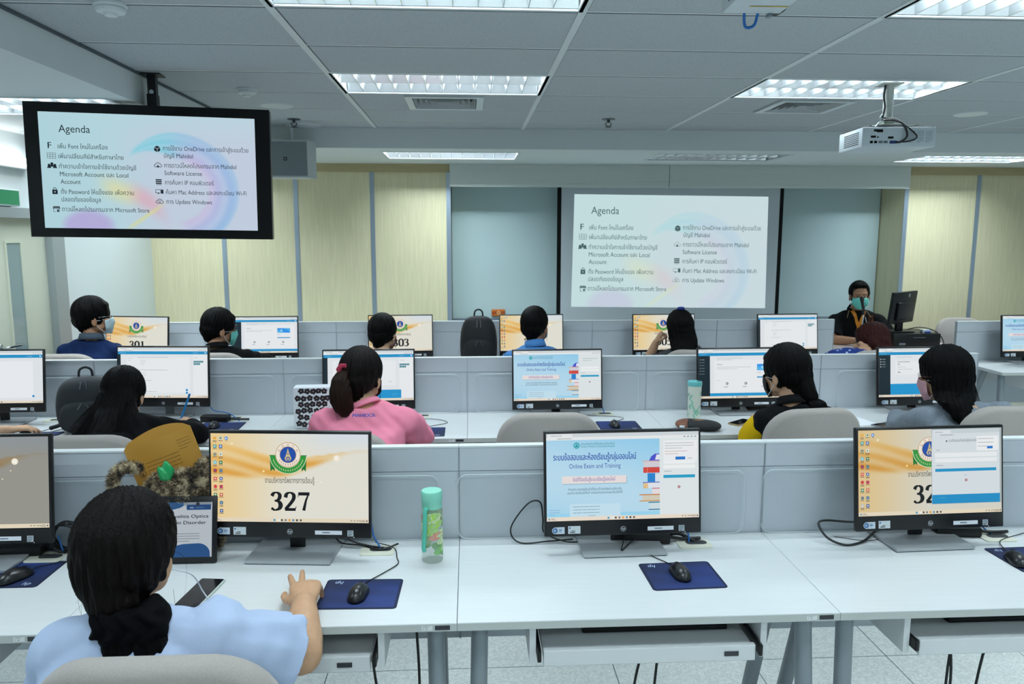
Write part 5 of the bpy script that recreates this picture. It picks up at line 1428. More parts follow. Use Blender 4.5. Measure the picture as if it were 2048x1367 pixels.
    for k, V in enumerate(p.v[n_left:]): V[:, 0] -= (0.013 if k < n_right - n_left else 0.007) * p.w

# ------------------------------------------------------------ hanging television
TVX, TVY, TVZ, TVYAW = -1.704, 4.3, 2.14, 0.10
t = thing('television', 'large black television hanging from the ceiling and showing the agenda slide', 'television', (TVX, TVY, TVZ), TVYAW)
Mtv = Matrix.Rotation(0.012, 4, 'Y') @ Matrix.Rotation(-0.008, 4, 'X')
R3 = np.array(Mtv.to_3x3())
TW, TH = 1.238, 0.70
b = MB(); b.rbox((0, 0.03, 0), (TW, 0.06, TH), 0.006); b.rbox((0, 0.075, -0.03), (0.9, 0.05, 0.5), 0.02)
b.v = [v @ R3.T for v in b.v]; b.build('casing', mat('tv_black', '07080a', 0.3, spec=0.35), t, auto=35)
b = MB(); x0, x1, z0, z1 = -0.5495, 0.541, -0.302, 0.30
b.b6(-TW / 2, TW / 2, -0.004, 0.0, z1, TH / 2); b.b6(-TW / 2, TW / 2, -0.004, 0.0, -TH / 2, z0); b.b6(-TW / 2, x0, -0.004, 0.0, z0, z1); b.b6(x1, TW / 2, -0.004, 0.0, z0, z1)
b.v = [v @ R3.T for v in b.v]; b.build('bezel', mat('tv_bezel', '060709', 0.25, spec=0.3), t)
p = Pic(x1 - x0, z1 - z0); agenda(p, '17242f')
p.build('screen', screen_mat('tv_glow', 0.80, 0.2), t, Mtv @ Matrix.Translation((0, -0.0006, 0)), (x0, z0))
b = MB(); b.rbox((0.0, 0.115, 0.10), (0.20, 0.03, 0.36), 0.005); b.rbox((0, 0.11, 0.30), (0.05, 0.07, 0.25), 0.005)
b.build('mount_bracket', BLACK_PLASTIC, t, auto=35)
b = MB(); b.b6(-0.021, 0.021, 0.09, 0.135, 0.32, CEIL_Z - TVZ); b.rbox((0, 0.112, CEIL_Z - TVZ - 0.004), (0.11, 0.11, 0.008), 0.002)
b.build('ceiling_pole', BLACK_PLASTIC, t)
MB().lathe([(0.001, 0), (0.012, 0), (0.012, 0.006), (0.001, 0.006)], c=(0, 0.09, 0.435), n=18, R=rot(x=math.pi / 2)).build('bolt', CHROME, t)

# ------------------------------------------------------------ wall loudspeaker
t = thing('loudspeaker', 'white loudspeaker with a grey grille hanging under the front ceiling beside the television', 'loudspeaker', (-1.42, 6.30, 2.255), 0.0)
b = MB(); b.prism([(-0.19, -0.07), (0.155, -0.07), (0.19, 0.10), (-0.19, 0.10)], 0, 0.29, 'xy'); b.build('cabinet', mat('speaker_white', 'c2c8c8', 0.5), t)
MB().b6(-0.185, 0.15, -0.076, -0.070, 0.014, 0.276).build('grille', mat('speaker_grille', '7d898c', 0.7, noise=(700, 0.15)), t)
p = Pic(0.028, 0.028); p.rect(0, 0, 1, 1, '1c2226', 0); p.rect(0.3, 0.3, 0.7, 0.7, '8d979b', 1); p.build('badge', PRINT, t, Matrix.Translation((0, -0.0765, 0)), (-0.03, 0.13))
b = MB(); b.tube([(0.02, 0.02, 0.28), (0.02, 0.02, CEIL_Z - 2.257)], 0.012, 10); b.rbox((0.02, 0.02, CEIL_Z - 2.259), (0.09, 0.09, 0.006), 0.002); b.build('hanging_bracket', WHITE_STEEL, t)

# ------------------------------------------------------------ projectors
PROJ = mat('projector_white', 'ccd6dc', 0.45)
def projector(label, x, y, z, yaw, w=0.40, d=0.30, h=0.105, pole=True, near=False):
    t = thing('projector', label, 'projector', (x, y, z), yaw, 'ceiling projectors')
    MB().rbox((0, 0, h / 2), (w, d, h), 0.006).build('casing', PROJ, t, auto=35)
    MB().rbox((0.0, 0, h + 0.003), (w * 0.97, d * 0.9, 0.006), 0.002).build('mounting_base', BLACK_PLASTIC, t)
    MB().lathe([(0.001, 0), (0.035, 0), (0.035, 0.03), (0.028, 0.032), (0.001, 0.025)], c=(0.09, d / 2 - 0.005, h * 0.5), n=24, R=rot(x=-math.pi / 2)).build('lens', BLACK_PLASTIC, t, auto=40)
    g = MB()
    for r in range(7):
        for c in range(16): g.b6(-w / 2 - 0.0008, -w / 2 + 0.001, -d * 0.36 + c * d * 0.040, -d * 0.36 + c * d * 0.040 + d * 0.024, 0.018 + r * 0.0105, 0.0245 + r * 0.0105)
    g.build('side_vent', DEEP_BLACK, t)
    s = MB()
    for (px, pz, pw, ph, mi) in ((-0.155, 0.05, 0.028, 0.012, 0), (-0.12, 0.05, 0.008, 0.008, 0), (-0.158, 0.02, 0.016, 0.014, 0), (-0.135, 0.02, 0.016, 0.014, 0), (-0.11, 0.02, 0.022, 0.014, 1), (-0.083, 0.02, 0.022, 0.014, 1), (-0.06, 0.045, 0.03, 0.012, 0), (-0.05, 0.018, 0.04, 0.016, 2), (-0.14, 0.08, 0.05, 0.016, 0)):
        s.b6(px, px + pw, -d / 2 - 0.0012, -d / 2 + 0.001, pz, pz + ph, mi)
    s.build('socket', [DEEP_BLACK, mat('usb_grey', '6f7a80', 0.4, metal=0.5), mat('vga_blue', '1d2f6f', 0.5)], t)
    p = Pic(0.14, 0.085); r_ = random.Random(4)
    for k in range(3):
        lines(p, 0.0 + k * 0.34, 0.85, 0.27, 8, '77828a', gap=0.1, hh=0.03, seed=k, layer=1)
    p.build('printed_label', PRINT, t, Matrix.Translation((0, -d / 2 - 0.0008, 0)), (0.05, 0.012))
    if pole:
        H = CEIL_Z - z
        b = MB(); b.tube([(0, 0, h + 0.07), (0, 0, H)], 0.027, 20); b.rbox((0, 0, H - 0.004), (0.12, 0.12, 0.008), 0.002)
        b.build('ceiling_pole', mat('pole_white', 'c9cec8', 0.5, noise=(30, 0.08)), t, auto=40)
        b = MB(); b.rbox((0, -0.005, h + 0.055), (0.06, 0.05, 0.045), 0.004); b.rbox((0.0, 0, h + 0.022), (0.16, 0.12, 0.02), 0.004)
        for sx in (-1, 1): b.tube([(sx * 0.13, -0.09, h + 0.004), (sx * 0.13, -0.09, h + 0.022)], 0.012, 10); b.tube([(0, 0, h + 0.02), (sx * 0.13, -0.09, h + 0.018)], 0.007, 6)
        b.build('mount_bracket', mat('bracket_grey', 'a7aca6', 0.45, metal=0.3), t, auto=40)
        b = MB(); b.curve([(-0.03, -0.02, H - 0.01), (-0.035, -0.02, H - 0.07), (-0.03, -0.03, h + 0.13), (-0.045, -0.05, h + 0.06), (-0.02, -0.10, h + 0.05), (0.02, -0.16, h + 0.02), (0.035, -0.19, 0.06), (0.01, -0.175, 0.028), (-0.02, -0.165, 0.026)], 0.006, 8)
        b.curve([(-0.04, -0.04, h + 0.07), (0.0, -0.13, h + 0.045), (0.075, -0.185, 0.075), (0.085, -0.19, 0.045), (0.05, -0.18, 0.03), (0.0, -0.16, 0.026)], 0.004, 7)
        b.build('signal_cable', CABLE, t, smooth=True)
        b = MB(); b.curve([(-0.03, -0.03, h + 0.10), (-0.06, -0.05, h + 0.07), (-0.05, -0.05, h + 0.045), (-0.09, -0.10, h + 0.03), (-0.14, -0.16, h * .8), (-0.13, -0.17, h * 0.75), (-0.10, -0.152, h * 0.75)], 0.004, 7)
        b.build('white_cable', WHITE_STEEL, t, smooth=True)
    return t
projector('white projector hanging on a pole at the right with its cable sockets showing', 2.42, 4.42, 2.30, -0.10, 0.405, 0.34, 0.108)
t = projector('white projector at the top edge of the picture with a blue cable loop', 0.958, 2.52, 2.555, -0.02, 0.20, 0.30, 0.07, pole=False)
b = MB(); b.tube([(0, 0, 0.075), (0, 0, CEIL_Z - 2.555)], 0.03, 16); b.build('ceiling_pole', mat('pole_white', 'c9cec8', 0.5), t)
p = Pic(0.13, 0.012); p.rect(0, 0, 1, 1, 'c8a93a', 0); lines(p, 0.04, 0.3, 0.9, 1, '6a5a1a', hh=0.4, layer=1)
p.build('yellow_label', PRINT, t, Matrix.Translation((0, 0, -0.0008)) @ Matrix.Rotation(math.pi / 2, 4, 'X'), (-0.035, -0.07))
MB().curve([(-0.02, 0.13, 0.012), (-0.02, 0.158, 0.0), (-0.012, 0.17, -0.035), (0.005, 0.17, -0.04), (0.02, 0.165, -0.03), (0.025, 0.155, 0.0), (0.025, 0.13, 0.012)], 0.005, 8).build('blue_cable', BLUE_CABLE, t, smooth=True)
MB().rbox((0.065, 0.155, -0.004), (0.018, 0.03, 0.012), 0.004).build('grey_connector', GREY_STEEL, t)

# ------------------------------------------------------------ glass writing board and projection screen
t = thing('writing_board', 'pale green glass writing board behind the projection screen', 'writing board', (2.18, BOARD_Y, 0.0))
MB().b6(-2.36, 2.36, -0.006, 0.026, 0.90, 2.45).build('glass_panel', mat('board_glass', 'c9dfe2', 0.16, spec=0.5), t)
b = MB(); b.b6(-2.36, 2.36, -0.075, -0.006, 0.865, 0.875); b.b6(-2.36, 2.36, -0.078, -0.072, 0.865, 0.89); b.b6(-2.36, 2.36, -0.012, -0.006, 0.865, 0.905)
b.build('pen_tray', ALU, t)
MB().b6(-2.36, 2.36, -0.01, 0.026, 0.70, 0.864).build('lower_rail', CREAM, t)
t = thing('board_eraser', 'orange board eraser stuck on the glass writing board above the rucksack', 'eraser', (0.315, BOARD_Y - 0.006, 0.93))
MB().rbox((0, -0.014, 0.036), (0.145, 0.028, 0.072), 0.006).build('felt_body', mat('eraser_orange', 'd9782a', 0.6), t, auto=35)
p = Pic(0.14, 0.066); p.rect(0.0, 0.25, 1, 0.75, 'b4551a', 0); p.disc(0.53, 0.5, 0.16, 'eeb27a', 1, 20); p.disc(0.53, 0.5, 0.07, 'd9782a', 2, 16); p.build('printed_face', PRINT, t, Matrix.Translation((0, -0.0285, 0)), (-0.07, 0.003))
for k, (m_, x) in enumerate((('2358b0', 3.62), ('1d1f24', 3.70), ('b02a2a', 3.78))):
    tag(MB().tube([(x, BOARD_Y - 0.045, 0.885), (x + 0.13, BOARD_Y - 0.045, 0.885)], 0.009, 10).build('marker_pen', mat('pen_' + m_, m_, 0.4)), ('blue', 'black', 'red')[k] + ' marker pen on the tray of the writing board', 'marker pen', 'marker pens on the tray')
SY = 7.97
t = thing('projection_screen', 'pulled-down projection screen with black side borders showing the agenda slide', 'projection screen', (2.1, SY, 0.0))
MB().b6(-1.142, 1.165, 0, 0.002, 0.80, 2.46).build('fabric', mat('screen_fabric', 'cdd5da', 0.8, spec=0.1), t)
for a, b_ in ((-1.185, -1.142), (1.165, 1.205)):
    MB().b6(a, b_, -0.0005, 0.0025, 0.80, 2.46).build('border', DEEP_BLACK, t)
MB().tube([(-1.2, 0.001, 0.79), (1.22, 0.001, 0.79)], 0.014, 10).build('weight_bar', BLACK_PLASTIC, t)
MB().rbox((0.01, 0.02, 2.475), (2.5, 0.09, 0.06), 0.01).build('roller_case', WHITE_STEEL, t)
p = Pic(2.06, 1.17); agenda(p, '4c6a6c', 0.62)
V = np.concatenate(p.v) / (2.06, 1.17, 1); k_ = SY / 7.95
c4 = [np.array(q) for q in ((1.068, 1.061), (3.152, 1.037), (3.132, 2.207), (1.09, 2.225))]       # keystoned corners of the thrown picture
c4 = [np.array((q[0] * k_ - 2.1, CAM_H + (q[1] - CAM_H) * k_)) for q in c4]
u, v = V[:, :1], V[:, 1:2]
Q = c4[0] * (1 - u) * (1 - v) + c4[1] * u * (1 - v) + c4[2] * u * v + c4[3] * (1 - u) * v
p.v = [np.column_stack([Q, V[:, 2]])]; p.w = p.h = 1
p.build('projected_slide', screen_mat('projected_light', 0.82, 0.05), t, Matrix.Translation((0, -0.0006, 0)))

# ------------------------------------------------------------ speaker's desk with computer and microphones
TDY = 6.72
t = thing('speaker_desk', 'pale desk of the masked speaker carrying a black computer box', 'desk', (3.85, TDY, 0))
MB().rbox((0, 0.3, 0.765), (1.45, 0.62, 0.025), 0.003).build('tabletop', mat('speaker_desk_top', 'c9b9b4', 0.4), t)
MB().b6(-0.71, 0.71, 0.02, 0.04, 0.08, 0.75).build('front_panel', PANEL, t)
for s in (-1, 1): MB().b6(s * 0.70 - 0.012, s * 0.70 + 0.012, 0.04, 0.58, 0.0, 0.7525).build('side_panel', PANEL, t)
t = thing('desktop_computer', 'black monitor seen from behind, standing on the speaker\'s computer box', 'monitor', (4.06, 6.98, 0.905), 0)
Mm = Matrix.Translation((0.0, -0.06, 0.235)) @ Matrix.Rotation(math.radians(35), 4, 'Z') @ Matrix.Rotation(0.10, 4, 'X')
b = MB(); b.rbox((0, 0.0, 0), (0.47, 0.03, 0.30), 0.008); b.rbox((0, -0.028, -0.03), (0.30, 0.03, 0.17), 0.012)
Rm, Tm = np.array(Mm.to_3x3()), np.array(Mm.translation); b.v = [v @ Rm.T + Tm for v in b.v]
b.build('casing', CHASSIS, t, auto=35)
p = Pic(0.024, 0.03); p.rect(0, 0, 1, 1, 'c4ccd2', 0); lines(p, 0.2, 0.7, 0.6, 4, '707a82', gap=0.18, hh=0.07); p.build('sticker', PRINT, t, Mm @ Matrix.Translation((0, -0.0155, 0)), (0.06, 0.098))
b = MB(); b.rbox((0.0, -0.02, 0.1), (0.06, 0.05, 0.20), 0.008); b.rbox((0, -0.02, 0.006), (0.22, 0.18, 0.012), 0.004); b.build('stand', BLACK_PLASTIC, t, auto=35)
t = thing('computer_box', 'black desktop computer box under the speaker\'s monitor', 'computer', (4.16, 7.0, 0.7775))
MB().rbox((0, 0, 0.063), (0.45, 0.38, 0.126), 0.004).build('case', BLACK_PLASTIC, t, auto=35)
b = MB(); b.rbox((-0.14, -0.191, 0.03), (0.06, 0.004, 0.02), 0.001); b.build('logo_plate', GREY_STEEL, t)
MB().rbox((0.02, -0.191, 0.09), (0.12, 0.003, 0.004), 0.001).build('disc_slot', GREY_STEEL, t)
tag(MB().curve([(4.12, 6.92, 0.93), (4.20, 6.88, 0.955), (4.29, 6.86, 0.945), (4.36, 6.85, 0.915), (4.41, 6.83, 0.86), (4.42, 6.80, 0.79)], 0.005, 7).build('cable', CABLE, smooth=True), 'black cord draped over the speaker\'s computer box', 'cable', 'black cables')
t = thing('hub', 'small white and blue connector box on the speaker\'s computer box', 'hub', (4.28, 6.88, 0.9035)); MB().rbox((0, 0, 0.016), (0.09, 0.05, 0.03), 0.004).build('box', WHITE_STEEL, t); MB().rbox((0.0, -0.03, 0.008), (0.05, 0.02, 0.015), 0.003).build('plug', mat('plug_blue', '2a3fa0', 0.4), t)
MIC = mat('microphone_grey', '6d7176', 0.4, metal=0.5)
t = thing('microphone', 'microphone on a slim folding stand in front of the speaker\'s mask', 'microphone', (3.60, 6.80, 0.7775))
b = MB(); b.tube([(0.01, 0.02, 0.0), (0.05, 0.05, 0.27), (0.06, 0.06, 0.33)], 0.006, 8); b.tube([(0.13, 0.02, 0.06), (0.07, 0.05, 0.28)], 0.005, 8); b.build('stand_rods', CHROME, t)
MB().lathe([(0.001, 0), (0.06, 0), (0.06, 0.012), (0.001, 0.016)], c=(0.03, 0.03, 0), n=24).build('stand_base', BLACK_PLASTIC, t)
b = MB(); b.tube([(0.055, 0.055, 0.30), (0.062, 0.08, 0.38)], 0.011, 10); b.build('clip', BLACK_PLASTIC, t)
b = MB(); b.tube([(0.06, 0.075, 0.35), (0.065, 0.11, 0.41), (0.07, 0.13, 0.445)], [0.012, 0.014, 0.021], 12, flat=False); b.build('microphone_body', BLACK_PLASTIC, t, smooth=True)
t = thing('microphone', 'grey microphone with an orange ring lying by the end of the farthest panel', 'microphone', (3.215, 6.78, 0.7775))
MB().ell((0.045, 0, 0.028), (0.027, 0.027, 0.027)).build('grille_head', MIC, t, smooth=True)
MB().tube([(0.022, 0, 0.028), (0.014, 0, 0.028)], 0.027, 16).build('ring', mat('ring_orange', 'd2552a', 0.5), t)
MB().tube([(0.014, 0, 0.028), (-0.12, 0.0, 0.02)], [0.02, 0.014], 12).build('handle', BLACK_PLASTIC, t)
# ------------------------------------------------------------ people
def V3(*a): return np.array(a, float)
def unit(v): v = np.asarray(v, float); return v / (np.linalg.norm(v) + 1e-12)

def fused(parts, voxel, smooth_n=6, off=None, factor=0.5):
    """many closed shapes fused into one continuous surface -> (points, faces)"""
    vs_, fs, n = [], [], 0
    for V, F in parts:
        vs_.append(V); fs += [tuple(i + n for i in f) for f in F]; n += len(V)
    me = bpy.data.meshes.new('fuse'); me.from_pydata(np.concatenate(vs_).tolist(), [], fs)
    bm = bmesh.new(); bm.from_mesh(me); bmesh.ops.recalc_face_normals(bm, faces=bm.faces[:]); bm.to_mesh(me); bm.free()
    o = bpy.data.objects.new('fuse', me); COL.objects.link(o)
    r = o.modifiers.new('r', 'REMESH'); r.mode = 'VOXEL'; r.voxel_size = voxel
    if smooth_n:
        s = o.modifiers.new('s', 'SMOOTH'); s.factor = factor; s.iterations = smooth_n
    dg = bpy.context.evaluated_depsgraph_get()
    ev = bpy.data.meshes.new_from_object(o.evaluated_get(dg))
    n = len(ev.vertices); co = np.empty(n * 3, np.float32); ev.vertices.foreach_get('co', co)
    nr = np.empty(n * 3, np.float32); ev.vertices.foreach_get('normal', nr)
    F = [tuple(p.vertices) for p in ev.polygons]
    bpy.data.objects.remove(o); bpy.data.meshes.remove(me); bpy.data.meshes.remove(ev)
    return co.reshape(-1, 3).astype(float), nr.reshape(-1, 3).astype(float), F

def put(name, V, F, m, parent, extra=None):
    b = MB(); b.add(V - np.array(parent.location), F)
    if extra:
        for W, G in extra: b.add(W - np.array(parent.location), G)
    me = bpy.data.meshes.new(name); me.from_pydata(np.concatenate(b.v).tolist(), [], b.f)
    me.materials.append(m); me.polygons.foreach_set('use_smooth', [True] * len(me.polygons))
    return link(name, me, parent)

def loft(rings, n=28):
    """closed skin over elliptical rings (centre, right, depth, half width, half depth)"""
    V = []
    for c, r, d, a, b in rings:
        for k in range(n):
            t = 2 * math.pi * k / n; ct, st = math.cos(t), math.sin(t)
            V.append(c + r * a * np.sign(ct) * abs(ct) ** 0.85 + d * b * np.sign(st) * abs(st) ** 0.85)
    F = []
    for j in range(len(rings) - 1):
        for k in range(n):
            a, b = j * n + k, j * n + (k + 1) % n
            F.append((a, b, b + n, a + n))
    F += [tuple(range(n))[::-1], tuple(range((len(rings) - 1) * n, len(rings) * n))]
    return np.array(V), F

CURLS = {'flat': [(0.16, 0.06, 0.05), (0.14, 0.06, 0.05), (0.45, 0.5, 0.4), (0.60, 0.6, 0.4)], 'rest': [(0.25, 0.35, 0.25)] * 4, 'mouse': [(0.30, 0.55, 0.35), (0.25, 0.5, 0.35), (0.3, 0.6, 0.4), (0.35, 0.7, 0.45)],
         'type': [(0.30, 0.30, 0.2), (0.28, 0.28, 0.2), (0.75, 0.95, 0.6), (0.85, 1.05, 0.7)], 'pen': [(0.7, 0.6, 0.35), (0.85, 0.75, 0.45), (1.1, 1.0, 0.6), (1.2, 1.1, 0.7)],
         'fist': [(1.1, 1.2, 0.8)] * 4}
def hand(wrist, d, up, thumb, pose='rest', s=1.0, spread=0.10, finger=1.0):
    d = unit(d); side = unit(thumb - d * (np.asarray(thumb) @ d)); up = unit(up - d * (np.asarray(up) @ d) - side * (np.asarray(up) @ side))
    w = np.asarray(wrist, float); P = []
    rings = [(w + d * l * s + up * h * s, side, up, a * s, b * s) for l, h, a, b in ((-0.012, 0, 0.026, 0.020), (0.012, 0.001, 0.029, 0.019), (0.04, 0.003, 0.037, 0.018), (0.07, 0.003, 0.041, 0.016), (0.09, 0.001, 0.039, 0.013), (0.097, 0, 0.034, 0.009))]
    P.append(loft(rings, 20))
    for i, (c, L) in enumerate(zip(CURLS[pose], (0.070, 0.078, 0.072, 0.056))):
        o = (0.0285 - 0.019 * i) * s
        base = w + d * (0.084 - 0.004 * abs(i - 1)) * s + side * o
        a = 0.0; q = base.copy(); pts = [q - d * 0.02 * s, q]; dd = unit(d + side * spread * (1.2 - 0.9 * i))
        for f, ang in zip((0.44, 0.31, 0.25), c):
            a += ang; q = q + (dd * math.cos(a) - up * math.sin(a)) * L * f * s * finger; pts.append(q)
        P.append(chain(pts, np.array([0.0095, 0.0098, 0.0088, 0.0082, 0.0066]) * s * (0.88 if i == 3 else 1), 10))
    t0 = w + d * 0.022 * s + side * 0.024 * s - up * 0.004 * s
    t1 = t0 + (d * 0.75 + side * 0.55 - up * 0.25) * 0.042 * s; t2 = t1 + (d * 0.93 + side * 0.25 - up * 0.25) * 0.032 * s; t3 = t2 + (d * 0.97 - side * 0.05 - up * 0.25) * 0.024 * s
    P.append(chain([t0 - side * 0.01 * s, t0, t1, t2, t3], np.array([0.0135, 0.013, 0.0108, 0.0092, 0.0072]) * s, 10))
    return P

SKIN = mat('skin_light', 'c99f80', 0.55, spec=0.35, noise=(60, 0.05), bump=(300, 0.06))
SKIN2 = mat('skin_tan', 'a87c60', 0.55, spec=0.35, noise=(60, 0.05), bump=(300, 0.06))
HAIR = mat('black_hair', '040404', 0.55, spec=0.10, noise=(26, 0.35, (6, 6, 0.5)), bump=(30, 0.5, (8, 8, 0.5)))
HAIRB = mat('dark_brown_hair', '0c0706', 0.55, spec=0.12, noise=(26, 0.4, (6, 6, 0.5)), bump=(30, 0.5, (8, 8, 0.5)))
HAIRR = mat('auburn_hair', '341614', 0.55, spec=0.12, noise=(26, 0.4, (6, 6, 0.5)), bump=(30, 0.5, (8, 8, 0.5)))
DARKT = mat('dark_trousers', '1b1e26', 0.85)
SHOE = mat('dark_shoe', '17181b', 0.5)
EYE = mat('eye_white', '9d948c', 0.4)
IRIS = mat('dark_iris', '1a120e', 0.15)
MASK_B = mat('mask_teal', '74d6cb', 0.75, bump=(90, 0.2, (0.2, 0.2, 1)))
MASK_W = mat('mask_pale_blue', 'b7cbd2', 0.75)
MASK_K = mat('mask_black', '121318', 0.8)
MASK_P = mat('mask_pink', 'd3a3ae', 0.75)
STRAPW = mat('mask_strap_white', 'd8dde0', 0.7)

def strands(paths, r=0.0007, n=4):
    out = []
    for p in paths: out.append(chain(spline(p, 5), np.linspace(r, r * 0.35, len(spline(p, 5))), n, True))
    return out

class Person:
    def __init__(s, label, base, head, yaw=0, pitch=0, roll=0, hs=1.1, voxel=0.0065, skin=SKIN, group='people in the room'):
        s.t = thing('person', label, 'person', (base[0], base[1], 0.0), 0, group)
        s.body = []; s.vox = voxel; s.skin = skin; s.hs = hs
        s.head = V3(*head)
        s.R = rot(z=math.radians(yaw)) @ rot(x=math.radians(pitch)) @ rot(y=math.radians(roll))
        s.shirt = []; s.trou = []
    def H(s, x, y, z): return s.head + s.R @ (V3(x, y, z) * s.hs)
    def he(s, c, r, R=None, nu=20, nv=14):
        V, F = ellipsoid(c, r, R, nu, nv); return (V * s.hs) @ s.R.T + s.head, F
    def hc(s, pts, r, n=12): return chain([s.H(*p) for p in pts], np.array(r) * s.hs if not np.isscalar(r) else r * s.hs, n)
    def build_head(s, neck):
        B = s.body
        B += [s.he((0, -0.012, 0.025), (0.073, 0.092, 0.088)), s.he((0, 0.022, -0.03), (0.060, 0.064, 0.080)), s.he((0, 0.056, -0.088), (0.026, 0.024, 0.022)),
              s.he((0, 0.068, 0.026), (0.048, 0.016, 0.012)), s.he((0, 0.080, -0.062), (0.021, 0.011, 0.006)), s.he((0, 0.078, -0.071), (0.018, 0.011, 0.006))]
        B.append(s.hc([(0, 0.078, 0.015), (0, 0.092, -0.012), (0, 0.100, -0.030)], [0.007, 0.009, 0.0125], 10))
        for q in (-1, 1):
            B.append(s.he((q * 0.012, 0.088, -0.036), (0.009, 0.009, 0.007)))
            B.append(s.he((q * 0.034, 0.058, -0.024), (0.024, 0.022, 0.022)))
            B.append(s.he((q * 0.047, 0.02, -0.062), (0.018, 0.032, 0.022)))
            B.append(s.he((q * 0.077, -0.008, -0.016), (0.009, 0.020, 0.033), rot(z=-q * 0.35, x=0.2), 14, 10))
            B.append(s.he((q * 0.080, -0.006, -0.040), (0.007, 0.010, 0.012), None, 10, 8))
        n0 = s.H(0, -0.022, -0.07); nk = V3(*neck)
        B.append(chain([s.H(0, -0.015, -0.03), n0, (n0 + nk) / 2, nk + (0, 0, -0.03)], np.array([0.05, 0.054, 0.054, 0.064]) * s.hs * 0.95, 18))
        s.neck = nk
        for q in (-1, 1):
            e = MB(); V, F = s.he((q * 0.031, 0.0655, 0.002), (0.0125, 0.0120, 0.0085), None, 14, 10); e.add(V - np.array(s.t.location), F)
            V, F = s.he((q * 0.031, 0.0752, 0.002), (0.0060, 0.0035, 0.0060), None, 12, 8); e.add(V - np.array(s.t.location), F, 1)
            e.build('eye', [EYE, IRIS], s.t, smooth=True)
    def torso(s, pelvis, shL, shR, width=1.0, lean=None, belly=0.0):
        p = V3(*pelvis); L, R_ = V3(*shL), V3(*shR); mid = (L + R_) / 2; nk = s.neck
        r1 = unit(R_ - L); r0 = unit(V3(r1[0], r1[1] * 0.5, 0)); s.fwd = unit(np.cross(V3(0, 0, 1), r0))
        half = np.linalg.norm(R_ - L) / 2
        def build(o):
            rings = []
            up = unit(mid - p)
            ctl = [(0.0, 0.165, 0.115), (0.12, 0.172, 0.122), (0.38, 0.150, 0.105 + belly), (0.62, 0.160, 0.112 + belly * 0.5), (0.82, 0.165, 0.105), (0.95, half + 0.005, 0.078)]
            for t, a, b in ctl:
                c = p + (mid - p) * t - s.fwd * 0.035 * math.sin(math.pi * t) + V3(0, 0, -0.07) * (1 - t) * 0
                r = unit(r0 + (r1 - r0) * t); d = unit(np.cross(up, r)); rings.append((c, r, d, a * width + o, b * width + o))
            d = unit(np.cross(unit(nk - mid + V3(0, 0, 0.02)), r1))
            rings.append((mid + (nk - mid) * 0.45 + V3(0, 0, 0.012), r1, d, half * 0.66 + o, 0.072 + o))
            rings.append((mid + (nk - mid) * 0.85 + V3(0, 0, 0.012), r1, d, 0.075 + o, 0.066 + o))
            P = [loft(rings)]
            for q in (L, R_):
                P.append(ellipsoid(q - V3(0, 0, 0.006), (0.056 + o, 0.056 + o, 0.054 + o), None, 18, 12))
                P.append(chain([nk - V3(0, 0, 0.035), nk * 0.5 + q * 0.5 - V3(0, 0, 0.012), q - V3(0, 0, 0.006)], np.array([0.056, 0.054, 0.054]) + o, 14))
            return P
        s.body += build(0.0); s.shirt += build(0.011)
        hips = [p + r0 * q * 0.09 - V3(0, 0, 0.02) for q in (-1, 1)]
        for q, h in zip((-1, 1), hips):
            knee = h + s.fwd * 0.40 + r0 * q * 0.05 + V3(0, 0, -0.02); knee[2] = 0.50
            ank = knee + s.fwd * 0.02; ank[2] = 0.085
            toe = ank + s.fwd * 0.15; toe[2] = 0.035
            s.body += [chain([h, (h + knee) / 2, knee, (knee * 0.55 + ank * 0.45), ank], [0.082, 0.072, 0.055, 0.052, 0.036], 16), chain([ank - s.fwd * 0.03 - V3(0, 0, 0.04), toe], [0.034, 0.026], 12)]
            s.trou += [chain([h, (h + knee) / 2, knee, (knee * 0.55 + ank * 0.45), ank + V3(0, 0, 0.03)], [0.093, 0.083, 0.067, 0.066, 0.056], 16)]
            b = MB(); V, F = chain([ank - s.fwd * 0.045 - V3(0, 0, 0.042), ank + s.fwd * 0.05 - V3(0, 0, 0.04), toe + V3(0, 0, 0.004), toe + s.fwd * 0.04], [0.040, 0.040, 0.037, 0.030], 14)
            V[:, 2] = np.maximum(V[:, 2], 0.003); b.add(V - np.array(s.t.location), F); b.build('shoe', SHOE, s.t, smooth=True)
        s.trou.append(loft([(p + V3(0, 0, z), r0, s.fwd, a, b) for z, a, b in ((-0.085, 0.15, 0.10), (-0.05, 0.178, 0.128), (0.03, 0.185, 0.135), (0.09, 0.178, 0.128))]))
    def arm(s, sh, el, wr, hd=None, up=(0, 0, 1), thumb=None, pose='rest', sleeve=0.6, cuff=None, fat=1.0, spread=0.10, hand_size=0.98, finger=1.0):
        sh, el, wr = V3(*sh), V3(*el), V3(*wr); a = s.hs * 0.92 * fat
        s.body += [chain([sh, sh + (el - sh) * 0.5, el], np.array([0.052, 0.047, 0.041]) * a, 16), chain([el, el + (wr - el) * 0.3, el + (wr - el) * 0.7, wr], np.array([0.041, 0.041, 0.033, 0.0265]) * a, 16)]
        hd = unit(wr - el) if hd is None else V3(*hd)
        if thumb is None: thumb = np.cross(hd, V3(*up))
        s.body += hand(wr, hd, V3(*up), V3(*thumb), pose, hand_size, spread, finger)
        o = 0.014
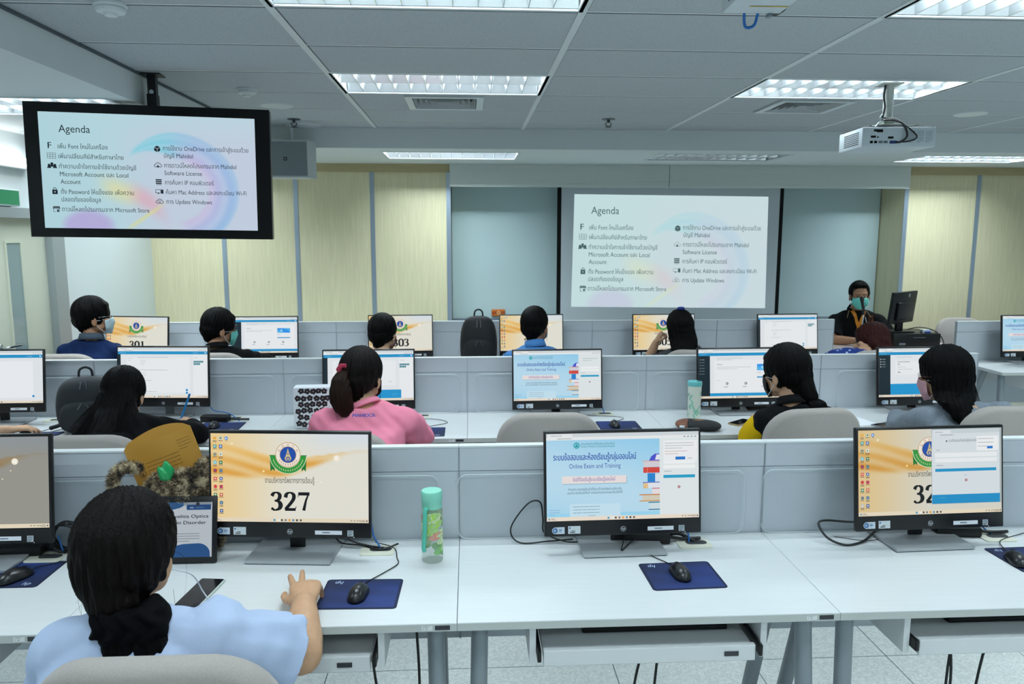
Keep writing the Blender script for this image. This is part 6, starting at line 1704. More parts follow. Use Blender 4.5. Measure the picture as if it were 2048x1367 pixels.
        if sleeve <= 1.0:
            e = sh + (el - sh) * sleeve
            V, F = chain([sh, sh + (e - sh) * 0.5, e], (np.array([0.052, 0.050, 0.050 if cuff is None else cuff]) + o) * a, 18, True); s.shirt.append((V, F)); s.shirt.append(ellipsoid(sh, np.ones(3) * (0.052 * a + 0.012), None, 18, 12))
        else:
            k = sleeve - 1; pts = [el, el + (wr - el) * k * 0.5, el + (wr - el) * k]
            s.shirt += [chain([sh, sh + (el - sh) * 0.5, el], (np.array([0.052, 0.047, 0.042]) + o) * a, 18), chain(pts, (np.array([0.043, 0.041, 0.033 if k > .5 else 0.04]) + o * .8) * a, 18, True)]
    def finish(s, shirt_mat, trousers=DARKT, wrinkle=0.004, seed=1, sv=0.009, smooth_n=5):
        V, N, F = fused(s.body, s.vox, smooth_n); put('body', V, F, s.skin, s.t)
        V, N, F = fused(s.shirt, sv, 6)
        g = np.random.default_rng(seed); w = np.zeros(len(V))
        for k in range(9):
            d = g.normal(0, 1, 3) * g.uniform(18, 60); w += np.sin(V @ d + g.random() * 6 + 1.5 * np.sin(V @ (g.normal(0, 1, 3) * 14)))
        V = V + N * (wrinkle * 0.33 * w)[:, None]
        s.shirt_obj = put('shirt', V, F, shirt_mat, s.t); s.shirt_V, s.shirt_F = V, F
        V, N, F = fused(s.trou, 0.012, 4); put('trousers', V, F, trousers, s.t)
        return s
    def hair(s, parts, m=HAIR, vox=0.006, smooth_n=3, ridges=0.0022, freq=34, extra=None, name='hair', seed=1):
        V, N, F = fused(parts, vox, smooth_n)
        q = (V - s.head) @ s.R / s.hs
        az = np.arctan2(q[:, 0], -q[:, 1] - 0.01)
        g = np.random.default_rng(seed); w = np.zeros(len(V))
        for k in range(5): w += np.sin(az * freq * g.uniform(0.4, 1.4) + g.random() * 6 + 2.5 * np.sin(q[:, 2] * g.uniform(8, 26) + g.random() * 6))
        V = V + N * (ridges * 0.45 * w)[:, None]
        return put(name, V, F, m, s.t, extra)
    def cap(s, t=0.016, front=0.0, nape=-0.07, sides=-0.035, fringe=False):
        """short to medium hair over the skull; local units before scaling"""
        P = [s.he((0, -0.022 + front, 0.034), (0.073 + t, 0.090 + t, 0.086 + t), None, 28, 18), s.he((0, -0.055, -0.01), (0.068 + t * 0.6, 0.058 + t * 0.6, 0.062 + t * 0.3)),
             s.hc([(0, -0.062, -0.02), (0, -0.058, nape)], [0.052, 0.044], 16)]
        for q in (-1, 1): P.append(s.hc([(q * 0.066, -0.002, 0.03), (q * 0.071, -0.016, sides)], [0.018, 0.012], 12))
        if fringe: P.append(s.he((0, 0.045, 0.068), (0.066, 0.046, 0.036)))
        return P
    def mask(s, m, strap=STRAPW):
        nth, nz = 18, 12; V = []
        for off in (0.0, 0.0016):
            for j in range(nz + 1):
                z = -0.112 + 0.107 * j / nz
                for i in range(nth + 1):
                    th = math.radians(-68 + 136 * i / nth); c = math.cos(th)
                    bul = 0.014 * math.exp(-((z + 0.035) / 0.028) ** 2) * max(0, c) ** 6
                    k = 1 - 0.38 * max(0, (-0.065 - z) / 0.047); zz = z - (0.016 * math.sin(th) ** 2) * sm(-0.10, -0.01, z) + 0.012 * math.sin(th) ** 2 * (1 - sm(-0.11, -0.06, z))
                    x = math.sin(th) * 0.074 * k; y = 0.022 + c * (0.073 if z > -0.08 else 0.073 - 0.3 * (-0.08 - z)) + bul - off + 0.006
                    V.append(s.H(x, y, zz))
        m1 = (nth + 1) * (nz + 1); F = []
        for o in (0, m1):
            for j in range(nz):
                for i in range(nth):
                    a = o + j * (nth + 1) + i; q = (a, a + 1, a + nth + 2, a + nth + 1); F.append(q if o == 0 else q[::-1])
        rim = [j * (nth + 1) for j in range(nz + 1)] + [nz * (nth + 1) + i for i in range(1, nth + 1)] + [j * (nth + 1) + nth for j in range(nz - 1, -1, -1)] + [i for i in range(nth - 1, 0, -1)]
        for a, b in zip(rim, rim[1:] + rim[:1]): F.append((a, b, b + m1, a + m1))
        o = put('face_mask', np.array(V), F, m, s.t)
        for q in (-1, 1):
            for za in (-0.012, -0.095):
                b = MB(); V2, F2 = chain(spline([s.H(q * 0.066, 0.050, za), s.H(q * 0.078, 0.015, (za - 0.02) / 2), s.H(q * 0.084, -0.012, -0.012)], 5), 0.0016, 6); b.add(V2 - np.array(s.t.location), F2); b.build('ear_loop', strap, o)
    def glasses(s, m=DEEP_BLACK):
        b = MB()
        for q in (-1, 1):
            loop = [s.H(q * 0.034 + 0.026 * math.cos(a), 0.094 - 0.008 * abs(math.cos(a)), 0.0 + 0.019 * math.sin(a)) for a in np.linspace(0, 2 * math.pi, 20)]
            V, F = chain(loop, 0.0011, 6, True); b.add(V - np.array(s.t.location), F)
            V, F = chain([s.H(q * 0.060, 0.086, 0.004), s.H(q * 0.076, 0.06, 0.006), s.H(q * 0.083, -0.005, 0.004)], 0.0011, 6, True); b.add(V - np.array(s.t.location), F)
        V, F = chain([s.H(-0.009, 0.096, 0.003), s.H(0, 0.100, 0.006), s.H(0.009, 0.096, 0.003)], 0.0016, 6, True); b.add(V - np.array(s.t.location), F)
        o = b.build('glasses', m, s.t)
        for q in (-1, 1):
            V = np.array([s.H(q * 0.034 + 0.025 * math.cos(a), 0.0925 - 0.008 * abs(math.cos(a)), 0.018 * math.sin(a)) for a in np.linspace(0, 2 * math.pi, 20)[:-1]])
            put('lens', V, [tuple(range(19))], MATS.get('spectacle_lens') or clear_mat('spectacle_lens', 'cfe0e6', 0.25, 0.05), s.t).parent = o
            s.t.children[-1].matrix_parent_inverse = Matrix() if False else s.t.children[-1].matrix_parent_inverse
    def ring(s, name, c, axis, R0, r, m, wob=0.0):
        u, w = frame(unit(axis)); pts = [V3(*c) + (u * math.cos(a) + w * math.sin(a)) * R0 * (1 + wob * math.sin(7 * a)) for a in np.linspace(0, 2 * math.pi, 29)]
        b = MB(); V, F = chain(pts, r, 8, True); b.add(V - np.array(s.t.location), F); return b.build(name, m, s.t, smooth=True)
    def collar(s, m, R0=0.066, h=0.035, tilt=0.25):
        ax = unit(s.H(0, -0.02, -0.07) - s.neck + V3(0, 0, 0.02)); u, w = frame(ax); c = s.neck + ax * 0.004
        n = 32; V = []
        f = s.fwd
        for rr, z in ((R0 + 0.010, -0.012), (R0 + 0.002, h), (R0 + 0.005, h + 0.002), (R0 + 0.016, -0.008)):
            for k in range(n):
                a = 2 * math.pi * k / n; d = u * math.cos(a) + w * math.sin(a); V.append(c + d * rr * s.hs * 0.95 + ax * z - ax * 0.018 * max(0, d @ f))
        F = [(j * n + k, j * n + (k + 1) % n, ((j + 1) % 4) * n + (k + 1) % n, ((j + 1) % 4) * n + k) for j in range(4) for k in range(n)]
        return put('collar', np.array(V), F, m, s.t)

def drape(P, pic, name, x, z, lift=0.0015, sgn=1):
    """print a flat motif onto the back (sgn 1) or the chest (sgn -1) of the shirt"""
    from mathutils.bvhtree import BVHTree
    tree = BVHTree.FromPolygons([tuple(v) for v in P.shirt_V], P.shirt_F)
    out = []
    for V in pic.v:
        W = V.copy()
        for i in range(len(W)):
            q = Vector((x + V[i, 0] * sgn_x(sgn), P.t.location[1] - 1.0, z + V[i, 1]))
            h = tree.ray_cast(q, Vector((0, 1, 0)))[0]
            y = h[1] if h else q[1] + 1.0
            W[i] = (q[0] - P.t.location[0], q[2], -(y - lift - V[i, 2] - P.t.location[1]))
        out.append(W)
    pic.v = out
    return pic.build(name, PRINT, P.t)
def sgn_x(s): return 1.0

def cloth(name, col, rough=0.85, noise=None):
    return mat(name, col, rough, spec=0.15, noise=noise, bump=(420, 0.15))

# --- front woman in the white shirt, right hand on the desk
P = Person('woman with tied dark hair in a pale blue-white shirt at the nearest desk', (-0.77, 1.62), (-0.795, 1.74, 1.075), yaw=-6, pitch=-6, hs=1.13, voxel=0.0045, skin=mat('skin_arm', 'c59a78', 0.5, spec=0.35, noise=(50, 0.05), bump=(260, 0.08)))
P.build_head((-0.775, 1.675, 0.945))
P.torso((-0.755, 1.60, 0.56), (-0.925, 1.66, 0.885), (-0.612, 1.68, 0.885), 1.08)
P.arm((-0.600, 1.69, 0.880), (-0.436, 1.855, 0.745), (-0.466, 2.035, 0.790), hd=(-0.16, 1, 0.10), up=(0.05, -0.12, 1), thumb=(-1, 0, 0), pose='flat', sleeve=0.80, cuff=0.060, fat=1.24, spread=0.15, hand_size=1.14, finger=1.45)
P.arm((-0.925, 1.66, 0.880), (-0.985, 1.70, 0.66), (-0.84, 1.86, 0.60), pose='rest', sleeve=0.72, cuff=0.06)
P.shirt += [chain([(-0.635, 1.69, 0.925), (-0.592, 1.735, 0.952), (-0.565, 1.745, 0.925)], [0.030, 0.022, 0.028], 12), chain([(-0.66, 1.60, 0.86), (-0.60, 1.66, 0.905), (-0.55, 1.72, 0.90)], [0.02, 0.024, 0.02], 12)]
P.finish(cloth('shirt_pale_blue', 'b4c4e0'), wrinkle=0.006, seed=4, sv=0.007)
hp = P.cap(0.021, 0.004, -0.06, -0.04) + [P.he((0, -0.045, -0.02), (0.084, 0.066, 0.074)), P.he((0, -0.03, 0.01), (0.095, 0.095, 0.086)), P.hc([(0, -0.062, -0.04), (0.010, -0.070, -0.068)], [0.064, 0.054])]
g = np.random.default_rng(3); st = []
for k in range(5):
    q = -1 if k < 3 else 1; z = g.uniform(-0.08, 0.02)
    st.append([P.H(q * 0.085, g.uniform(-0.03, 0.03), z), P.H(q * (0.10 + g.uniform(0, .02)), g.uniform(-.02, .03), z - 0.04), P.H(q * (0.095 + g.uniform(-0.01, .03)), g.uniform(-.02, .04), z - 0.10 - g.uniform(0, .05))])
P.hair(hp, HAIRB, 0.005, 2, 0.003, 46, strands(st, 0.0004), seed=5)
tc_ = V3(-0.752, 1.625, 0.968)                     # where the thick tie gathers the hair
rg = [(tc_ + V3(*q), V3(1, 0.05, 0), V3(0, 1, 0), a, b) for q, a, b in (((0, 0.01, 0.0), 0.072, 0.042), ((0.003, -0.01, -0.05), 0.078, 0.034), ((0.004, -0.012, -0.10), 0.079, 0.030), ((0.002, -0.010, -0.16), 0.079, 0.026), ((0, -0.005, -0.24), 0.068, 0.02))]
P.hair([loft(rg)], HAIR, 0.005, 2, 0.002, 60, name='ponytail', seed=2)
V, N, F = fused([loft([(tc_ + V3(*q), V3(1, 0.05, 0), V3(0, 1, 0), a, b) for q, a, b in (((0, 0.012, 0.032), 0.070, 0.05), ((0, 0.006, 0.012), 0.084, 0.054), ((0.002, -0.004, -0.02), 0.083, 0.046), ((0.003, -0.008, -0.034), 0.074, 0.036))])], 0.005, 2)
V = V + N * (0.0045 * np.sin(V[:, 0] * 150 + 3 * np.sin(V[:, 2] * 70)))[:, None]
put('scrunchie', V, F, mat('black_velvet', '07070a', 0.95, spec=0.1), P.t)
b = MB(); b.curve([tuple(P.H(0.088, 0.0, -0.03) - np.array(P.t.location)), (-0.795 + 0.77 + 0.125, 0.16, 1.0), (0.10, 0.22, 0.93), (0.13, 0.20, 0.90), (0.165, 0.12, 0.915)], 0.0016, 6); b.build('earphone_cord', STRAPW, P.t, smooth=True)
P.ring('finger_ring', (-0.472, 2.138, 0.794), (-0.14, 0.88, -0.36), 0.0119, 0.0016, mat('gold', 'd0a550', 0.25, metal=1.0))

# --- woman with very long black hair, writing
P = Person('woman in black with very long black hair writing with a blue pencil', (-1.68, 3.63), (-1.785, 3.97, 0.985), yaw=4, pitch=-28, hs=1.12)
P.build_head((-1.735, 3.86, 0.90)); P.torso((-1.69, 3.60, 0.56), (-1.90, 3.80, 0.835), (-1.565, 3.82, 0.845), 1.0)
P.arm((-1.565, 3.82, 0.84), (-1.415, 3.955, 0.785), (-1.515, 4.12, 0.795), hd=(-0.45, 0.85, 0.05), up=(0.5, 0.1, 0.85), thumb=(-0.85, -0.4, 0.4), pose='pen', sleeve=1.72)
P.arm((-1.90, 3.80, 0.83), (-2.0, 3.98, 0.785), (-1.80, 4.12, 0.775), pose='rest', sleeve=1.9)
P.finish(cloth('black_knit', '0c0c0e', 0.95), seed=6)
hp = P.cap(0.018, 0.004, -0.06, -0.05)
rings = [(V3(-1.785, 3.90, 1.03), 0.085, 0.06), (V3(-1.785, 3.86, 0.96), 0.10, 0.07), (V3(-1.78, 3.78, 0.88), 0.15, 0.085), (V3(-1.765, 3.70, 0.79), 0.185, 0.085), (V3(-1.76, 3.66, 0.70), 0.18, 0.06)]
hp.append(loft([(c, V3(1, 0, 0), V3(0, 1, 0), a, b_) for c, a, b_ in rings]))
st = [[V3(-1.785 + x * .45, 3.83, 0.98), V3(-1.78 + x * .8, 3.70, 0.88), V3(-1.77 + x, 3.60, 0.76), V3(-1.765 + x * 1.05, 3.585, 0.68)] for x in np.linspace(-0.19, 0.19, 60)]
P.hair(hp, HAIR, 0.006, 3, 0.003, 60, strands(st, 0.0016), seed=7)
tag(MB().tube([(-1.592, 4.165, 0.775), (-1.530, 4.165, 0.935)], 0.0055, 8).add(*chain([(-1.530, 4.165, 0.935), (-1.525, 4.165, 0.948)], 0.006, 8)).build('pencil', mat('pencil_blue', '1f86d0', 0.35)), 'blue pencil held by the woman with very long black hair', 'pencil')

# --- sitter beyond the left edge, only a hand in view
P = Person('person cut off by the left edge, one bare hand on a mouse', (-2.74, 3.62), (-2.80, 3.78, 1.12), yaw=0, pitch=-8, hs=1.08)
P.build_head((-2.79, 3.72, 0.98)); P.torso((-2.75, 3.56, 0.56), (-2.96, 3.72, 0.92), (-2.62, 3.72, 0.92), 1.0)
P.arm((-2.61, 3.72, 0.915), (-2.62, 3.95, 0.79), (-2.432, 4.075, 0.785), hd=(0.92, 0.38, 0.0), up=(-0.05, 0, 1), thumb=(-0.38, 0.92, 0), pose='mouse', sleeve=0.8)
P.arm((-2.97, 3.72, 0.915), (-3.02, 3.92, 0.785), (-2.84, 4.10, 0.775), pose='rest', sleeve=0.8)
P.finish(cloth('grey_tshirt', '6f7782')); P.hair(P.cap(0.014), HAIR)

# --- woman in pink with a ponytail
P = Person('woman in a pink long-sleeved shirt with a brown ponytail', (-0.52, 3.63), (-0.530, 3.73, 1.118), yaw=-18, pitch=-6, hs=1.12, voxel=0.0055)
P.build_head((-0.507, 3.67, 0.985)); P.torso((-0.50, 3.60, 0.56), (-0.690, 3.66, 0.905), (-0.330, 3.67, 0.905), 1.12)
P.arm((-0.325, 3.67, 0.900), (-0.255, 3.85, 0.79), (-0.42, 4.08, 0.78), pose='type', sleeve=1.85, fat=1.15)
P.arm((-0.695, 3.66, 0.900), (-0.755, 3.83, 0.79), (-0.62, 4.06, 0.78), pose='type', sleeve=1.85, fat=1.15)
PINK = cloth('pink_cotton', 'f28fa8'); P.finish(PINK, wrinkle=0.005, seed=8, sv=0.007); P.collar(PINK, 0.060, 0.016)
hp = P.cap(0.019, 0.006, -0.065, -0.03)
hp.append(P.he((-0.02, -0.10, 0.035), (0.03, 0.025, 0.03)))
P.hair(hp, HAIRB, 0.005, 2, 0.002, 40, seed=3)
tie = P.H(-0.028, -0.122, 0.036)
tl = [(tie, 0.022, 0.02), (tie + V3(-0.012, -0.025, -0.04), 0.040, 0.026), (tie + V3(-0.012, -0.03, -0.09), 0.052, 0.03), (tie + V3(-0.008, -0.025, -0.15), 0.054, 0.03), (tie + V3(0.0, -0.018, -0.19), 0.044, 0.024), (tie + V3(0.008, -0.012, -0.225), 0.02, 0.012)]
st = [[tie + V3(-0.01 + x * .7, -0.03, -0.12), tie + V3(0.0 + x, -0.022, -0.18), tie + V3(0.006 + x * 0.9, -0.012, -0.215 - 0.03 * abs(math.sin(40 * x)))] for x in np.linspace(-0.045, 0.045, 26)]
P.hair([loft([(c, V3(1, 0.1, 0), V3(0, 1, 0), a, b_) for c, a, b_ in tl])], mat('brown_ponytail', '22140d', 0.5, spec=0.15, noise=(26, 0.4, (6, 6, 0.5)), bump=(30, 0.5, (8, 8, 0.5))), 0.005, 2, 0.002, 60, strands(st, 0.001), 'ponytail', 4)
o = P.ring('scrunchie', tie, (0.3, -1, 0.15), 0.021, 0.012, mat('red_scrunchie', '9b1f3c', 0.8, noise=(160, 0.6)), 0.1)
P.mask(MASK_K, MASK_K)
p = Pic(0.112, 0.022)
for dx in (0.0, 0.006, 0.012): p.text('MAHIDOL', 0.5 + dx, 0.1, 1.0, '4a58b8', 0, 'c', width=0.97)
drape(P, p, 'back_lettering', -0.560, 0.950)

# --- woman in black and yellow with a low ponytail
P = Person('woman in a black and yellow shirt with a low dark ponytail', (1.60, 3.66), (1.612, 3.76, 1.112), yaw=32, pitch=-8, hs=1.13, voxel=0.0055)
P.build_head((1.63, 3.69, 0.965)); P.torso((1.61, 3.62, 0.56), (1.515, 3.71, 0.880), (1.785, 3.64, 0.905), 0.97)
P.arm((1.510, 3.71, 0.875), (1.480, 3.83, 0.755), (1.60, 4.08, 0.78), pose='type', sleeve=0.95)
P.arm((1.790, 3.64, 0.90), (1.86, 3.80, 0.785), (1.78, 4.06, 0.78), pose='type', sleeve=0.95)
P.finish(cloth('black_polo', '0d0e11'), wrinkle=0.005, seed=9); P.collar(cloth('black_polo', '0d0e11'), 0.062, 0.03)
YEL = cloth('yellow_sleeve', 'e8bd14')
for a, b_, s_ in (((1.492, 3.755, 0.83), (1.478, 3.83, 0.757), 1), ((1.832, 3.73, 0.84), (1.858, 3.80, 0.79), 1)):
    V, N, F = fused([chain([V3(*a), (V3(*a) + V3(*b_)) / 2, V3(*b_)], [0.071, 0.072, 0.070], 18)], 0.008, 4); put('yellow_sleeve', V, F, YEL, P.t)
hp = P.cap(0.020, 0.006, -0.085, -0.05, True) + [P.hc([(0, -0.07, -0.03), (0.01, -0.10, -0.10)], [0.058, 0.045])]
P.hair(hp, HAIR, 0.005, 2, 0.002, 40, seed=5)
tie = P.H(0.012, -0.105, -0.105)
tl = [(tie, 0.028, 0.026), (tie + V3(0.03, -0.02, -0.025), 0.050, 0.032), (tie + V3(0.035, -0.025, -0.07), 0.062, 0.034), (tie + V3(0.030, -0.02, -0.13), 0.060, 0.03), (tie + V3(0.025, -0.01, -0.19), 0.04, 0.02)]
P.hair([loft([(c, V3(1, 0.1, 0), V3(0, 1, 0), a, b_) for c, a, b_ in tl])], HAIR, 0.005, 2, 0.002, 60, None, 'ponytail', 6)
P.ring('hair_tie', tie, (0.3, -1, -0.5), 0.027, 0.006, DEEP_BLACK)
P.mask(MASK_K, STRAPW)

# --- woman in the grey top
P = Person('woman in a grey long-sleeved top with loose black hair', (2.52, 3.66), (2.465, 3.78, 1.088), yaw=42, pitch=-10, hs=1.15, voxel=0.0055)
P.build_head((2.50, 3.70, 0.95)); P.torso((2.52, 3.60, 0.56), (2.395, 3.74, 0.865), (2.655, 3.62, 0.905), 1.02)
P.arm((2.388, 3.745, 0.86), (2.335, 3.93, 0.785), (2.45, 4.14, 0.78), pose='rest', sleeve=1.9, fat=1.05)
P.arm((2.665, 3.62, 0.91), (2.74, 3.80, 0.79), (2.66, 4.06, 0.78), pose='rest', sleeve=1.9, fat=1.1)
P.finish(cloth('grey_marl', '848e99', noise=(90, 0.12)), wrinkle=0.005, seed=10)
hp = P.cap(0.022, 0.004, -0.09, -0.07, True)
hp += [P.he((q * 0.080, -0.006, -0.02), (0.018, 0.036, 0.055)) for q in (-1, 1)]
rings = [(P.H(0.0, -0.03, 0.02), 0.108, 0.10), (P.H(0, -0.03, -0.06), 0.112, 0.095), (V3(2.485, 3.70, 0.975), 0.115, 0.085), (V3(2.50, 3.655, 0.92), 0.095, 0.06), (V3(2.515, 3.61, 0.86), 0.075, 0.04), (V3(2.53, 3.585, 0.79), 0.05, 0.025)]
rings = [(c, V3(0.8, 0.55, 0), V3(-0.55, 0.8, 0), a, b_) for c, a, b_ in rings]; hp.append(loft(rings))
st = [[P.H(x * .8, -0.10, -0.05), V3(2.49 + x, 3.63, 0.93), V3(2.51 + x * .8, 3.58, 0.86), V3(2.53 + x * .7, 3.56, 0.78)] for x in np.linspace(-0.10, 0.10, 40)]
P.hair(hp, HAIR, 0.0055, 3, 0.0025, 50, strands(st, 0.0013), seed=8); P.mask(MASK_P); P.glasses(mat('glasses_rose', '8a5a50', 0.3, metal=0.4))
b = MB(); b.curve([(-0.10, -0.12, 0.78), (-0.09, -0.145, 0.83), (-0.05, -0.15, 0.855), (0.0, -0.145, 0.85), (0.02, -0.13, 0.80)], 0.004, 7); b.build('bag_strap', DEEP_BLACK, P.t, smooth=True)

# --- man in the navy shirt
P = Person('man in a navy polo shirt with glasses and pale mask', (-2.78, 5.66), (-2.760, 5.75, 1.205), yaw=-62, pitch=2, hs=1.17, voxel=0.0055, skin=SKIN2)
P.build_head((-2.775, 5.72, 1.045)); P.torso((-2.78, 5.60, 0.57), (-2.945, 5.70, 0.955), (-2.640, 5.74, 0.955), 1.1)
P.arm((-2.635, 5.74, 0.95), (-2.555, 5.90, 0.79), (-2.62, 6.12, 0.78), sleeve=0.9); P.arm((-2.95, 5.70, 0.95), (-3.02, 5.88, 0.79), (-2.86, 6.10, 0.78), sleeve=0.9)
P.finish(cloth('navy_polo', '12264f'), seed=11); P.collar(mat('navy_collar_piped', '3c4a58', 0.8), 0.066, 0.036)
P.hair(P.cap(0.020, 0.004, -0.05, -0.02, True), HAIR, 0.0055, 2, 0.004, 20, seed=9); P.mask(MASK_W); P.glasses(CHROME)

# --- man in black with glasses
P = Person('man in a black jacket with black glasses and teal mask', (-1.80, 5.62), (-1.858, 5.76, 1.118), yaw=-58, pitch=-6, hs=1.15, voxel=0.0055, skin=SKIN2)
P.build_head((-1.872, 5.71, 0.97)); P.torso((-1.83, 5.58, 0.56), (-1.985, 5.66, 0.885), (-1.685, 5.74, 0.90), 1.12)
P.arm((-1.675, 5.75, 0.895), (-1.545, 5.93, 0.82), (-1.55, 6.13, 0.785), sleeve=1.9); P.arm((-1.99, 5.66, 0.88), (-2.05, 5.85, 0.79), (-1.90, 6.08, 0.78), sleeve=1.9)
P.finish(cloth('black_jacket', '0b0c0e'), seed=12); P.collar(cloth('black_jacket', '0b0c0e'), 0.064, 0.03)
P.hair(P.cap(0.018, 0.006, -0.055, -0.02, True), HAIR, 0.0055, 2, 0.0025, 30, seed=4); P.mask(MASK_B); P.glasses()

# --- dark-haired sitter at computer 303
P = Person('dark-haired person whose head hides part of number 303 in the farthest row', (-0.68, 5.66), (-0.652, 5.78, 1.070), yaw=-22, pitch=-6, hs=1.14, voxel=0.0055)
P.build_head((-0.66, 5.72, 0.93)); P.torso((-0.68, 5.58, 0.55), (-0.83, 5.70, 0.845), (-0.52, 5.70, 0.845), 1.0)
P.arm((-0.515, 5.70, 0.84), (-0.45, 5.88, 0.79), (-0.55, 6.10, 0.78), sleeve=1.9); P.arm((-0.835, 5.70, 0.84), (-0.90, 5.88, 0.79), (-0.76, 6.10, 0.78), sleeve=1.9)
P.finish(cloth('dark_top', '16171b'), seed=13); P.hair(P.cap(0.019, 0.002, -0.06, -0.03), HAIR, 0.0055, 2, 0.002, 36, seed=6); P.mask(MASK_P)

# --- man in the blue shirt
P = Person('man with short black hair in a blue collared shirt in the farthest row', (0.50, 5.66), (0.500, 5.76, 1.122), yaw=-26, pitch=-2, hs=1.15, voxel=0.0055, skin=SKIN2)
P.build_head((0.497, 5.71, 0.968)); P.torso((0.50, 5.58, 0.56), (0.335, 5.70, 0.885), (0.665, 5.70, 0.885), 1.08)
P.arm((0.672, 5.70, 0.88), (0.74, 5.88, 0.79), (0.62, 6.10, 0.78), sleeve=1.9); P.arm((0.328, 5.70, 0.88), (0.24, 5.88, 0.79), (0.36, 6.08, 0.78), sleeve=1.9)
BLU = cloth('blue_shirt', '4f86c4'); P.finish(BLU, seed=14); P.collar(BLU, 0.063, 0.044)
P.hair(P.cap(0.017, 0.002, -0.055, -0.015), HAIR, 0.0055, 2, 0.0018, 36, seed=7); P.mask(MASK_W)

# --- woman resting her head on her raised hand
P = Person('long-haired woman with a blue hair tie resting her head on her hand', (1.66, 5.62), (1.620, 5.74, 1.095), yaw=-14, pitch=-6, roll=-6, hs=1.12, voxel=0.0055)
P.build_head((1.635, 5.68, 0.95)); P.torso((1.66, 5.56, 0.56), (1.485, 5.67, 0.87), (1.79, 5.66, 0.885), 0.98)
P.arm((1.480, 5.68, 0.865), (1.405, 5.90, 0.80), (1.462, 5.86, 0.975), hd=(0.45, -0.25, 0.85), up=(-0.9, 0.1, 0.4), thumb=(0, -1, 0), pose='fist', sleeve=1.35)
P.arm((1.80, 5.66, 0.88), (1.86, 5.85, 0.79), (1.74, 6.08, 0.78), sleeve=1.9)
P.finish(cloth('dark_grey_knit', '3d4045', noise=(120, 0.15)), seed=15)
hp = P.cap(0.019, 0.004, -0.08, -0.05)
hp.append(loft([(c, V3(1, 0, 0), V3(0, 1, 0), a, b_) for c, a, b_ in ((P.H(0, -0.03, 0.02), 0.10, 0.10), (V3(1.625, 5.68, 1.03), 0.105, 0.085), (V3(1.625, 5.63, 0.95), 0.10, 0.06), (V3(1.63, 5.60, 0.88), 0.10, 0.045), (V3(1.63, 5.57, 0.80), 0.08, 0.03))]))
st = [[V3(1.64 + x * .7, 5.60, 0.99), V3(1.66 + x, 5.56, 0.93), V3(1.68 + x * 1.35, 5.545, 0.895 + .02 * math.sin(30 * x))] for x in np.linspace(0.02, 0.12, 14)]
P.hair(hp, HAIR, 0.0055, 3, 0.0022, 50, strands(st, 0.0015), seed=10)
P.ring('hair_tie', P.H(0.012, -0.045, 0.138), (0, 0.2, 1), 0.014, 0.014, mat('hair_tie_blue', '16307e', 0.8), 0.15)

# --- auburn-haired woman in the blue spotted blouse, leaning over
def dots_mat():
    m = bpy.data.materials.new('blue_spotted_cotton'); m.use_nodes = True; nt = m.node_tree; b = nt.nodes['Principled BSDF']; b.inputs['Roughness'].default_value = 0.85
    tc = nt.nodes.new('ShaderNodeTexCoord'); v = nt.nodes.new('ShaderNodeTexVoronoi'); v.inputs['Scale'].default_value = 30
    r = nt.nodes.new('ShaderNodeValToRGB'); r.color_ramp.elements[0].position = 0.24; r.color_ramp.elements[0].color = (*lin('a9bfe0'), 1); r.color_ramp.elements[1].position = 0.29; r.color_ramp.elements[1].color = (*lin('16337f'), 1)
    nt.links.new(tc.outputs['Object'], v.inputs['Vector']); nt.links.new(v.outputs['Distance'], r.inputs['Fac']); nt.links.new(r.outputs['Color'], b.inputs['Base Color']); return m
P = Person('auburn-haired woman in a blue spotted blouse leaning over her desk', (2.86, 5.52), (3.065, 5.62, 1.005), yaw=62, pitch=-8, roll=26, hs=1.12, voxel=0.0055)
P.build_head((2.965, 5.57, 0.93)); P.torso((2.84, 5.46, 0.55), (2.775, 5.56, 0.895), (3.07, 5.52, 0.865), 1.05)
P.arm((3.08, 5.52, 0.86), (3.15, 5.70, 0.785), (3.02, 5.92, 0.775), sleeve=0.9); P.arm((2.77, 5.56, 0.89), (2.70, 5.70, 0.785), (2.82, 5.94, 0.775), sleeve=0.95)
P.finish(dots_mat(), seed=16)
hp = P.cap(0.020, 0.004, -0.09, -0.06, True)
hp.append(loft([(c, V3(0.9, 0.3, -0.2), V3(-0.3, 0.9, 0), a, b_) for c, a, b_ in ((P.H(0, -0.05, 0.02), 0.088, 0.085), (V3(3.125, 5.57, 0.97), 0.105, 0.08), (V3(3.125, 5.53, 0.90), 0.12, 0.06), (V3(3.115, 5.50, 0.80), 0.11, 0.04))]))
hp += [P.he((q * 0.078, -0.014, -0.02), (0.018, 0.034, 0.05)) for q in (-1, 1)]
P.hair(hp, HAIRR, 0.0055, 3, 0.0022, 44, seed=11)
V, N, F = fused([P.he((0.02, -0.07, 0.105), (0.055, 0.035, 0.024)), P.he((0.06, -0.06, 0.095), (0.03, 0.03, 0.02))], 0.005, 2); put('hair_clip', V, F, DEEP_BLACK, P.t)
P.glasses()

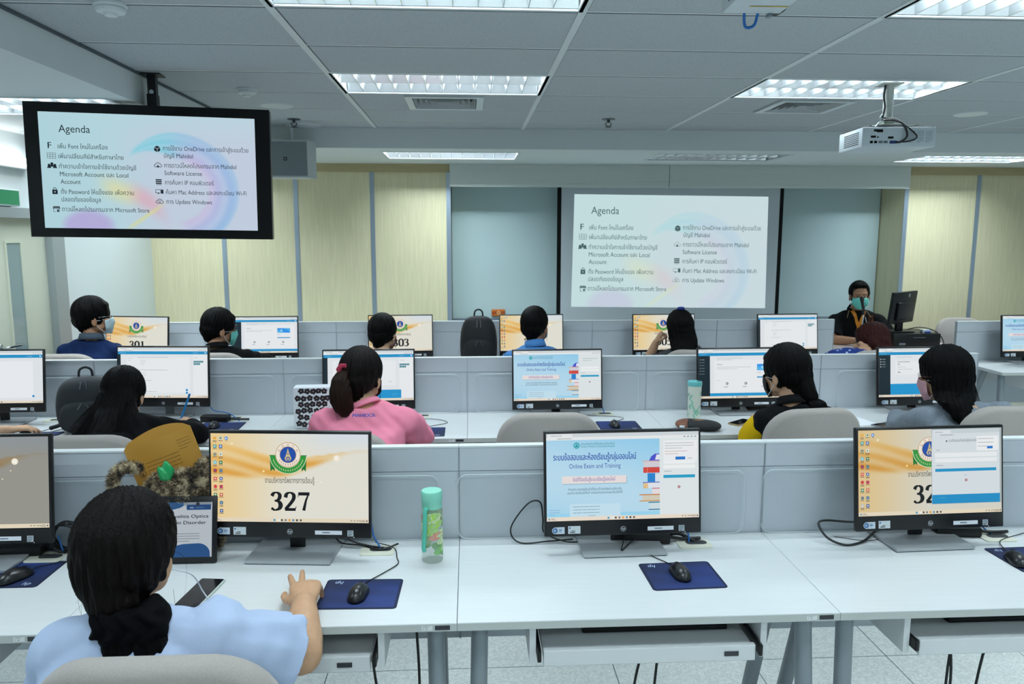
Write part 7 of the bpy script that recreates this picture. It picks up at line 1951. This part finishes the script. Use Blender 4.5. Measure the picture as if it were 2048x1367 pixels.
# --- the speaker facing the room
P = Person('masked man in a black polo with orange trim facing the room', (3.74, 7.28), (3.765, 7.16, 1.232), yaw=163, pitch=-4, hs=1.08, voxel=0.0045, skin=SKIN2)
P.build_head((3.775, 7.23, 1.085)); P.torso((3.78, 7.42, 0.56), (3.985, 7.24, 0.985), (3.575, 7.22, 0.985), 1.18, belly=0.02)
P.arm((3.565, 7.21, 0.98), (3.475, 7.05, 0.815), (3.63, 6.93, 0.825), hd=(0.9, -0.15, 0), up=(0, 0, 1), pose='rest', sleeve=0.85, cuff=0.056, fat=1.15)
P.arm((3.995, 7.23, 0.98), (4.06, 7.06, 0.815), (3.88, 6.93, 0.82), hd=(-0.9, -0.1, 0), up=(0, 0, 1), thumb=(0, 1, 0), pose='fist', sleeve=0.85, cuff=0.056, fat=1.15)
P.finish(cloth('black_polo', '0d0e11'), seed=17); ORG = mat('orange_trim', 'd98218', 0.8)
P.collar(cloth('black_polo', '0d0e11'), 0.066, 0.03)
loc = np.array(P.t.location)
p = Pic(1, 1)
for q in (-1, 1): p.stroke([(q * (0.058 - 0.056 * k / 14), 0.055 - 0.15 * k / 14) for k in range(15)], 0.030, 'e08a1c', 0)
p.stroke([(0.0, -0.06 - 0.10 * k / 10) for k in range(11)], 0.022, 'e08a1c', 0)
drape(P, p, 'orange_placket', 3.765, 1.03, 0.006)
for q in (-1, 1):
    V, F = chain([V3(3.77 + q * 0.085, 7.19, 1.085), V3(3.77 + q * 0.12, 7.15, 1.02)], 0.004, 6, True); MB().add(V - loc, F).build('collar_stripe', mat('khaki_stripe', '8d7a58', 0.8), P.t)
p = Pic(0.055, 0.06); p.rect(0, 0, 1, 1, '8a4a1c', 0); p.rect(0.1, 0.1, 0.9, 0.9, '1b1512', 1); p.poly([(0.2, 0.2), (0.5, 0.8), (0.8, 0.2), (0.5, 0.4)], '9a5a22', 2); p.rect(0.18, 0.62, 0.82, 0.72, '9a5a22', 2)
drape(P, p, 'chest_emblem', 3.868, 0.975, 0.004)
P.hair(P.cap(0.013, -0.012, -0.04, -0.015) + [P.he((0.008, 0.030, 0.094), (0.062, 0.045, 0.028))], HAIR, 0.005, 2, 0.003, 30, seed=12); P.mask(MASK_B)
